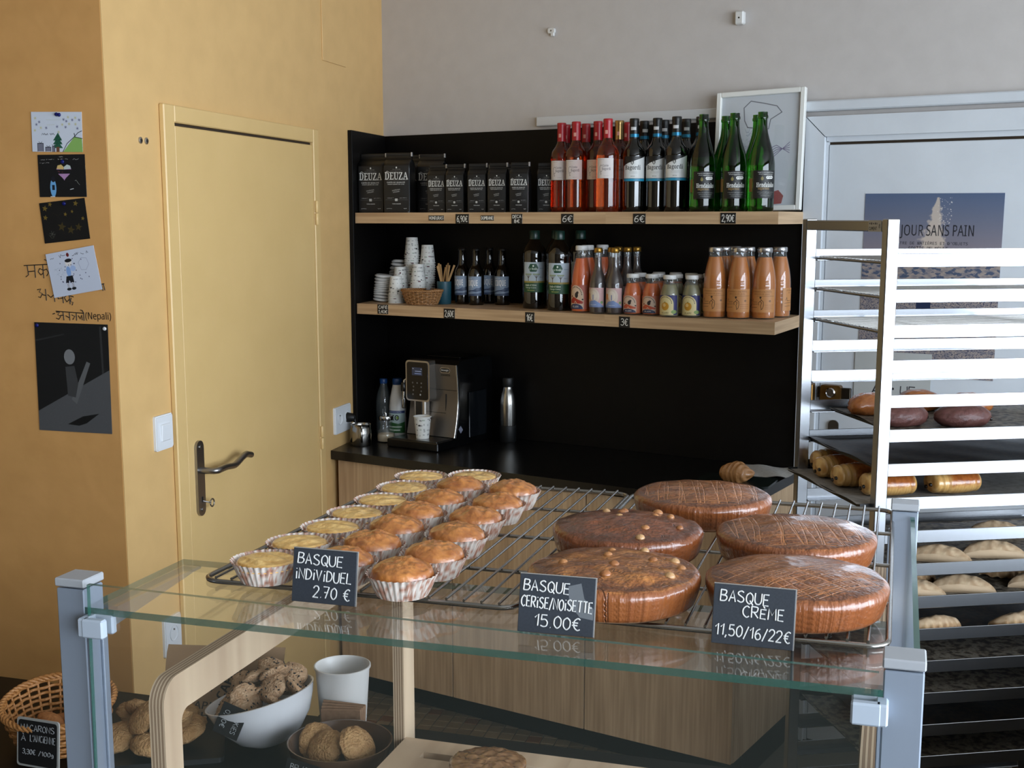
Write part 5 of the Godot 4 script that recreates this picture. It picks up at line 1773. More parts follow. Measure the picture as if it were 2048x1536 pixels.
func juice(called: String, label: String, group: String, prof: Array, r: float, fill: float, col: Color, cap_m: Material, cap_r: float, cap_y: float, cap_h: float, lab: Material, y0: float, y1: float, half: float, spots: Array, deep := 0.0) -> void:
	var src: Node3D
	for k in spots.size():
		var xf := at(Vector3(spots[k][0], SH2, spots[k][1]), 0.32 + spots[k][2])
		var lab_text := "%s, %s" % [label, (["first from the olive oil", "second from the olive oil", "third from the olive oil"] if spots.size() == 3 else ["first in front from the oil", "second in front from the oil", "third in front", "first behind from the oil", "second behind from the oil", "third behind", "rearmost"] if spots.size() == 7 else ["in front on the oil side", "in front, far from the oil", "second row, oil side", "second row, far from the oil", "rear row, oil side", "rear row, far from the oil"])[k]]
		if k > 0:
			again(src, called, xf, lab_text)
			continue
		src = bottle(called, lab_text, "bottle", group, prof + [Vector2(cap_r - 0.002, cap_y)], glass_mat("bottle_clear", Color(0.9, 0.95, 0.95), 0.03))
		src.transform = xf
		var liq := [Vector2(0, 0.004)]
		for a in prof:
			if a.x > 0.001 and a.y <= fill:
				liq.append(Vector2(maxf(a.x - 0.0018, 0.001), maxf(a.y, 0.0045)))
		liq.append(Vector2(liq[liq.size() - 1].x * 0.97, fill))
		liq.append(Vector2(0, fill))
		part(src, "liquid", MB.new().lathe(liq, 22), mat("liquid_%s" % col.to_html(), col, 0.3, 0.0, {}))
		part(src, "cap", MB.new().lathe(V([cap_r, cap_y, cap_r + 0.0008, cap_y + 0.001, cap_r + 0.0006, cap_y + cap_h - 0.003, cap_r - 0.001, cap_y + cap_h, cap_r - 0.005, cap_y + cap_h - 0.0008, 0, cap_y + cap_h - 0.0008]), 22), cap_m)
		wrap_label(src, "paper_label", r + 0.0005, y0, y1, half, lab, 0.0)


func label_round(paper_c: Color, motif: Color, foot: Color, word: String, lemon := false) -> StandardMaterial3D:
	var key := "label_round_%s_%s" % [paper_c.to_html(), motif.to_html()]
	if mats.has(key):
		return mats[key]
	var c := Canvas.new(self, 220, 200, foot if lemon else motif.lerp(paper_c, 0.35))
	c.disc(96, 92, 84, 90, paper_c)
	c.rect(12, 96, 168, 104, paper_c)
	for k in 15:
		var a := PI + PI * (k + 0.5) / 15.0
		c.rect(96 + cos(a) * 66 - 4, 86 + sin(a) * 70 - 5, 7, 10, Color(0.18, 0.13, 0.12))
	if lemon:
		c.disc(96, 112, 38, 42, motif)
		c.disc(88, 100, 16, 18, motif.lightened(0.35))
		c.rect(92, 62, 6, 14, Color(0.30, 0.36, 0.16))
		c.disc(186, 170, 30, 20, Color(0.46, 0.56, 0.30))
	else:
		c.disc(108, 84, 17, 24, Color(0.12, 0.10, 0.12))
		c.disc(118, 64, 12, 12, Color(0.12, 0.10, 0.12))
		c.poly(PackedVector2Array([Vector2(34, 128), Vector2(74, 98), Vector2(120, 118), Vector2(176, 138), Vector2(170, 156), Vector2(30, 150)]), motif)
		c.disc(52, 96, 10, 9, motif.darkened(0.3))
		c.disc(170, 120, 9, 7, Color(0.12, 0.10, 0.12))
		c.line(PackedVector2Array([Vector2(86, 150), Vector2(96, 134), Vector2(112, 152)]), 5.0, paper_c)
		c.disc(96, 196, 78, 40, foot)
	c.text(word, 96, 180, 74, 15, Color(0.85, 0.82, 0.78) if not lemon else Color(0.22, 0.20, 0.12), "serifb")
	return printed(key, c.tex(), 0.5)


func label_canvas_syrup() -> Canvas:
	var c := Canvas.new(self, 220, 200, Color(0.72, 0.58, 0.57))
	c.disc(100, 90, 70, 86, Color(0.76, 0.70, 0.64))
	c.rect(0, 60, 110, 140, Color(0.72, 0.62, 0.56))
	c.disc(40, 90, 30, 32, Color(0.74, 0.50, 0.30))
	c.disc(100, 80, 40, 50, Color(0.80, 0.76, 0.70))
	c.rect(96, 70, 10, 56, Color(0.42, 0.46, 0.60))
	c.poly(PackedVector2Array([Vector2(0, 190), Vector2(60, 140), Vector2(120, 126), Vector2(180, 160), Vector2(220, 196), Vector2(220, 200), Vector2(0, 200)]), Color(0.44, 0.52, 0.68))
	c.rect(0, 186, 220, 14, Color(0.40, 0.47, 0.63))
	c.disc(196, 150, 16, 14, Color(0.44, 0.56, 0.36))
	c.tiny(100, 176, 60, 8, Color(0.85, 0.85, 0.85), 4)
	return c


func cup_print() -> ImageTexture:
	var c := Canvas.new(self, 420, 180, Color(0.82, 0.82, 0.80))
	var r := RandomNumberGenerator.new()
	r.seed = 31
	var words := ["COFFEE", "CAFÉ", "THE", "CAPPUCCINO", "LATTE", "KAFFEE", "ESPRESSO", "MOKA", "AROMA", "BREAK"]
	for k in 44:
		var w: String = words[r.randi() % words.size()]
		var h := r.randf_range(8, 20)
		var col := Color(0.10, 0.10, 0.11)
		if k % 7 == 3:
			col = Color(0.16, 0.32, 0.16)
		elif k % 11 == 5:
			col = Color(0.34, 0.10, 0.14)
		c.text(w, 20 + (k % 11) * 38 + r.randf_range(-8, 8), 18 + (k / 11) * 44 + r.randf_range(-6, 6), h * 0.5 * w.length() * 0.6, h * 0.7, col, ["bold", "serifb", "sans"][r.randi() % 3], PI / 2.0 if r.randf() < 0.35 else 0.0)
	for k in 5:
		c.rect(r.randf() * 400, r.randf() * 150, r.randf_range(12, 24), r.randf_range(10, 18), [Color(0.12, 0.12, 0.12), Color(0.32, 0.10, 0.13)][k % 2])
	return c.tex()


# a woven oval basket: upright stakes and strands that pass before and behind them
func weave(o: Node3D, rx0: float, rz0: float, rx1: float, rz1: float, h: float, stakes: int, rows: int, r: float, col: Color, lift := 0.0) -> void:
	var m := grained("wicker_%s" % col.to_html(false), 61, 0.06, [[0.0, col.darkened(0.35)], [0.5, col], [1.0, col.lightened(0.25)]], 0.5, 6.0)
	var base := MB.new()
	var bp := []
	for k in 24:
		bp.append(Vector2(cos(TAU * k / 24) * rx0, sin(TAU * k / 24) * rz0))
	base.t = Transform3D(Basis(Vector3.RIGHT, Vector3.FORWARD, Vector3.UP), Vector3.ZERO)
	base.prism(PackedVector2Array(bp), 0.001, 0.004)
	part(o, "woven_base", base, m)
	for k in stakes:
		var a := TAU * k / stakes
		var p := []
		for s in 5:
			var f := s / 4.0
			var y := 0.002 + h * f * (1.0 + lift * sin(a))
			p.append(Vector3(cos(a) * lerpf(rx0, rx1, pow(f, 0.8)), y, sin(a) * lerpf(rz0, rz1, pow(f, 0.8))))
		part(o, "stake", MB.new().tube(p, r * 0.75, 5), m)
	for row in rows:
		var f := (row + 0.5) / rows
		var p := []
		var n := stakes * 3
		for k in n:
			var a := TAU * k / n
			var side := sin((float(k) / 3.0 + row) * PI) * r * 0.9
			var y := 0.004 + (h - 0.004) * f * (1.0 + lift * sin(a))
			p.append(Vector3(cos(a) * (lerpf(rx0, rx1, pow(f, 0.8)) + side), y, sin(a) * (lerpf(rz0, rz1, pow(f, 0.8)) + side)))
		part(o, "strand", MB.new().tube(p, r, 5, true), m)
	for tw in 3:
		var p := []
		for k in stakes * 4:
			var a := TAU * k / (stakes * 4)
			var w := TAU * (float(k) / 6.0 + tw / 3.0)
			p.append(Vector3(cos(a) * (rx1 + cos(w) * r * 1.1), h * (1.0 + lift * sin(a)) + sin(w) * r * 1.2, sin(a) * (rz1 + cos(w) * r * 1.1)))
		part(o, "rim_cane", MB.new().tube(p, r * 1.05, 5, true), m)


# ---------------------------------------------------------------- goods on the black worktop

func counter_goods() -> void:
	var chrome := mat("chrome")
	var polished := mat("polished_steel", Color(0.66, 0.65, 0.63), 0.16, 1.0)
	# milk pitcher
	var o := thing("milk_pitcher", "polished steel milk pitcher by the double socket", "pitcher", at(Vector3(0.222, TOP, 0.440), 0.3))
	part(o, "body", MB.new().lathe(V([0, 0.001, 0.033, 0.0, 0.0355, 0.004, 0.0355, 0.050, 0.033, 0.066, 0.0335, 0.076, 0.035, 0.079, 0.0340, 0.0795, 0.0320, 0.076, 0.0315, 0.066, 0.034, 0.050, 0.034, 0.005, 0, 0.004]), 32), polished)
	part(o, "handle", MB.new().tube([Vector3(0.012, 0.068, 0.031), Vector3(0.018, 0.070, 0.050), Vector3(0.021, 0.058, 0.058), Vector3(0.021, 0.034, 0.056), Vector3(0.017, 0.020, 0.044), Vector3(0.012, 0.018, 0.033)], 0.0042, 8, false, 0.6), polished)
	part(o, "spout", MB.new().sheet(10, 5, func(a: float, b: float) -> Vector3:
		var w := (a - 0.5) * 0.9
		return Vector3(-sin(PI / 2.0 + w) * (0.034 + 0.012 * b * cos(w * 3.4)), 0.066 + 0.015 * b, cos(PI / 2.0 + w) * 0.034)), polished)
	# sugar pourer
	o = thing("sugar_pourer", "glass sugar pourer with a steel screw top", "sugar pourer", at(Vector3(0.245, TOP, 0.325)))
	var jar := V([0, 0.003, 0.028, 0.0, 0.0335, 0.004, 0.034, 0.018, 0.031, 0.036, 0.0225, 0.056, 0.0215, 0.066, 0.0250, 0.080, 0.0255, 0.086])
	part(o, "jar", MB.new().lathe(jar, 24), glass_mat("bottle_clear", Color(0.9, 0.95, 0.95), 0.03))
	part(o, "sugar", MB.new().lathe(V([0, 0.004, 0.0315, 0.004, 0.0325, 0.018, 0.030, 0.030, 0, 0.034]), 20), grained("sugar", 71, 0.2, [[0.0, Color(0.62, 0.56, 0.46)], [1.0, Color(0.74, 0.69, 0.60)]], 0.8, 8.0))
	part(o, "screw_top", MB.new().lathe(V([0.0262, 0.082, 0.0268, 0.083, 0.0268, 0.094, 0.0255, 0.097, 0.0, 0.099]), 24), chrome)
	part(o, "pouring_tube", MB.new().tube([Vector3(0, 0.06, 0), Vector3(0, 0.104, 0), Vector3(-0.004, 0.110, 0)], 0.0045, 8), chrome)
	# water bottle
	o = thing("water_bottle", "clear water bottle with a blue cap behind the sugar pourer", "bottle", at(Vector3(0.155, TOP, 0.222)))
	part(o, "bottle_wall", MB.new().lathe(V([0, 0.004, 0.026, 0.0, 0.030, 0.006, 0.030, 0.06, 0.0285, 0.066, 0.030, 0.072, 0.030, 0.13]) + curved(V([0.0295, 0.138, 0.024, 0.165, 0.0150, 0.19, 0.0125, 0.204]), 3), 22), glass_mat("bottle_clear", Color.WHITE, 0.03))
	part(o, "cap", MB.new().lathe(V([0.0145, 0.202, 0.0150, 0.203, 0.0150, 0.218, 0.0135, 0.220, 0, 0.220]), 18), mat("blue_cap", Color(0.06, 0.22, 0.42), 0.4))
	# milk bottle
	var c := Canvas.new(self, 240, 200, Color(0.66, 0.74, 0.74))
	c.rect(0, 0, 240, 22, Color(0.16, 0.22, 0.42))
	c.tiny(120, 11, 160, 9, Color(0.7, 0.75, 0.8), 3)
	c.text("BIO", 108, 62, 120, 48, Color(0.06, 0.10, 0.06), "bold")
	c.disc(151, 62, 12, 13, Color(0.45, 0.58, 0.16))
	c.poly(PackedVector2Array([Vector2(0, 120), Vector2(80, 104), Vector2(160, 116), Vector2(240, 100), Vector2(240, 200), Vector2(0, 200)]), Color(0.16, 0.36, 0.18))
	c.rect(30, 140, 170, 10, Color(0.72, 0.78, 0.72)).rect(30, 168, 150, 12, Color(0.72, 0.78, 0.72))
	o = thing("milk_bottle", "white milk bottle with a blue cap and green label", "bottle", at(Vector3(0.222, TOP, 0.222)))
	part(o, "bottle_wall", MB.new().lathe(V([0, 0.003, 0.030, 0.0, 0.0325, 0.004, 0.033, 0.014, 0.033, 0.105]) + curved(V([0.0325, 0.118, 0.0290, 0.150, 0.0220, 0.185, 0.0175, 0.205]), 3) + V([0, 0.206]), 24), mat("milk_white", Color(0.78, 0.78, 0.77), 0.35))
	part(o, "cap", MB.new().lathe(V([0.0185, 0.202, 0.0192, 0.203, 0.0190, 0.222, 0.0175, 0.225, 0, 0.225]), 20), mat("blue_cap"))
	wrap_label(o, "paper_label", 0.0334, 0.020, 0.105, 1.3, printed("milk_label", c.tex(), 0.45), 0.25)
	coffee_machine()
	# cup under the spout
	o = thing("paper_cup", "white printed paper cup standing on the coffee machine's drip tray", "cup", at(Vector3(0.4285, TOP + 0.0332, 0.345), -0.4))
	part(o, "printed_wall", MB.new().lathe(V([0.0235, 0.0, 0.0315, 0.078]), 26), mats["cup_print"])
	part(o, "cup_inside", MB.new().lathe(V([0.0315, 0.078, 0.033, 0.0775, 0.0338, 0.0792, 0.033, 0.081, 0.0312, 0.0805, 0.0226, 0.006, 0, 0.006]), 26), mats["cup_paper"])
	# steel flask
	o = thing("steel_flask", "brushed steel drinking flask with a black base and lid", "flask", at(Vector3(0.632, TOP, 0.085)))
	var blk := mat("black_silicone", Color(0.02, 0.026, 0.026), 0.5)
	part(o, "steel_body", MB.new().lathe(V([0.0300, 0.062, 0.0305, 0.064, 0.0305, 0.140]) + curved(V([0.0300, 0.152, 0.0250, 0.180, 0.0185, 0.200, 0.0175, 0.212]), 3) + V([0, 0.213]), 28), mat("flask_steel", Color(0.62, 0.61, 0.59), 0.24, 1.0))
	part(o, "base_sleeve", MB.new().lathe(V([0, 0.001, 0.029, 0.0, 0.0312, 0.003, 0.0315, 0.062, 0.0295, 0.064, 0, 0.064]), 28), blk)
	part(o, "lid", MB.new().lathe(V([0.019, 0.207, 0.0205, 0.209, 0.0210, 0.238, 0.0195, 0.241, 0, 0.241]), 24), blk)
	# slate with a pastry, and a sheet of paper
	o = thing("serving_slate", "dark green slate serving plate at the end of the worktop", "plate", at(Vector3(1.636, TOP, 0.312), 0.12))
	part(o, "slate", MB.new().prism(rounded(0.235, 0.150, 0.02), 0.0, 0.007, true), mat("green_slate", Color(0.070, 0.105, 0.095), 0.28), Transform3D(Basis(Vector3.RIGHT, -PI / 2.0), Vector3.ZERO))
	o = thing("paper_sheet", "crumpled white baking paper lying behind the slate plate", "paper", at(Vector3(1.662, TOP + 0.001, 0.132), 0.1))
	part(o, "sheet", MB.new().sheet(18, 14, func(a: float, b: float) -> Vector3:
		return Vector3((a - 0.5) * 0.185, 0.004 + 0.004 * sin(a * 9.0 + b * 5.0) + 0.006 * absf(a - 0.5), (0.5 - b) * 0.19 + 0.01 * sin(a * 6.0))), grained("white_paper", 73, 0.03, [[0.0, Color(0.62, 0.61, 0.59)], [0.5, Color(0.70, 0.69, 0.67)], [1.0, Color(0.74, 0.73, 0.71)]], 0.7, 4.0))
	o = thing("glazed_pastry", "ridged brown glazed pastry on the dark slate plate", "pastry", at(Vector3(1.650, TOP + 0.0072, 0.335), 0.4))
	var tint := func(a: float, b: float, p: Vector3) -> Color:
		return Color(0.40, 0.19, 0.07)
	var pm := MB.new()
	pm.tinted = true
	pm.sheet(60, 30, func(a: float, b: float) -> Vector3:
		var th := b * PI
		var w := a * TAU
		var d := Vector3(sin(th) * cos(w), -cos(th), sin(th) * sin(w))
		var rid := 1.0 + 0.06 * sin(d.x * 17.0 + d.z * 11.0) + 0.10 * sin(d.x * 5.0 + 1.0)
		return Vector3(d.x * 0.052 * rid, 0.026 + maxf(d.y * 0.034 * rid * (1.0 - 0.35 * d.x), -0.026), d.z * 0.038 * rid), true, tint)
	part(o, "dough", pm, crust("glazed_crust", 0.28))


func crust(key: String, rough := 0.4, coat := 0.35, bump := 0.10, scale := 14.0) -> StandardMaterial3D:
	return mat(key, Color.WHITE, rough, 0.0, {"vertex_color_use_as_albedo": true, "clearcoat_enabled": coat > 0.0, "clearcoat": coat, "clearcoat_roughness": 0.18, "uv1_triplanar": true, "uv1_scale": Vector3.ONE * scale, "heightmap_enabled": true, "heightmap_texture": crust_relief(), "heightmap_scale": bump})


func crust_relief() -> Texture2D:
	if not fonts.has("crust_relief"):
		var n := noise_tex(81, 0.03, [], 256, 4)
		fonts["crust_relief"] = n
		return n
	return fonts["crust_relief"]


func coffee_machine() -> void:
	var o := thing("coffee_machine", "black and brushed steel bean-to-cup coffee machine", "coffee machine", at(Vector3(0.428, TOP, 0.0)))
	var blk := mat("machine_black", Color(0.018, 0.019, 0.021), 0.22)
	var silver := mat("machine_silver", Color(0.60, 0.57, 0.54), 0.34, 0.85)
	var chrome := mat("chrome")
	# side outline in (z, y): the front is hollow
	var front := curved(V([0.292, 0.034, 0.277, 0.09, 0.266, 0.16, 0.268, 0.23, 0.276, 0.300]), 4)
	var outline := PackedVector2Array()
	for p in front:
		outline.append(p)
	outline.append_array(PackedVector2Array([Vector2(0.262, 0.314), Vector2(0.070, 0.318), Vector2(0.052, 0.300), Vector2(0.052, 0.002), Vector2(0.292, 0.002)]))
	var side := Transform3D(Basis(Vector3(0, 0, 1), Vector3.UP, Vector3(-1, 0, 0)), Vector3.ZERO)
	part(o, "housing", MB.new().prism(outline, -0.112, 0.112), blk, side)
	# steel front
	var shell := func(x0: float, x1: float, off: float, y0: float, y1: float) -> MB:
		var mb := MB.new()
		for f in 2:
			mb.sheet(6, 16, func(a: float, b: float) -> Vector3:
				var y := lerpf(y0, y1, b)
				var z := 0.28
				for k in front.size() - 1:
					if y >= front[k].y and y <= front[k + 1].y:
						z = remap(y, front[k].y, front[k + 1].y, front[k].x, front[k + 1].x)
				return Vector3(lerpf(x0, x1, a), y, z + off))
		return mb
	part(o, "steel_front", shell.call(-0.108, 0.104, 0.0035, 0.035, 0.299), silver)
	var trim := MB.new()
	var tp := []
	for p in front:
		tp.append(Vector3(0.106, p.y, p.x + 0.003))
	trim.tube(tp, 0.0032, 8)
	part(o, "chrome_trim", trim, chrome)
	var split := MB.new()
	split.box(Vector3(0.055, 0.205, 0.2715), Vector3(0.098, 0.0014, 0.002))
	split.box(Vector3(0.0, 0.120, 0.2755), Vector3(0.110, 0.0014, 0.003))
	split.box(Vector3(0.054, 0.155, 0.2715), Vector3(0.0012, 0.07, 0.004))
	part(o, "panel_joint", split, mat("black_hole"))
	# control panel
	var cx := -0.044
	var cp := MB.new().prism(rounded(0.108, 0.150, 0.014), 0.255, 0.312, true)
	var panel := part(o, "control_panel", cp, mat("machine_rim", Color(0.68, 0.66, 0.63), 0.25, 0.9), Transform3D(Basis(), Vector3(cx, 0.236, 0.0)))
	var c := Canvas.new(self, 200, 290, Color(0.016, 0.013, 0.012))
	c.rect(50, 40, 100, 62, Color(0.20, 0.24, 0.33))
	c.rect(80, 66, 60, 7, Color(0.60, 0.66, 0.80)).rect(76, 84, 64, 7, Color(0.52, 0.60, 0.80)).rect(58, 48, 8, 6, Color(0.8, 0.8, 0.8)).rect(136, 48, 8, 6, Color(0.8, 0.8, 0.8))
	for p in [[56, 160], [100, 160], [140, 160], [64, 190], [138, 190], [62, 218], [138, 222], [58, 250], [130, 250]]:
		c.disc(p[0], p[1], 6, 6, Color(0.55, 0.54, 0.52))
		c.disc(p[0], p[1], 3.5, 3.5, Color(0.03, 0.03, 0.03))
	c.disc(130, 250, 7, 7, Color(0.7, 0.7, 0.7))
	part(panel, "touch_display", MB.new().prism(rounded(0.094, 0.138, 0.010), 0.312, 0.3145, true, true, true), printed("machine_display", c.tex(), 0.15))
	# logo
	var lg := MB.new().prism(rounded(0.046, 0.020, 0.0099, 8), 0.0, 0.0015, true)
	var badge := part(o, "badge", lg, mat("machine_rim"), Transform3D(Basis(Vector3.RIGHT, 0.05), Vector3(0.056, 0.278, 0.2775)))
	part(badge, "badge_field", MB.new().prism(rounded(0.041, 0.0155, 0.0077, 8), 0.0015, 0.0020, true), mat("badge_black", Color(0.03, 0.03, 0.035), 0.3))
	var tx := MB.new()
	text_geo(tx, "DeLonghi", "bold", Vector3.ZERO, 0.032, 0.0085, 0.0024)
	part(badge, "lettering", tx, mat("badge_white", Color(0.8, 0.8, 0.8), 0.4))
	tx = MB.new()
	text_geo(tx, "DINAMICA", "bold", Vector3(0.056, 0.260, 0.2757), 0.040, 0.006, 0.0004)
	part(o, "lettering", tx, mat("badge_black"))
	# spout
	var sp := part(o, "coffee_spout", bx(Vector3(0.052, 0.068, 0.030), 0.004, Vector3(cx + 0.004, 0.132, 0.292)), mat("machine_rim"))
	part(sp, "spout_front", bx(Vector3(0.028, 0.062, 0.004), 0.001, Vector3(cx + 0.002, 0.133, 0.308)), blk)
	for s in [-0.014, 0.014]:
		part(sp, "nozzle", MB.new().lathe(V([0, -0.012, 0.005, -0.012, 0.0065, 0.0, 0.0065, 0.008, 0, 0.008]), 12), chrome, Transform3D(Basis(), Vector3(cx + 0.004 + s, 0.096, 0.298)))
	# steam wand on the left
	var wd := part(o, "steam_wand", MB.new().tube([Vector3(-0.100, 0.238, 0.272), Vector3(-0.108, 0.238, 0.290), Vector3(-0.116, 0.232, 0.297), Vector3(-0.118, 0.160, 0.300)], 0.0055, 8), chrome)
	part(wd, "wand_grip", MB.new().lathe(V([0, 0, 0.010, 0.0, 0.011, 0.003, 0.011, 0.030, 0.009, 0.033, 0, 0.033]), 14), blk, Transform3D(Basis(), Vector3(-0.1175, 0.192, 0.299)))
	part(wd, "wand_tip", MB.new().lathe(V([0, 0, 0.007, 0.0, 0.0085, 0.004, 0.0085, 0.036, 0, 0.036]), 14), chrome, Transform3D(Basis(), Vector3(-0.1178, 0.128, 0.300)))
	# drip tray
	var tr := part(o, "drip_tray", bx(Vector3(0.228, 0.030, 0.125), 0.003, Vector3(0, 0.016, 0.347)), blk)
	part(tr, "drip_grid", bx(Vector3(0.200, 0.0022, 0.100), 0.0006, Vector3(0, 0.0320, 0.346)), mat("drip_steel", Color(0.36, 0.36, 0.36), 0.22, 0.9))
	# water tank at the side
	part(o, "water_tank", bx(Vector3(0.006, 0.17, 0.115), 0.002, Vector3(0.1152, 0.11, 0.155)), mat("smoked_plastic", Color(0.05, 0.06, 0.07), 0.1))
	part(o, "type_sticker", bx(Vector3(0.0006, 0.022, 0.018), 0.0), mat("pale_sticker", Color(0.45, 0.46, 0.52), 0.5), Transform3D(Basis(Vector3.RIGHT, 0.7), Vector3(0.1125, 0.062, 0.262)))
	part(o, "lid_vents", bx(Vector3(0.15, 0.003, 0.12), 0.001, Vector3(0, 0.3185, 0.15)), blk)


# ---------------------------------------------------------------- pastries on the glass case

func wire_grid(called: String, label: String, xf: Transform3D, w: float, d: float, rods: int, cross: Array, group := "", r := 0.0017) -> Node3D:
	var o := thing(called, label, "wire grid", xf, group)
	var m := mat("wire_steel", Color(0.60, 0.59, 0.57), 0.25, 1.0)
	var fr := []
	for p in rounded(w, d, 0.022, 4):
		fr.append(Vector3(p.x, 0.0032, p.y))
	part(o, "frame_wire", MB.new().tube(fr, 0.0032, 8, true), m)
	var rod := MB.new()
	rod.tube([Vector3(0, 0.0078, -d / 2.0), Vector3(0, 0.0078, d / 2.0)], r, 6)
	var rm := rod.mesh()
	for k in rods:
		part(o, "rod", rm, m, Transform3D(Basis(), Vector3(lerpf(-w / 2.0 + 0.020, w / 2.0 - 0.020, float(k) / (rods - 1)), 0, 0)))
	for z in cross:
		part(o, "cross_bar", MB.new().tube([Vector3(-w / 2.0, 0.0036, z), Vector3(w / 2.0, 0.0036, z)], 0.0026, 6), m)
	return o


func pastries() -> void:
	wire_grid("cooling_grid", "wire cooling grid under the small cakes in paper cases", case_at(0.313, GLASS, 0.442), 0.402, 0.628, 18, [0.17, 0.0, -0.17])
	wire_grid("cooling_grid", "wire cooling grid under the large round cakes", case_at(0.7185, GLASS, 0.438), 0.398, 0.644, 18, [0.17, 0.0, -0.17])
	var deck := GLASS + 0.0096
	# --- individual cakes in paper cases
	var nz := FastNoiseLite.new()
	nz.seed = 12
	nz.fractal_octaves = 3
	nz.frequency = 1.0
	var case_mat := mat("fluted_paper", Color.WHITE, 0.7, 0.0, {"vertex_color_use_as_albedo": true})
	var crust_m := crust("small_cake_crust", 0.28, 0.8, 0.16, 9.0)
	var paper_mb := MB.new()
	paper_mb.tinted = true
	var flute := func(a: float, b: float) -> Vector3:
		var w := -a * TAU
		var r := lerpf(0.0300, 0.0408, pow(b, 0.9)) + 0.0011 * cos(a * TAU * 34.0) * (0.4 + 0.6 * b) + (0.0012 * smoothstep(0.85, 1.0, b))
		return Vector3(cos(w) * r, b * 0.0265, sin(w) * r)
	paper_mb.sheet(204, 5, flute, true, func(a: float, b: float, p: Vector3) -> Color:
		var k := nz.get_noise_3d(p.x * 90.0, p.y * 160.0, p.z * 90.0) + nz.get_noise_3d(p.x * 300.0, p.y * 300.0, p.z * 300.0) * 0.5
		if k > -0.02:
			return Color(0.62, 0.55, 0.49)
		return Color(0.36, 0.17, 0.11) if k < -0.18 else Color(0.48, 0.31, 0.24))
	paper_mb.lathe(V([0, 0.0005, 0.0305, 0.0005]), 34)
	var paper_mesh := paper_mb.mesh()
	var makers := []
	for v in 5:
		var pale := v >= 3
		var mb := MB.new()
		mb.tinted = true
		var s := v * 7.3
		mb.sheet(52, 22, func(a: float, b: float) -> Vector3:
			var w := a * TAU
			var r := 0.0385 * sin(b * PI / 2.0) if b < 0.8 else lerpf(0.0385 * sin(0.4 * PI), 0.0380, (b - 0.8) / 0.2)
			var q := Vector2(cos(w), sin(w)) * r
			var f := r / 0.0385
			var bump := nz.get_noise_3d(q.x * 38.0, s, q.y * 38.0)
			var h := 0.0
			if pale:
				h = 0.0245 + 0.005 * (1.0 - f * f) + 0.0022 * bump * (1.0 - f) + 0.0010 * sin(q.x * 260.0 + q.y * 120.0 + s) * (1.0 - f * f) - 0.007 * smoothstep(0.86, 1.0, f)
			else:
				h = 0.0270 + 0.0140 * pow(1.0 - f * f, 0.8) + 0.0055 * bump * (1.0 - f * f) + 0.0012 * nz.get_noise_3d(q.x * 130.0, s, q.y * 130.0) - 0.006 * smoothstep(0.88, 1.0, f)
			return Vector3(q.x, h, -q.y), true, func(a: float, b: float, p: Vector3) -> Color:
			var f := Vector2(p.x, p.z).length() / 0.0385
			var k := clampf(0.5 + 0.7 * nz.get_noise_3d(p.x * 60.0 + s, 3.0, p.z * 60.0) + 0.3 * nz.get_noise_3d(p.x * 260.0, s, p.z * 260.0), 0.0, 1.0)
			if pale:
				return Color(0.62, 0.32, 0.075).lerp(Color(0.86, 0.56, 0.20), clampf(k * 1.4 - 0.45 * pow(f, 6.0), 0.0, 1.0))
			return Color(0.30, 0.085, 0.016).lerp(Color(0.56, 0.215, 0.05), clampf(k * 1.3 - 0.5 * pow(f, 8.0), 0.0, 1.0)))
		var o := thing("small_basque_cake", "", "cake")
		part(o, "paper_case", paper_mesh, case_mat)
		part(o, "cake_top", mb, crust_m)
		makers.append(o)
	var used := {}
	var put_one := func(v: int, u: float, d: float, lab: String) -> void:
		var pale := v >= 3
		var xf := case_at(u, deck, d, Basis(Vector3.UP, rng.randf() * TAU) * Basis(Vector3(1, 0, 0.4).normalized(), rng.randf_range(-0.03, 0.03)))
		var o: Node3D = makers[v]
		if used.has(v):
			o = again(o, "small_basque_cake", xf)
		used[v] = true
		o.transform = xf
		o.set_meta("label", lab)
		o.set_meta("group", "pale small cakes in paper cases" if pale else "brown small cakes in paper cases")
	var pales := [[0.199, 0.132], [0.199, 0.220], [0.205, 0.305], [0.203, 0.389], [0.206, 0.474], [0.203, 0.565], [0.198, 0.650], [0.278, 0.678]]
	for k in pales.size():
		put_one.call(3 + k % 2, pales[k][0], pales[k][1], "pale small cake in a paper case, %s" % ("%s from the front in the outer row" % ORD[k] if k < 7 else "at the rear end of the middle row"))
	var browns := [[0.377, 0.127], [0.384, 0.212], [0.291, 0.238], [0.378, 0.310], [0.289, 0.324], [0.372, 0.404], [0.285, 0.408], [0.374, 0.496], [0.287, 0.494], [0.369, 0.588], [0.284, 0.592], [0.290, 0.153]]
	for k in browns.size():
		put_one.call([0, 1, 2, 1, 0, 2, 1, 0, 2, 1, 0, 2][k], browns[k][0], browns[k][1], "brown small cake in a paper case, %s" % ["first from the front beside the bare wires", "second from the front beside the bare wires", "second from the price sign in the middle row", "third from the front beside the bare wires", "third from the price sign in the middle row", "fourth from the front beside the bare wires", "fourth from the price sign in the middle row", "fifth from the front beside the bare wires", "fifth from the price sign in the middle row", "last of the row beside the bare wires", "sixth from the price sign in the middle row", "hidden right behind the price sign"][k])

	# --- large cakes
	var hatch := [cake_prints(1, 0.0), cake_prints(2, 0.35), cake_prints(3, 0.8)]
	var plain := [cake_prints(4, -1.0), cake_prints(5, -1.0)]
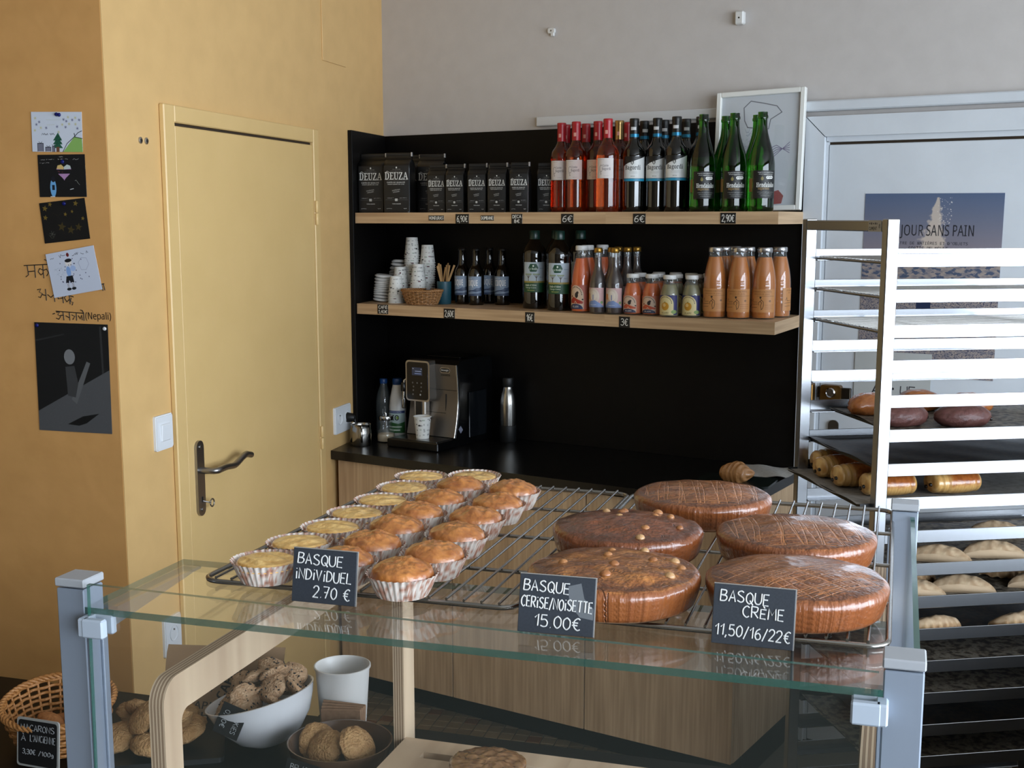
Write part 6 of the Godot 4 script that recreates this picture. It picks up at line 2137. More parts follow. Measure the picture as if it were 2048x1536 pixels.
	for a in [[0.652, 0.606, 0.100, 0, "large round cake with a fork-scored cross pattern, behind the hazelnut cakes"], [0.800, 0.416, 0.101, 1, "large round fork-scored cake with straying curved lines, behind the front scored cake"], [0.817, 0.204, 0.101, 2, "large round fork-scored cake standing behind the crème price sign"], [0.589, 0.380, 0.098, 3, "darkest large glazed cake topped with hazelnuts"], [0.616, 0.176, 0.099, 4, "golden large cake with hazelnuts behind the cerise price sign"]]:
		var nut: bool = a[3] > 2
		var pr: Array = plain[a[3] - 3] if nut else hatch[a[3]]
		var o := thing("basque_cake", a[4], "cake", case_at(a[0], deck, a[1], Basis(Vector3.UP, [0.2, 0.6, 0.1, 1.0, 2.0][a[3]])), "large round cakes")
		var mb := MB.new()
		var R: float = a[2]
		mb.sheet(72, 34, func(x: float, b: float) -> Vector3:
			var w := x * TAU
			# b: 0 bottom centre .. 0.15 bottom rim .. 0.4 top rim .. 1 top centre
			var r := 0.0
			var y := 0.0
			if b < 0.12:
				r = R * 0.90 * b / 0.12
			elif b < 0.36:
				var f := (b - 0.12) / 0.24
				r = R * lerpf(0.90, 0.995, pow(f, 0.6))
				y = 0.026 * f
			elif b < 0.50:
				var f := (b - 0.36) / 0.14
				r = R * (0.995 + 0.010 * sin(f * PI) - 0.13 * f * f)
				y = 0.026 + 0.0120 * sin(f * PI / 2.0 * 0.96)
			else:
				var f := (1.0 - b) / 0.5
				r = R * 0.865 * f
				y = 0.0380 + 0.0090 * (1.0 - f * f)
			var q := Vector2(cos(w), sin(w)) * r
			var n := nz.get_noise_3d(q.x * 14.0 + R * 900.0 + a[3] * 5.0, y * 20.0, q.y * 14.0)
			if y > 0.03:
				y += (0.004 if nut else 0.0022) * n
			r *= 1.0 + 0.012 * nz.get_noise_2d(cos(w) * 1.5 + a[3] * 9.0, sin(w) * 1.5)
			return Vector3(cos(w) * r, y, -sin(w) * r), true)
		for k in mb.v.size():
			var f := Vector2(mb.v[k].x, mb.v[k].z) / (R * 2.06)
			if mb.v[k].y < 0.029:
				f = f.normalized() * (0.478 + 0.006 * sin(mb.v[k].y * 900.0))
			mb.uv[k] = Vector2(0.5 + f.x, 0.5 + f.y)
		part(o, "cake_body", mb, mat("large_cake_%d" % a[3], Color.WHITE, 0.30, 0.0, {"albedo_texture": pr[0], "heightmap_enabled": true, "heightmap_texture": pr[1], "heightmap_scale": 0.40, "clearcoat_enabled": true, "clearcoat": 0.55, "clearcoat_roughness": 0.14, "texture_repeat": false}))
		if nut:
			var rr := RandomNumberGenerator.new()
			rr.seed = 40 + a[3]
			for k in 10:
				var w := rr.randf() * TAU
				var q := sqrt(rr.randf()) * 0.078
				var hz := MB.new()
				hz.tinted = true
				var g := rr.randf_range(0.0052, 0.0075)
				var base_c: Color = [Color(0.40, 0.17, 0.055), Color(0.30, 0.11, 0.035), Color(0.50, 0.28, 0.12)][k % 3]
				hz.sheet(12, 7, func(x: float, b: float) -> Vector3:
					var th := b * PI
					return Vector3(sin(th) * cos(x * TAU) * g, -cos(th) * g * 0.85, -sin(th) * sin(x * TAU) * g), true, func(x: float, b: float, p: Vector3) -> Color: return base_c)
				part(o, "hazelnut", hz, crust("nut_skin", 0.4, 0.3), Transform3D(Basis(Vector3.UP, w), Vector3(cos(w) * q, 0.0395 + 0.0075 * (1.0 - q * q / 0.008) - g * 0.45, sin(w) * q)))

	# --- slate price signs
	slate_sign("individual", case_at(0.2925, GLASS + 0.0002, 0.092, euler(-0.16, 0.0, 0.0)), 0.080, 0.062, [["BASQUE", -0.006, 0.019, 0.056, 0.012], ["iNDiViDUEL", -0.001, 0.001, 0.070, 0.012], ["2.70 €", 0.010, -0.018, 0.046, 0.013]], "small cakes in paper cases", false)
	slate_sign("cherry", case_at(0.5765, GLASS + 0.0002, 0.066, euler(-0.22, 0.03, 0.0)), 0.083, 0.062, [["BASQUE", -0.012, 0.019, 0.050, 0.0115], ["CERiSE/NOiSETTE", 0.0, 0.001, 0.078, 0.0115], ["15.00€", 0.002, -0.018, 0.050, 0.0125]], "hazelnut cakes", true)
	slate_sign("cream", case_at(0.782, GLASS + 0.0002, 0.088, euler(-0.22, -0.02, 0.0)), 0.084, 0.062, [["BASQUE", -0.010, 0.019, 0.050, 0.0115], ["CRÈME", 0.010, 0.004, 0.042, 0.0115], ["11,50/16/22€", 0.0, -0.017, 0.077, 0.0115]], "fork-scored cakes", false)


func slate_sign(_kind: String, xf: Transform3D, w: float, h: float, lines: Array, what: String, smudge: bool) -> void:
	var o := thing("price_sign", "grey slate price sign with white lettering in front of the %s" % what, "price sign", xf, "slate price signs on the glass case")
	part(o, "slate_board", bx(Vector3(w, h, 0.0022), 0.0004, Vector3(0, h / 2.0, 0)), grained("slate_grey", 91, 0.05, [[0.0, Color(0.165, 0.185, 0.215)], [1.0, Color(0.205, 0.225, 0.255)]], 0.55, 12.0))
	part(o, "white_edge", bx(Vector3(w + 0.0014, h + 0.0012, 0.0010), 0.0, Vector3(0.0002, h / 2.0 + 0.0004, -0.0013)), mat("sign_edge", Color(0.60, 0.58, 0.55), 0.6))
	var ft := MB.new()
	ft.prism(PackedVector2Array([Vector2(0, 0), Vector2(0.020, -0.004), Vector2(0.004, h * 0.6)]), -0.012, 0.012)
	part(o, "prop", ft, mat("sign_edge"), Transform3D(Basis(Vector3(0, 0, -1), Vector3.UP, Vector3.RIGHT), Vector3(0, 0.004, -0.0018)))
	if smudge:
		part(o, "chalk_smudge", MB.new().prism(PackedVector2Array([Vector2(0.012, 0.052), Vector2(0.026, 0.056), Vector2(0.030, 0.040), Vector2(0.0405, 0.030), Vector2(0.0405, 0.018), Vector2(0.026, 0.020), Vector2(0.014, 0.034)]), 0.0011, 0.00125), mat("wiped_chalk", Color(0.40, 0.415, 0.43), 0.7))
	for k in lines.size():
		var l: Array = lines[k]
		var mb := MB.new()
		marker(mb, hand(l[0], l[3], l[4], 17 + k * 3 + int(w * 1000.0)), Vector2(l[1], h / 2.0 + l[2]), 0.00085, 0.0013, -0.03)
		part(o, "lettering", mb, mat("chalk_marker", Color(0.84, 0.84, 0.83), 0.6))


# colour and relief of a cake's upper side
func cake_prints(sd: int, turn: float) -> Array:
	var n := FastNoiseLite.new()
	n.seed = 100 + sd
	n.fractal_octaves = 4
	n.frequency = 0.012
	var r := RandomNumberGenerator.new()
	r.seed = sd * 17
	var c := Canvas.new(self, 384, 384, Color.BLACK, 1.0)
	var h := Canvas.new(self, 384, 384, Color(0.5, 0.5, 0.5), 1.0)
	var nut := turn < -0.5
	var dark := Color(0.44, 0.235, 0.10) if sd != 4 else Color(0.36, 0.175, 0.085)
	var light := Color(0.64, 0.385, 0.18) if sd != 4 else Color(0.52, 0.275, 0.13)
	if sd == 5:
		light = Color(0.74, 0.48, 0.23)
	for y in 384:
		for x in 384:
			var d := Vector2(x - 192, y - 192).length() / 186.0
			var k := clampf(0.5 + 0.8 * n.get_noise_2d(x, y) + 0.35 * n.get_noise_2d(x * 5.0, y * 5.0), 0.0, 1.0)
			var col := dark.lerp(light, k)
			if d > 0.93:
				col = col.lerp(Color(0.50, 0.275, 0.135), clampf((d - 0.93) * 20.0, 0.0, 0.8))
			elif d > 0.78 + 0.16 * n.get_noise_2d(x * 2.5 + 70.0, y * 2.5):
				col = col.lerp(Color(0.27, 0.125, 0.055), 0.45 + 0.25 * n.get_noise_2d(x * 6.0, y * 6.0))
			c.im.set_pixel(x, y, col)
			var g := clampf(0.5 + 0.28 * n.get_noise_2d(x * 2.0, y * 2.0) + 0.2 * n.get_noise_2d(x * 6.0, y * 6.0), 0.0, 1.0)
			h.im.set_pixel(x, y, Color(g, g, g))
	if not nut:
		var lines := []
		for g in [[0.0, 7], [PI / 2.0, 7]]:
			for k in g[1]:
				var off: float = (k - 3.0) * 48.0 + r.randf_range(-12, 12)
				for s in 3:
					lines.append([g[0] + turn + r.randf_range(-0.06, 0.06), off + s * 7.0, r.randf_range(-30, 30)])
		for l in lines:
			var p := PackedVector2Array()
			for k in 13:
				var t := (k / 12.0 - 0.5) * 350.0
				var v := Vector2(t, l[1] + l[2] * (1.0 - pow(t / 190.0, 2.0)) * 0.6 + r.randf_range(-1.0, 1.0)).rotated(l[0])
				if v.length() < 172.0:
					p.append(v + Vector2(192, 192))
			if p.size() > 2:
				c.line(p, r.randf_range(1.6, 2.8), Color(0.74, 0.47, 0.26).lerp(light, r.randf() * 0.6))
				h.line(p, 3.0, Color(0.22, 0.22, 0.22))
	else:
		for k in 26:
			var q := Vector2.from_angle(r.randf() * TAU) * sqrt(r.randf()) * 165.0 + Vector2(192, 192)
			var p := PackedVector2Array([q])
			for j in 4:
				p.append(p[j] + Vector2(r.randf_range(-14, 14), r.randf_range(-10, 10)))
			c.line(p, r.randf_range(1.0, 2.2), dark.darkened(0.25))
			h.line(p, 2.5, Color(0.25, 0.25, 0.25))
	return [c.tex(), h.tex()]


# ---------------------------------------------------------------- goods behind the glass

func cookie_mesh(sd: int, rx: float, ry: float, chips: bool) -> Array:
	var n := FastNoiseLite.new()
	n.seed = sd
	n.fractal_octaves = 3
	n.frequency = 1.0
	var mb := MB.new()
	mb.tinted = true
	var shape := func(a: float, b: float) -> Vector3:
		var th := b * PI
		var w := a * TAU
		var d := Vector3(sin(th) * cos(w), -cos(th), -sin(th) * sin(w))
		var k := 1.0 + 0.10 * n.get_noise_3dv(d * 1.6) + 0.07 * n.get_noise_3dv(d * 4.5) + 0.03 * n.get_noise_3dv(d * 11.0)
		return Vector3(d.x * rx * k, d.y * ry * k * (1.0 if d.y > 0 else 0.6), d.z * rx * k)
	mb.sheet(30, 16, shape, true, func(a: float, b: float, p: Vector3) -> Color:
		var k := clampf(0.5 + 0.9 * n.get_noise_3dv(p * 90.0), 0.0, 1.0)
		return Color(0.32, 0.175, 0.08).lerp(Color(0.50, 0.335, 0.195), k) if chips else Color(0.27, 0.135, 0.045).lerp(Color(0.44, 0.26, 0.105), k))
	if not chips:
		return [mb.mesh(), null]
	var cm := MB.new()
	var r := RandomNumberGenerator.new()
	r.seed = sd
	for k in 34:
		var a := r.randf()
		var b := r.randf_range(0.28, 0.98)
		var p: Vector3 = shape.call(a, b)
		cm.t = Transform3D(Basis.from_euler(Vector3(r.randf() * 6.0, r.randf() * 6.0, r.randf() * 6.0)), p * 0.985)
		var g := r.randf_range(0.0010, 0.0022)
		cm.sheet(6, 4, func(x: float, y: float) -> Vector3: return Vector3(sin(y * PI) * cos(x * TAU) * g * 1.5, -cos(y * PI) * g * 0.8, -sin(y * PI) * sin(x * TAU) * g), true)
	return [mb.mesh(), cm.mesh()]


func case_goods() -> void:
	var dough := mat("cookie_dough", Color.WHITE, 0.75, 0.0, {"vertex_color_use_as_albedo": true, "uv1_triplanar": true, "uv1_scale": Vector3.ONE * 22.0, "heightmap_enabled": true, "heightmap_texture": crust_relief(), "heightmap_scale": 0.35})
	var choc := mat("chocolate_chip", Color(0.085, 0.045, 0.03), 0.4)
	# --- bowl of chocolate chip cookies
	var bu := -0.188
	var bv := 0.852
	var china := mat("white_china", Color(0.80, 0.80, 0.80), 0.12)
	var o := thing("cookie_bowl", "white china bowl piled with chocolate chip cookies", "bowl", case_at(bu, BASE + 0.009, bv, euler(0.0, 0.0, 0.26)))
	part(o, "bowl_wall", MB.new().lathe(V([0, 0.010, 0.030, 0.010, 0.034, 0.006, 0.040, 0.009, 0.062, 0.022, 0.085, 0.050, 0.098, 0.080, 0.1035, 0.098, 0.1050, 0.1000, 0.1020, 0.1005, 0.0995, 0.098, 0.094, 0.080, 0.081, 0.052, 0.058, 0.026, 0, 0.018]), 40), china)
	var variants := [cookie_mesh(1, 0.030, 0.013, true), cookie_mesh(2, 0.029, 0.014, true), cookie_mesh(3, 0.031, 0.012, true)]
	var cookies := [[-0.055, 0.020, 0.080, 0.4, 0.3], [0.0, 0.050, 0.085, 0.9, 0.0], [0.050, 0.030, 0.085, 0.6, -0.5], [0.055, -0.025, 0.090, 0.3, -0.4], [-0.05, -0.045, 0.085, 0.2, 0.5], [0.0, 0.0, 0.100, 0.75, 0.1], [0.035, 0.012, 0.112, 0.8, -0.4], [-0.033, 0.020, 0.105, 0.6, 0.35], [-0.008, 0.034, 0.104, 1.0, 0.1], [-0.042, -0.030, 0.116, 0.4, 0.4], [0.015, -0.035, 0.120, 0.5, 0.0], [0.028, -0.012, 0.132, 0.65, -0.3], [-0.015, -0.010, 0.130, 0.6, 0.2], [0.045, -0.052, 0.112, 0.1, -0.6], [-0.070, 0.0, 0.090, 0.2, 1.0], [0.074, 0.0, 0.098, 0.1, -1.1], [0.0, -0.055, 0.134, 0.3, 0.1]]
	for k in cookies.size():
		var q: Array = cookies[k]
		var c := thing("cookie", "chocolate chip cookie in the white china bowl", "cookie", case_at(bu + q[0] - 0.027, BASE + q[2] + 0.006 + q[0] * 0.26, bv - q[1], euler(q[3], k * 0.9, q[4])), "chocolate chip cookies in the white bowl")
		part(c, "biscuit", variants[k % 3][0], dough)
		part(c, "chocolate_chips", variants[k % 3][1], choc).set_meta("kind", "stuff")
	small_sign("cookies", case_at(-0.228, BASE + 0.066, 0.742, euler(-0.42, 0.10, -0.30)), 0.052, 0.056, ["COOKiES", "0,60€"], "black chalk sign reading cookies, hung on the white bowl", PI / 2.0)
	# --- second bowl
	var c2u := -0.004
	var c2v := 0.757
	o = thing("snack_bowl", "brown stoneware bowl with pale nutty rounds", "bowl", case_at(c2u, BASE, c2v))
	part(o, "bowl_wall", MB.new().lathe(V([0, 0.008, 0.035, 0.008, 0.040, 0.0, 0.046, 0.004, 0.072, 0.022, 0.086, 0.050, 0.0925, 0.078, 0.0935, 0.0800, 0.0910, 0.0800, 0.083, 0.052, 0.070, 0.028, 0, 0.014]), 36), mat("brown_stoneware", Color(0.36, 0.27, 0.20), 0.25))
	var pale := [cookie_mesh(11, 0.036, 0.018, false), cookie_mesh(12, 0.038, 0.017, false)]
	for k in 4:
		var q: Array = [[-0.020, 0.016, 0.068, 0.7, 0.15], [0.036, 0.008, 0.076, 0.9, -0.15], [-0.050, -0.012, 0.064, 0.4, 1.0], [0.004, -0.036, 0.062, 0.2, 0.0]][k]
		var c := thing("nut_biscuit", "pale nutty biscuit in the brown stoneware bowl", "biscuit", case_at(c2u + q[0], BASE + q[2], c2v - q[1], euler(q[3], k * 1.1, q[4])), "nutty biscuits in the brown bowl")
		part(c, "biscuit", pale[k % 2][0], dough)
	small_sign("belazka", case_at(c2u - 0.030, BASE + 0.030, 0.652, euler(-0.30, 0.0, -0.14)), 0.068, 0.046, ["BELAZKA", "1,10€"], "black chalk sign leaning on the brown stoneware bowl", 0.0)
	# --- dark board of rough biscuits
	o = thing("serving_board", "dark board under the rough oat biscuits", "board", case_at(-0.400, BASE, 0.80, Basis(Vector3.UP, 0.5)))
	part(o, "board", MB.new().prism(rounded(0.24, 0.20, 0.01), 0.0, 0.010, true), mat("dark_board", Color(0.05, 0.05, 0.05), 0.5), Transform3D(Basis(Vector3.RIGHT, -PI / 2.0), Vector3.ZERO))
	var oat := [cookie_mesh(21, 0.042, 0.020, false), cookie_mesh(22, 0.040, 0.022, false), cookie_mesh(23, 0.044, 0.019, false)]
	var oats := [[-0.455, 0.745, 0.026, 0.1, 0.0], [-0.375, 0.735, 0.027, -0.1, 0.1], [-0.430, 0.800, 0.055, 0.6, 0.3], [-0.345, 0.800, 0.032, 0.1, -0.2], [-0.395, 0.860, 0.030, 0.0, 0.0], [-0.470, 0.835, 0.032, 0.2, 0.2], [-0.350, 0.762, 0.058, 0.7, -0.2], [-0.405, 0.765, 0.064, 0.5, 0.1]]
	for k in oats.size():
		var q: Array = oats[k]
		var c := thing("oat_biscuit", "rough golden oat biscuit on the dark board", "biscuit", case_at(q[0], BASE + q[2] + 0.006, q[1], euler(q[3] + 0.2, k * 1.7, q[4])), "oat biscuits on the dark board")
		part(c, "biscuit", oat[k % 3][0], dough)
	# --- kraft paper bag with print
	var cv := Canvas.new(self, 360, 260, Color(0.54, 0.43, 0.31))
	var ink := Color(0.10, 0.085, 0.07)
	cv.text("DÉJEUNER", 70, 130, 190, 26, Color(0.26, 0.30, 0.22), "sans", -1.05)
	cv.text("THE", 140, 120, 74, 34, ink, "bold", -1.2)
	cv.text("CAFÉ", 184, 130, 92, 34, ink, "bold", -1.2)
	cv.text("Camp", 190, 66, 96, 44, ink, "bold", 0.15)
	cv.text("APPÉTIT", 166, 198, 130, 32, ink, "sans", 0.05)
	cv.text("Choc", 150, 238, 120, 30, ink, "sans", 0.05)
	cv.text("Petit", 300, 150, 90, 30, ink, "serif", -0.1)
	o = thing("kraft_bag", "printed brown kraft paper bag behind the cookie bowl", "paper bag", case_at(-0.348, BASE, 0.925, euler(-0.42, 0.10, 0.04)))
	var bag := MB.new()
	bag.sheet(16, 10, func(a: float, b: float) -> Vector3: return Vector3((a - 0.5) * 0.25, b * 0.155, 0.004 * sin(a * 7.0 + b * 3.0) + 0.003 * sin(b * 9.0)))
	bag.sheet(16, 10, func(a: float, b: float) -> Vector3: return Vector3((0.5 - a) * 0.25, b * 0.155, 0.004 * sin((1.0 - a) * 7.0 + b * 3.0) + 0.003 * sin(b * 9.0) - 0.004))
	part(o, "bag_paper", bag, printed("kraft_print", cv.tex(), 0.75))
	# --- white beaker and folded kraft packets
	o = thing("plastic_beaker", "tall white plastic beaker behind the cookie bowl", "beaker", case_at(-0.090, BASE, 0.957))
	part(o, "beaker_wall", MB.new().lathe(V([0, 0.003, 0.040, 0.0, 0.043, 0.003, 0.0525, 0.136, 0.0550, 0.137, 0.0552, 0.141, 0.0530, 0.1415, 0.0505, 0.138, 0.0415, 0.006, 0, 0.006]), 36), mat("white_beaker", Color(0.78, 0.77, 0.75), 0.35))
	for k in 4:
		o = thing("napkin", "folded brown paper napkin, %s from the white beaker" % ORD[k], "napkin", case_at(-0.062 + 0.003 * k, BASE + 0.001, 0.894 - 0.0075 * k, euler(-0.10, 0.04 * k, 0.02 * k)), "brown paper napkins before the beaker")
		part(o, "folded_paper", bx(Vector3(0.088 - 0.003 * k, 0.088 - 0.003 * k, 0.005), 0.0012, Vector3(0, 0.044, 0)), grained("brown_napkin", 95, 0.02, [[0.0, Color(0.48, 0.36, 0.26)], [1.0, Color(0.58, 0.45, 0.34)]], 0.85, 6.0))
	# --- cake on the slotted board
	o = thing("caramel_tart", "brown glazed tart on the slotted plywood board", "tart", case_at(0.302, 0.8505, 0.668))
	var n := FastNoiseLite.new()
	n.seed = 8
	n.frequency = 1.0
	n.fractal_octaves = 3
	var tm := MB.new()
	tm.tinted = true
	tm.sheet(48, 20, func(a: float, b: float) -> Vector3:
		var w := a * TAU
		var r := 0.0
		var y := 0.0
		if b < 0.4:
			r = lerpf(0.0, 0.060, b / 0.2) if b < 0.2 else lerpf(0.060, 0.0635, (b - 0.2) / 0.2)
			y = 0.0 if b < 0.2 else 0.024 * (b - 0.2) / 0.2
		else:
			var f := (1.0 - b) / 0.6
			r = 0.0635 * f
			y = 0.026 + 0.005 * (1.0 - f * f)
		var q := Vector2(cos(w), sin(w)) * r
		if y > 0.02:
			y += 0.0035 * n.get_noise_2d(q.x * 60.0, q.y * 60.0)
		return Vector3(q.x, y, -q.y), true, func(a: float, b: float, p: Vector3) -> Color:
		var k := clampf(0.5 + n.get_noise_2d(p.x * 70.0 + 5.0, p.z * 70.0), 0.0, 1.0)
		return Color(0.16, 0.065, 0.022).lerp(Color(0.36, 0.19, 0.075), k))
	part(o, "tart_body", tm, crust("tart_glaze", 0.22, 0.6, 0.05))
	# --- macaroon basket at the end of the case
	var mu := -0.585
	var mv := 0.745
	o = thing("wicker_basket", "honey-coloured wicker basket of almond macaroons beside the display case", "basket", case_at(mu, BASE, mv, euler(0, 0.0, 0.0)))
	weave(o, 0.075, 0.062, 0.108, 0.092, 0.090, 30, 9, 0.0034, Color(0.66, 0.44, 0.22), -0.22)
	var mm := MB.new()
	mm.tinted = true
	mm.sheet(28, 14, func(a: float, b: float) -> Vector3:
		var th := b * PI
		var w := a * TAU
		var d := Vector3(sin(th) * cos(w), -cos(th), -sin(th) * sin(w))
		return Vector3(d.x * 0.034 * (1.0 + 0.1 * absf(d.x)), d.y * 0.013, d.z * 0.017) * (1.0 + 0.03 * n.get_noise_3dv(d * 4.0)), true, func(a: float, b: float, p: Vector3) -> Color:
		return Color(0.34, 0.13, 0.04).lerp(Color(0.46, 0.20, 0.07), clampf(0.5 + n.get_noise_3dv(p * 120.0), 0.0, 1.0)))
	var mac_mesh := mm.mesh()
	var macs := [[-0.045, 0.02, 0.030, 0.2], [0.0, 0.035, 0.030, -0.2], [0.045, 0.02, 0.032, 0.5], [-0.03, -0.025, 0.034, 0.9], [0.03, -0.03, 0.034, 0.0], [-0.012, 0.008, 0.052, -0.35], [0.045, -0.012, 0.056, 0.3], [0.020, -0.045, 0.056, -0.2]]
	for k in macs.size():
		var q: Array = macs[k]
		var c := thing("macaroon", "brown oval almond macaroon in the large wicker basket", "macaroon", case_at(mu + q[0], BASE + q[2], mv - q[1], euler(0.12, q[3], -0.15 + 0.08 * (k % 4))), "almond macaroons in the wicker basket")
		part(c, "biscuit", mac_mesh, crust("macaroon_crust", 0.6, 0.0))
	# its sign
	o = thing("price_sign", "white-rimmed chalkboard sign in front of the macaroon basket", "price sign", case_at(-0.556, BASE + 0.004, 0.640, euler(-0.12, -0.10, 0.03)))
	part(o, "rim", MB.new().prism(rounded(0.098, 0.090, 0.006), -0.003, 0.0, true), mat("sign_white_rim", Color(0.62, 0.62, 0.60), 0.5), Transform3D(Basis(), Vector3(0, 0.045, 0)))
	part(o, "chalkboard", MB.new().prism(rounded(0.090, 0.082, 0.006), 0.0, 0.0008, true), mat("chalkboard", Color(0.045, 0.047, 0.05), 0.65), Transform3D(Basis(), Vector3(0, 0.045, 0)))
	for l in [["MACARONS", 0.0, 0.073, 0.078, 0.011], ["À", -0.033, 0.053, 0.010, 0.012], ["L'ANCiENNE", 0.012, 0.054, 0.058, 0.012], ["3,30€", -0.020, 0.028, 0.030, 0.009], ["/100g", 0.020, 0.028, 0.034, 0.008]]:
		var mb := MB.new()
		marker(mb, hand(l[0], l[3], l[4], 23), Vector2(l[1], l[2]), 0.0007, 0.0010)
		part(o, "lettering", mb, mat("grey_chalk", Color(0.58, 0.59, 0.59), 0.7))


func small_sign(_kind: String, xf: Transform3D, w: float, h: float, lines: Array, label: String, tilt: float) -> void:
	var o := thing("price_sign", label, "price sign", xf)
	part(o, "card", bx(Vector3(w, h, 0.0016), 0.0003, Vector3(0, h / 2.0, 0)), mat("black_card", Color(0.030, 0.034, 0.038), 0.55))
	for k in lines.size():
		var mb := MB.new()
		var along: float = (h if tilt > 0.5 else w) * [0.72, 0.56][k]
		var off := (0.24 - 0.46 * k) * (w if tilt > 0.5 else h)
		var p := Vector2(off, h / 2.0) if tilt > 0.5 else Vector2(0, h / 2.0 + off)
		marker(mb, hand(lines[k], along, 0.0095, 31 + k), p, 0.0006, 0.0010, -tilt)
		part(o, "lettering", mb, mat("grey_chalk", Color(0.58, 0.59, 0.59), 0.7))


# ---------------------------------------------------------------- trays and pastries on the rack

func rack_goods() -> void:
	for i in 3:
		wire_grid("rack_grid", "%s empty wire grid in the baker's rack" % ["topmost", "second", "third"][i], rack_at(0.303, RAIL0 - i * STEP + 0.0032, RACK_W / 2.0, Basis(Vector3.UP, PI / 2.0)), 0.424, 0.60, 20, [0.15, -0.15], "empty wire grids in the rack", 0.0015)
	var black := mat("black_tray_steel", Color(0.030, 0.029, 0.028), 0.5, 0.3)
	var paper_m := grained("scorched_paper", 101, 0.018, [[0.0, Color(0.05, 0.042, 0.032)], [0.32, Color(0.19, 0.155, 0.115)], [0.50, Color(0.37, 0.33, 0.275)], [0.70, Color(0.47, 0.44, 0.385)], [1.0, Color(0.22, 0.20, 0.17)]], 0.6, 4.0)
	var dark_m := grained("burnt_paper", 103, 0.02, [[0.0, Color(0.02, 0.018, 0.016)], [0.45, Color(0.06, 0.052, 0.044)], [0.62, Color(0.20, 0.15, 0.10)], [1.0, Color(0.10, 0.09, 0.08)]], 0.5, 4.0)
	var fresh_m := grained("grey_paper", 105, 0.02, [[0.0, Color(0.40, 0.38, 0.35)], [0.5, Color(0.50, 0.48, 0.45)], [1.0, Color(0.55, 0.53, 0.50)]], 0.6, 4.0)
	var tray_mb := MB.new()
	tray_mb.box(Vector3(0, 0.0012, 0), Vector3(0.60, 0.0016, 0.418), 0.0004)
	for s in [-1.0, 1.0]:
		tray_mb.box(Vector3(0, 0.005, 0.2085 * s), Vector3(0.60, 0.009, 0.0015))
		tray_mb.box(Vector3(0.2993 * s, 0.004, 0), Vector3(0.0015, 0.007, 0.416))
	var tray_mesh := tray_mb.mesh()
	var names := {5: "black baking tray with dark chocolate pastries in the rack", 6: "black baking tray with burnt empty paper, below the chocolate pastries", 7: "black baking tray pulled out of the rack under the chocolate rolls", 9: "black baking tray with two turnovers, uppermost of the turnover trays", 10: "black baking tray with the most turnovers in the rack", 11: "shaded black baking tray below the turnovers", 12: "empty black baking tray low in the rack with pale stained paper", 13: "empty black baking tray low in the rack, second below the turnovers", 14: "empty black baking tray near the rack's foot", 15: "lowest black baking tray in the rack"}
	for i in [5, 6, 7, 9, 10, 11, 12, 13, 14, 15]:
		var u0: float = {5: 0.055, 6: 0.004, 7: -0.052}.get(i, 0.012)
		var y: float = RAIL0 - i * STEP + 0.0032
		var o := thing("baking_tray", names[i], "tray", rack_at(u0 + 0.30, y, RACK_W / 2.0), "baking trays in the rack")
		part(o, "tray_steel", tray_mesh, black)
		var p := thing("baking_paper", names[i].replace("black baking tray", "baking paper on the tray"), "paper", rack_at(u0 + 0.30, y + 0.0024, RACK_W / 2.0), "baking papers in the rack")
		var s: float = i * 2.7
		part(p, "sheet", MB.new().sheet(24, 16, func(a: float, b: float) -> Vector3:
			var e := 0.0
			if a < 0.08:
				e = (0.08 - a) * 0.10 * (0.6 + 0.4 * sin(b * 11.0 + s))
			return Vector3((a - 0.5) * 0.606 - 0.004, 0.0006 + 0.0012 * (1.0 + sin(a * 23.0 + s) * sin(b * 13.0 + s)) + e, (0.5 - b) * 0.412)), fresh_m if i == 7 else dark_m if i in [6, 11, 14] else paper_m)

	# --- chocolate rolls
	var n := FastNoiseLite.new()
	n.seed = 77
	n.frequency = 1.0
	n.fractal_octaves = 3
	var roll := MB.new()
	roll.tinted = true
	roll.sheet(40, 44, func(a: float, b: float) -> Vector3:
		var w := a * TAU
		var t := clampf((b - 0.12) / 0.76, 0.0, 1.0)
		var x := (t - 0.5) * 0.100
		var f := 1.0
		if b < 0.12:
			f = sin(b / 0.12 * PI / 2.0)
			x -= 0.0035 * (1.0 - f) * sin(f * 19.0) + 0.012 * sqrt(1.0 - f * f)
		elif b > 0.88:
			f = sin((1.0 - b) / 0.12 * PI / 2.0)
			x += 0.0035 * (1.0 - f) * sin(f * 19.0) + 0.012 * sqrt(1.0 - f * f)
		var puff := 0.94 + 0.17 * sin(t * PI) + 0.03 * cos(t * PI * 14.0) * (1.0 if t < 0.3 or t > 0.85 else 0.2)
		var cy := 0.026 * f * puff
		var y := 0.026 + sin(w) * cy * (1.0 if sin(w) > 0 else 0.95)
		return Vector3(x, maxf(y, 0.0), cos(w) * 0.033 * f * puff), true, func(a: float, b: float, p: Vector3) -> Color:
		var k := n.get_noise_3dv(p * 70.0)
		var top := smoothstep(0.016, 0.034, p.y + 0.006 * k)
		var mid := smoothstep(-0.034, -0.014, p.x + 0.004 * k) * (1.0 - smoothstep(0.046, 0.056, p.x))
		var pale := Color(0.62, 0.38, 0.13).lerp(Color(0.46, 0.22, 0.06), clampf(0.5 + 0.5 * sin(p.x * 900.0) + k * 0.5, 0.0, 1.0) * 0.7)
		if p.x < -0.050:
			pale = Color(0.66, 0.42, 0.16).lerp(Color(0.48, 0.25, 0.07), clampf(0.5 + 0.6 * sin(Vector2(p.z, p.y - 0.026).length() * 1100.0 + atan2(p.y - 0.026, p.z)), 0.0, 1.0))
		return pale.lerp(Color(0.34, 0.10, 0.02).lerp(Color(0.20, 0.05, 0.012), clampf(k + 0.3, 0.0, 1.0)), top * mid))
	var roll_mesh := roll.mesh()
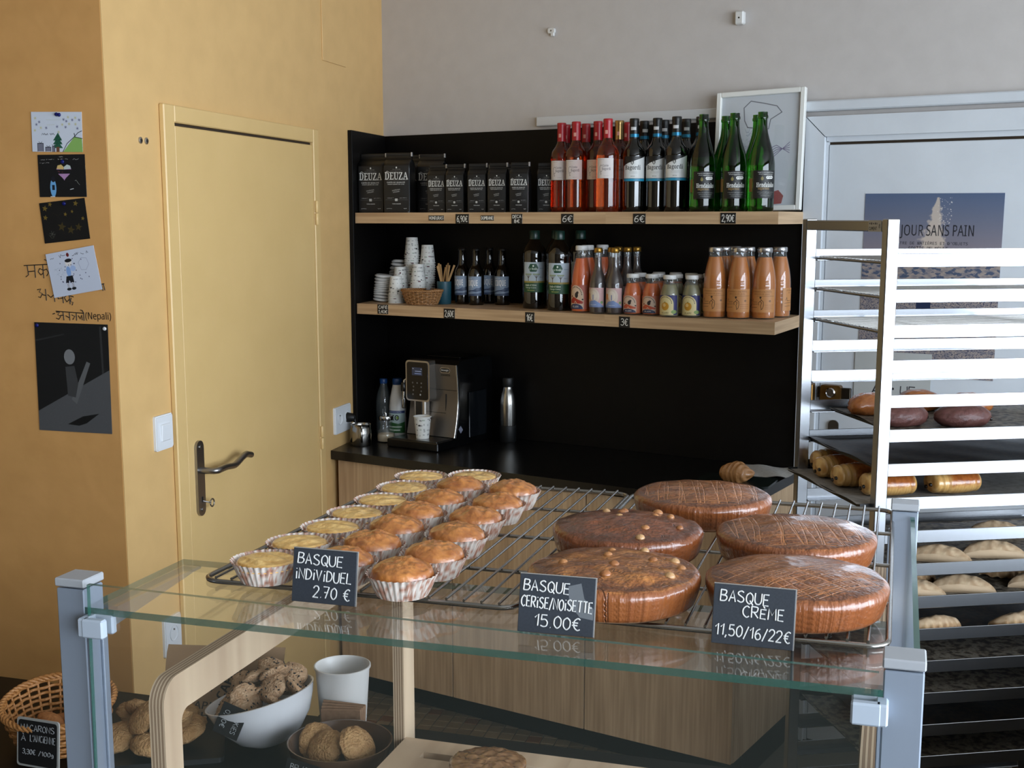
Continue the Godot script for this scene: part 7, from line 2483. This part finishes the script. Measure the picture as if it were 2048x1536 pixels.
	var rm := crust("roll_crust", 0.32, 0.5, 0.06)
	var stick := MB.new().lathe(V([0, 0, 0.0045, 0.0, 0.0040, 0.004, 0, 0.0045]), 8).mesh()
	var y7 := RAIL0 - 7 * STEP + 0.0078
	for a in [[0.034, 0.330, 0.15], [0.034, 0.222, 0.05], [0.058, 0.118, -0.05], [0.215, 0.118, 0.05], [0.060, 0.410, 0.1]]:
		var o := thing("chocolate_roll", "golden chocolate roll on the pulled-out tray, %s" % {0.330: "second from the wall", 0.222: "third from the wall", 0.410: "nearest the wall"}.get(a[1], "behind the rack's upright" if a[0] < 0.1 else "alone right of the upright"), "pastry", rack_at(a[0], y7, a[1], Basis(Vector3.UP, a[2])), "chocolate rolls on the pulled-out tray")
		part(o, "dough", roll_mesh, rm)
		for z in [-0.009, 0.010]:
			part(o, "chocolate_stick", stick, mat("chocolate_chip"), Transform3D(Basis(Vector3.BACK, PI / 2.0), Vector3(-0.0590, 0.019 + z * 0.4, z)))

	# --- chocolate pastries and glazed crescents on tray 5
	var y5 := RAIL0 - 5 * STEP + 0.0078
	for k in 2:
		var mb := MB.new()
		mb.tinted = true
		mb.sheet(40, 24, func(a: float, b: float) -> Vector3:
			var th := b * PI
			var w := a * TAU
			var d := Vector3(sin(th) * cos(w), -cos(th), -sin(th) * sin(w))
			var g := 1.0 + 0.06 * n.get_noise_3dv(d * 2.5 + Vector3.ONE * k * 4.0)
			return Vector3(d.x * (0.066 if k == 0 else 0.062) * g, 0.022 + maxf(d.y * 0.030 * g, -0.022), d.z * 0.040 * g - 0.012 * cos(d.x * 2.0) * k), true, func(a: float, b: float, p: Vector3) -> Color:
			var q := clampf(0.5 + n.get_noise_3dv(p * 80.0), 0.0, 1.0)
			return Color(0.075, 0.026, 0.020).lerp(Color(0.14, 0.055, 0.045), q) if k == 0 else Color(0.30, 0.085, 0.02).lerp(Color(0.44, 0.15, 0.035), q))
		var m := mb.mesh()
		var spots := [[0.110, 0.170, 0.2], [0.245, 0.145, -0.1]] if k == 0 else [[0.110, 0.335, 0.3], [0.345, 0.300, 0.1], [0.252, 0.37, 0.1]]
		for a in spots:
			var o := thing("chocolate_brioche" if k == 0 else "glazed_turnover", "dark chocolate brioche on the tray above the burnt paper" if k == 0 else "shiny brown glazed pastry behind the dark chocolate brioches", "pastry", rack_at(a[0], y5, a[1], Basis(Vector3.UP, a[2])), "chocolate brioches in the rack" if k == 0 else "glazed pastries in the rack")
			part(o, "dough", m, crust("dusted_crust", 0.55, 0.1) if k == 0 else rm)
			if k == 0:
				part(o, "chocolate_stick", stick, mat("chocolate_chip"), Transform3D(Basis(Vector3.BACK, -PI / 2.0), Vector3(0.063, 0.016, 0.006)))

	# --- turnovers
	var tv := MB.new()
	tv.tinted = true
	var half := func(a: float, b: float) -> Vector3:
		var x := 1.0 - 2.0 * a
		var edge := sqrt(maxf(1.0 - x * x, 0.0))
		var crimp := 1.0 + 0.05 * sin(a * 60.0) * smoothstep(0.75, 1.0, b)
		var h := pow(maxf(1.0 - x * x, 0.0), 0.6) * (0.016 + 0.052 * b) * (1.0 - b * b) + 0.004 + 0.0025 * sin(a * 60.0) * smoothstep(0.72, 0.9, b)
		return Vector3(x * 0.074, h * (1.0 + 0.10 * n.get_noise_2d(x * 2.0, b * 2.0)), edge * b * 0.060 * crimp)
	tv.sheet(44, 14, half, false, func(a: float, b: float, p: Vector3) -> Color:
		var k := clampf(0.5 + 0.8 * n.get_noise_3dv(p * 60.0), 0.0, 1.0)
		return Color(0.34, 0.21, 0.11).lerp(Color(0.54, 0.40, 0.25), k) if b < 0.84 else Color(0.24, 0.12, 0.05).lerp(Color(0.42, 0.28, 0.14), k))
	tv.sheet(30, 4, func(a: float, b: float) -> Vector3:
		var p: Vector3 = half.call(1.0 - a, 0.0)
		return Vector3(p.x, p.y * b, -0.006 * (1.0 - pow(p.x / 0.074, 2.0)) * sin(b * PI)), false, func(a: float, b: float, p: Vector3) -> Color: return Color(0.50, 0.36, 0.22))
	var tv_mesh := tv.mesh()
	var tm := mat("pale_turnover_crust", Color.WHITE, 0.75, 0.0, {"vertex_color_use_as_albedo": true})
	for a in [[9, 0.165, 0.070, 2.6], [9, 0.312, 0.085, 2.9], [9, 0.42, 0.26, 3.0], [10, 0.150, 0.190, 0.3], [10, 0.232, 0.075, 2.8], [10, 0.420, 0.215, 0.1], [10, 0.425, 0.070, 2.7], [10, 0.105, 0.060, 2.9], [11, 0.150, 0.070, 0.1], [11, 0.365, 0.070, 0.1]]:
		var o := thing("turnover", ["half-moon turnover on the uppermost turnover tray", "pale half-moon turnover on the fullest turnover tray", "crimped half-moon turnover on the shaded tray"][a[0] - 9], "turnover", rack_at(a[1], RAIL0 - a[0] * STEP + 0.0072, a[2], Basis(Vector3.UP, a[3])), ["turnovers on the uppermost turnover tray", "turnovers on the fullest turnover tray", "turnovers on the shaded tray"][a[0] - 9])
		part(o, "dough", tv_mesh, tm)
